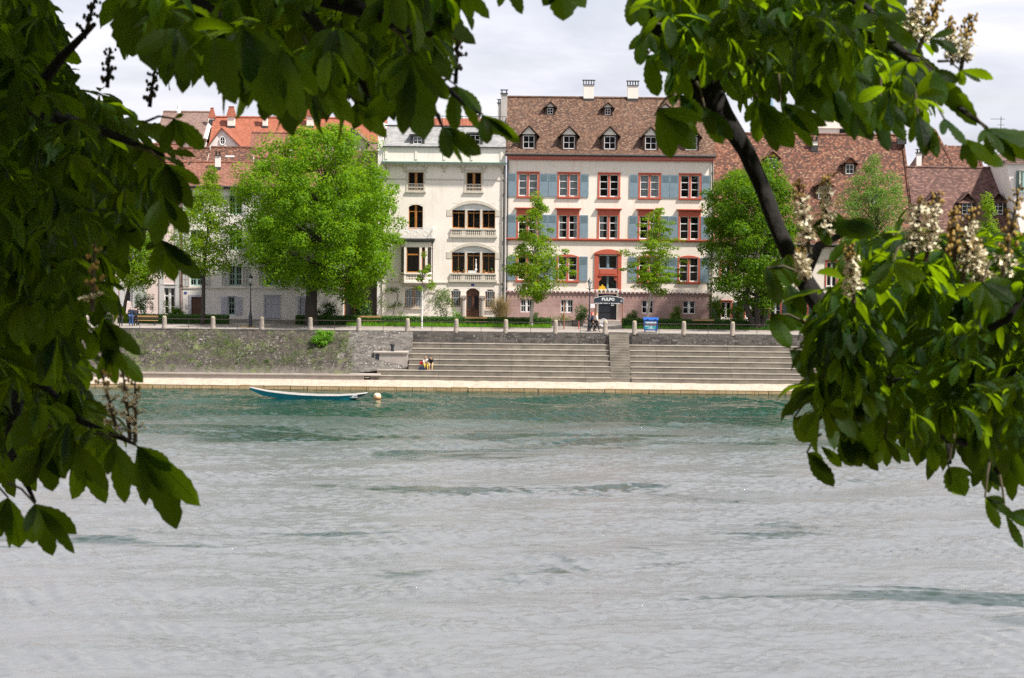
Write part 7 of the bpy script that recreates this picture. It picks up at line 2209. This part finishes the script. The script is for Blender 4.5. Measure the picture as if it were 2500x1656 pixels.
br([(60, 728, 6.2), (180, 790, 5.9), (260, 850, 5.6)], .015, .004)
mb.build('branches', mt['limb'], TL, smooth=True)
for i, (u0, v0, u1, v1, dk, bl_, lb) in enumerate(((205, 95, 240, -30, 1, 0, 'flower spike coloured as a dark silhouette at the top left'), (262, 215, 268, 115, 1, 0, 'dark flower spike second from the top left corner'), (365, 262, 378, 165, 1, 0, 'dark flower spike above the far left roof'),
        (1112, 205, 1120, 60, 1, 0, 'dark flower spike before the open sky left of the big chimneys'), (225, 760, 232, 590, 0, .2, 'dull blossoming spike within the left leaf mass'), (318, 1075, 300, 905, 0, .75, 'whitish blossom spike hanging out over the water at left'), (285, 1050, 245, 900, 0, .6, 'blossom spike half hidden left of the water'), (330, 1080, 330, 930, 0, .8, 'rightmost blossom spike over the water at left'))):
    spike(TL, lb, u0, v0, u1, v1, 5.2 if not (dk and i < 3) else 5.6, bool(dk), bl_, 40 + i, .55)

# ============ right chestnut limb
TR = empty('chestnut_tree', (6.6, 10.5, 1.5), 'sunlit chestnut with thick curved limb and white blossom spikes on the right side', 'tree')
LV = Leaves(); st = []
topR = [(1590, -120), (2150, -120), (2140, 0), (2200, 60), (2250, 150), (2230, 200), (2120, 190), (2000, 170), (1880, 170), (1760, 160), (1690, 110), (1620, 30)]
scatter(LV, topR, 420, 5.2, 9.0, (.15, .19), None)
scatter(LV, [(1900, -50), (2100, -60), (2230, 90), (2290, 210), (2250, 250), (2100, 200), (1950, 140)], 120, 4.9, 8, (.15, .185), None)
botR = [(2090, 600), (2110, 560), (2150, 575), (2230, 585), (2350, 610), (2480, 600), (2720, 590), (2720, 1030), (2480, 1060), (2380, 1030), (2290, 1010), (2170, 1000), (2060, 980), (2010, 1000), (2000, 920), (2060, 860), (2110, 760), (2100, 680)]
scatter(LV, botR, 720, 5.2, 9.4, (.145, .19), None)
scatter(LV, [(2110, 570), (2720, 570), (2720, 720), (2110, 700)], 160, 5.2, 8.2, (.14, .185), None, tilt=(-.2, .5))
scatter(LV, [(2050, 900), (2500, 900), (2500, 1020), (2300, 1040), (2060, 1000)], 120, 5.2, 9, (.145, .19), None)
scatter(LV, [(2010, 700), (2080, 660), (2130, 760), (2110, 880), (2040, 860)], 46, 5.1, 5.9, (.17, .21), None)
scatter(LV, [(2130, 640), (2720, 640), (2720, 960), (2400, 960), (2150, 940), (2080, 880)], 330, 9.2, 12.5, (.19, .25), None)
scatter(LV, [(1640, -150), (2080, -150), (2120, 60), (2050, 120), (1850, 110), (1740, 80)], 150, 9, 12, (.19, .25), None)
scatter(LV, [(2700, -900), (3600, -600), (3600, 1200), (2700, 1000)], 160, 5.5, 9, (.2, .26), None)
scatter(LV, [(1500, -1500), (1900, -1500), (1800, -500), (1560, -350)], 30, 6.5, 10, (.2, .26), None, tilt=(.2, .9))
E_ = 5.6
hand(LV, 1605, 268, 5.3, [(1640, 388, .42), (1705, 330, .42), (1712, 290, .28), (1700, 365, .38)], stalks=st, stalk=(1650, 230))
hand(LV, 1720, 262, 5.4, [(1765, 352, .45), (1790, 342, .35), (1745, 330, .4)], stalks=st, stalk=(1700, 200))
hand(LV, 1660, 230, 5.5, [(1700, 305, .4), (1640, 262, .2), (1720, 300, .4)])
hand(LV, 1545, -20, 5.5, [(1540, 65, .45), (1580, 70, .4), (1560, 40, .3)])
hand(LV, 1580, 75, 5.5, [(1535, 122, .35), (1556, 158, .4), (1600, 130, .4), (1630, 150, .4)], stalks=st, stalk=(1620, 60))
hand(LV, 1580, 135, 5.5, [(1606, 236, .42), (1640, 170, .4), (1560, 160, .3)], stalks=st, stalk=(1620, 100))
hand(LV, 1640, 160, 5.5, [(1643, 262, .3), (1625, 235, .3), (1690, 240, .4)])
hand(LV, 1850, 240, 5.6, [(1897, 372, .34), (1850, 350, .3), (1938, 362, .36), (1820, 300, .4)], stalks=st, stalk=(1800, 180))
hand(LV, 1905, 250, 5.6, [(1955, 330, .32), (2000, 332, .3), (1985, 360, .2), (2020, 308, .25), (1940, 300, .4)], stalks=st, stalk=(1900, 170))
hand(LV, 1970, 200, 5.4, [(1972, 275, .4), (2035, 300, .4), (2010, 240, .4), (1945, 260, .3)])
hand(LV, 2030, 200, 5.5, [(2048, 302, .42), (2085, 340, .28), (2120, 340, .3), (2075, 290, .3)], stalks=st, stalk=(2010, 140))
hand(LV, 2090, 250, 5.4, [(2086, 345, .25), (2130, 345, .3), (2145, 320, .3)])
hand(LV, 2150, 240, 5.2, [(2170, 370, .36), (2120, 330, .3), (2210, 345, .3), (2215, 300, .3)], stalks=st, stalk=(2150, 160))
hand(LV, 2240, 280, 5.0, [(2222, 350, .3), (2260, 382, .34), (2292, 380, .36), (2290, 388, .2)], stalks=st, stalk=(2230, 210))
hand(LV, 2305, 290, 5.0, [(2358, 355, .3), (2330, 325, .3), (2300, 330, .35)], stalks=st, stalk=(2260, 230))
hand(LV, 2355, 340, 5.0, [(2382, 415, .36), (2450, 408, .3), (2410, 395, .3), (2350, 395, .3)], stalks=st, stalk=(2300, 300))
hand(LV, 2405, 315, 4.9, [(2528, 395, .30), (2480, 398, .3), (2425, 380, .3), (2388, 350, .3), (2450, 375, .3), (2560, 360, .3)], stalks=st, stalk=(2360, 280))
hand(LV, 2280, 170, 5.1, [(2345, 280, .3), (2385, 308, .28), (2340, 200, .4), (2300, 260, .35), (2240, 250, .3)], stalks=st, stalk=(2210, 130))
hand(LV, 2345, 172, 5.1, [(2427, 192, .26), (2395, 200, .24), (2352, 210, .35), (2325, 215, .3)], stalks=st, stalk=(2290, 150))
hand(LV, 2145, 40, 5.0, [(2155, 130, .36), (2240, 120, .3), (2215, 45, .3), (2080, 60, .3)])
hand(LV, 2270, 95, 5.2, [(2330, 75, .3), (2340, 128, .3), (2290, 130, .4)])
hand(LV, 1890, 65, 5.2, [(1920, 152, .36), (1960, 100, .3), (1840, 120, .3), (1970, 120, .25)])
hand(LV, 1780, -20, 5.2, [(1820, 40, .35), (1760, 30, .4), (1850, 20, .3)])
# lower right edge leaves
hand(LV, 1872, 655, 5.5, [(1902, 745, .42), (1938, 690, .42), (1870, 700, .3), (1915, 640, .35), (1885, 735, .2)], stalks=st, stalk=(1950, 665))
hand(LV, 1925, 620, 5.6, [(1925, 690, .3), (1900, 665, .3), (1950, 700, .4)])
hand(LV, 1925, 690, 5.6, [(1920, 750, .35), (1955, 800, .3), (1940, 765, .4), (1968, 770, .35)])
hand(LV, 1880, 768, 5.5, [(1942, 806, .5), (1930, 850, .42), (1900, 830, .4), (1920, 845, .3)], stalks=st, stalk=(1970, 790))
hand(LV, 1985, 760, 5.3, [(1975, 840, .5), (2010, 845, .45), (1965, 820, .3), (2040, 820, .4)])
hand(LV, 1928, 855, 5.5, [(1988, 932, .38), (1962, 900, .2), (2000, 880, .3)], stalks=st, stalk=(1990, 860))
hand(LV, 1985, 850, 5.4, [(2030, 915, .35), (2000, 912, .35), (2055, 915, .35)])
hand(LV, 2000, 925, 5.4, [(2030, 985, .42), (2000, 1000, .45), (2100, 950, .25), (2075, 985, .3)], stalks=st, stalk=(2060, 900))
hand(LV, 1937, 1022, 5.5, [(1977, 1080, .5), (1985, 1020, .28), (1995, 1070, .3), (1960, 1040, .3)], stalks=st, stalk=(1992, 965))
hand(LV, 1970, 1105, 5.5, [(2034, 1190, .42), (2030, 1158, .28), (2010, 1130, .5)], stalks=st, stalk=(2005, 1060))
hand(LV, 2005, 1090, 5.6, [(2055, 1140, .38), (2035, 1120, .3)])
hand(LV, 2050, 1060, 5.6, [(2080, 1140, .5), (2105, 1140, .45), (2145, 1150, .3), (2120, 1130, .5)])
hand(LV, 2160, 1070, 5.6, [(2165, 1140, .35), (2198, 1135, .3), (2222, 1128, .28), (2140, 1135, .35)], stalks=st, stalk=(2170, 1030))
hand(LV, 2270, 1070, 5.5, [(2285, 1152, .42), (2250, 1130, .25), (2310, 1120, .3)], stalks=st, stalk=(2260, 1010))
hand(LV, 2315, 1140, 5.5, [(2355, 1212, .55), (2320, 1190, .3), (2375, 1160, .3)], stalks=st, stalk=(2330, 1060))
hand(LV, 2400, 1110, 5.5, [(2415, 1205, .3), (2375, 1190, .35), (2460, 1190, .35), (2440, 1200, .25)], stalks=st, stalk=(2400, 1040))
hand(LV, 2462, 1080, 5.5, [(2472, 1225, .25), (2500, 1190, .3), (2440, 1170, .3)])
hand(LV, 2405, 1215, 5.2, [(2440, 1292, .34), (2455, 1225, .42), (2478, 1262, .25)], stalks=st, stalk=(2415, 1130))
hand(LV, 2455, 1255, 5.2, [(2500, 1340, .22), (2530, 1290, .25), (2545, 1260, .3)], stalks=st, stalk=(2440, 1160))
hand(LV, 1990, 545, 5.1, [(2145, 572, .3), (2100, 560, .3), (2030, 600, .4), (2060, 530, .4), (1975, 590, .4)])
hand(LV, 2060, 540, 5.1, [(2140, 555, .4), (2130, 570, .3), (2010, 560, .4), (2090, 580, .3)])
hand(LV, 2180, 640, 5.0, [(2120, 700, .35), (2260, 680, .35), (2230, 720, .3), (2150, 720, .3)], stalks=st, stalk=(2200, 600))
hand(LV, 2400, 690, 5.0, [(2330, 720, .3), (2440, 780, .35), (2380, 760, .3), (2480, 740, .35), (2470, 690, .3)], stalks=st, stalk=(2420, 640))
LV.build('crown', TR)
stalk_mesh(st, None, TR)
mb = MB()
limb = [(1500, -900, 7.4), (1560, -400, 7.1), (1620, -120, 7.0), (1650, 60, 7.0), (1690, 180, 7.0), (1765, 280, 6.9), (1822, 370, 6.8), (1862, 460, 6.8), (1895, 550, 6.7), (1935, 640, 6.6), (1985, 720, 6.5), (2045, 800, 6.4), (2085, 880, 6.3), (2115, 960, 6.2), (2150, 1040, 6.1)]
rl = [.12, .11, .1, .09, .065, .030, .025, .023, .023, .024, .028, .030, .026, .02, .012]
base_pts = [Vector((6.6, 10.5, 1.2)), Vector((6.5, 10.4, 8)), Vector((6.2, 10.1, 15)), Vector((5.2, 9.5, 20)), Vector((3.2, 8.6, 22.6)), Vector((1.1, 7.7, 21.9))]
mb.tube(base_pts + [at(*p) for p in limb], [.4, .35, .3, .26, .2, .16] + rl, 14)
mb.build('trunk', mt['limb'], TR, smooth=True)
mb = MB()
br([(1700, 190, 7.0), (1850, 150, 6.6), (2000, 110, 6.0), (2150, 90, 5.6), (2260, 170, 5.3), (2350, 270, 5.1), (2410, 312, 4.95)], .024, .003)
br([(1640, 0, 7.0), (1800, -60, 6.4), (2000, -40, 5.8), (2120, 20, 5.3), (2150, 60, 5.1)], .02, .003)
br([(2085, 880, 6.3), (2200, 940, 6.0), (2300, 980, 5.9), (2400, 985, 5.8), (2520, 940, 5.8)], .02, .008); br([(2400, 985, 5.8), (2430, 960, 5.7), (2480, 900, 5.6)], .014, .006)
br([(2060, 820, 6.4), (2200, 740, 6.1), (2350, 700, 5.8), (2550, 660, 5.6)], .018, .005)
br([(1960, 680, 6.6), (2000, 600, 6.2), (2080, 560, 5.6)], .02, .005)
br([(2150, 1040, 6.1), (2300, 1060, 5.8), (2400, 1100, 5.5), (2440, 1160, 5.3)], .016, .004); br([(2115, 960, 6.2), (2020, 1000, 5.8), (1960, 1060, 5.6)], .012, .004)
br([(2300, 980, 5.9), (2310, 1050, 5.7), (2320, 1130, 5.5)], .01, .004)
br([(2420, 800, 5.4), (2460, 780, 5.3), (2500, 720, 5.3)], .01, .006)
mb.build('branches', mt['limb'], TR, smooth=True)
sp2 = [(1978, 620, 1945, 440, .7, 'blossom spike nearest the curved limb'), (2012, 600, 2022, 425, .8, 'tall white blossom spike second from the limb'), (2225, 640, 2248, 480, .85, 'dense white blossom spike left of the first roof dormer'), (2260, 640, 2290, 470, .8, 'dense white blossom spike before the first roof dormer'),
       (2350, 690, 2375, 505, .75, 'blossom spike before the middle roof dormer'), (2330, 640, 2330, 510, .1, 'rusty budded spike between the white ones'), (2440, 720, 2490, 450, .35, 'tall rusty spike at the right edge with few blossoms'), (2085, 740, 2072, 600, .7, 'small spike half sunk in the leaves'),
       (2400, 700, 2380, 590, .8, 'small white spike low at right'), (2215, 110, 2260, -30, .7, 'blossom spike at the upper right'), (2240, 130, 2300, -20, .4, 'slender spike above the upper right leaves'), (2325, 160, 2318, 45, .6, 'middle spike against the sky at upper right'), (2345, 175, 2370, 35, .5, 'rightmost spike against the sky at upper right'),
       (1970, 690, 1950, 610, .8, 'short blossom cluster beside the limb')]
for i, (u0, v0, u1, v1, b_, lb) in enumerate(sp2): spike(TR, lb, u0, v0, u1, v1, 5.1 if i not in (9, 10, 11, 12) else 5.3, False, b_, 70 + i, 1.3)
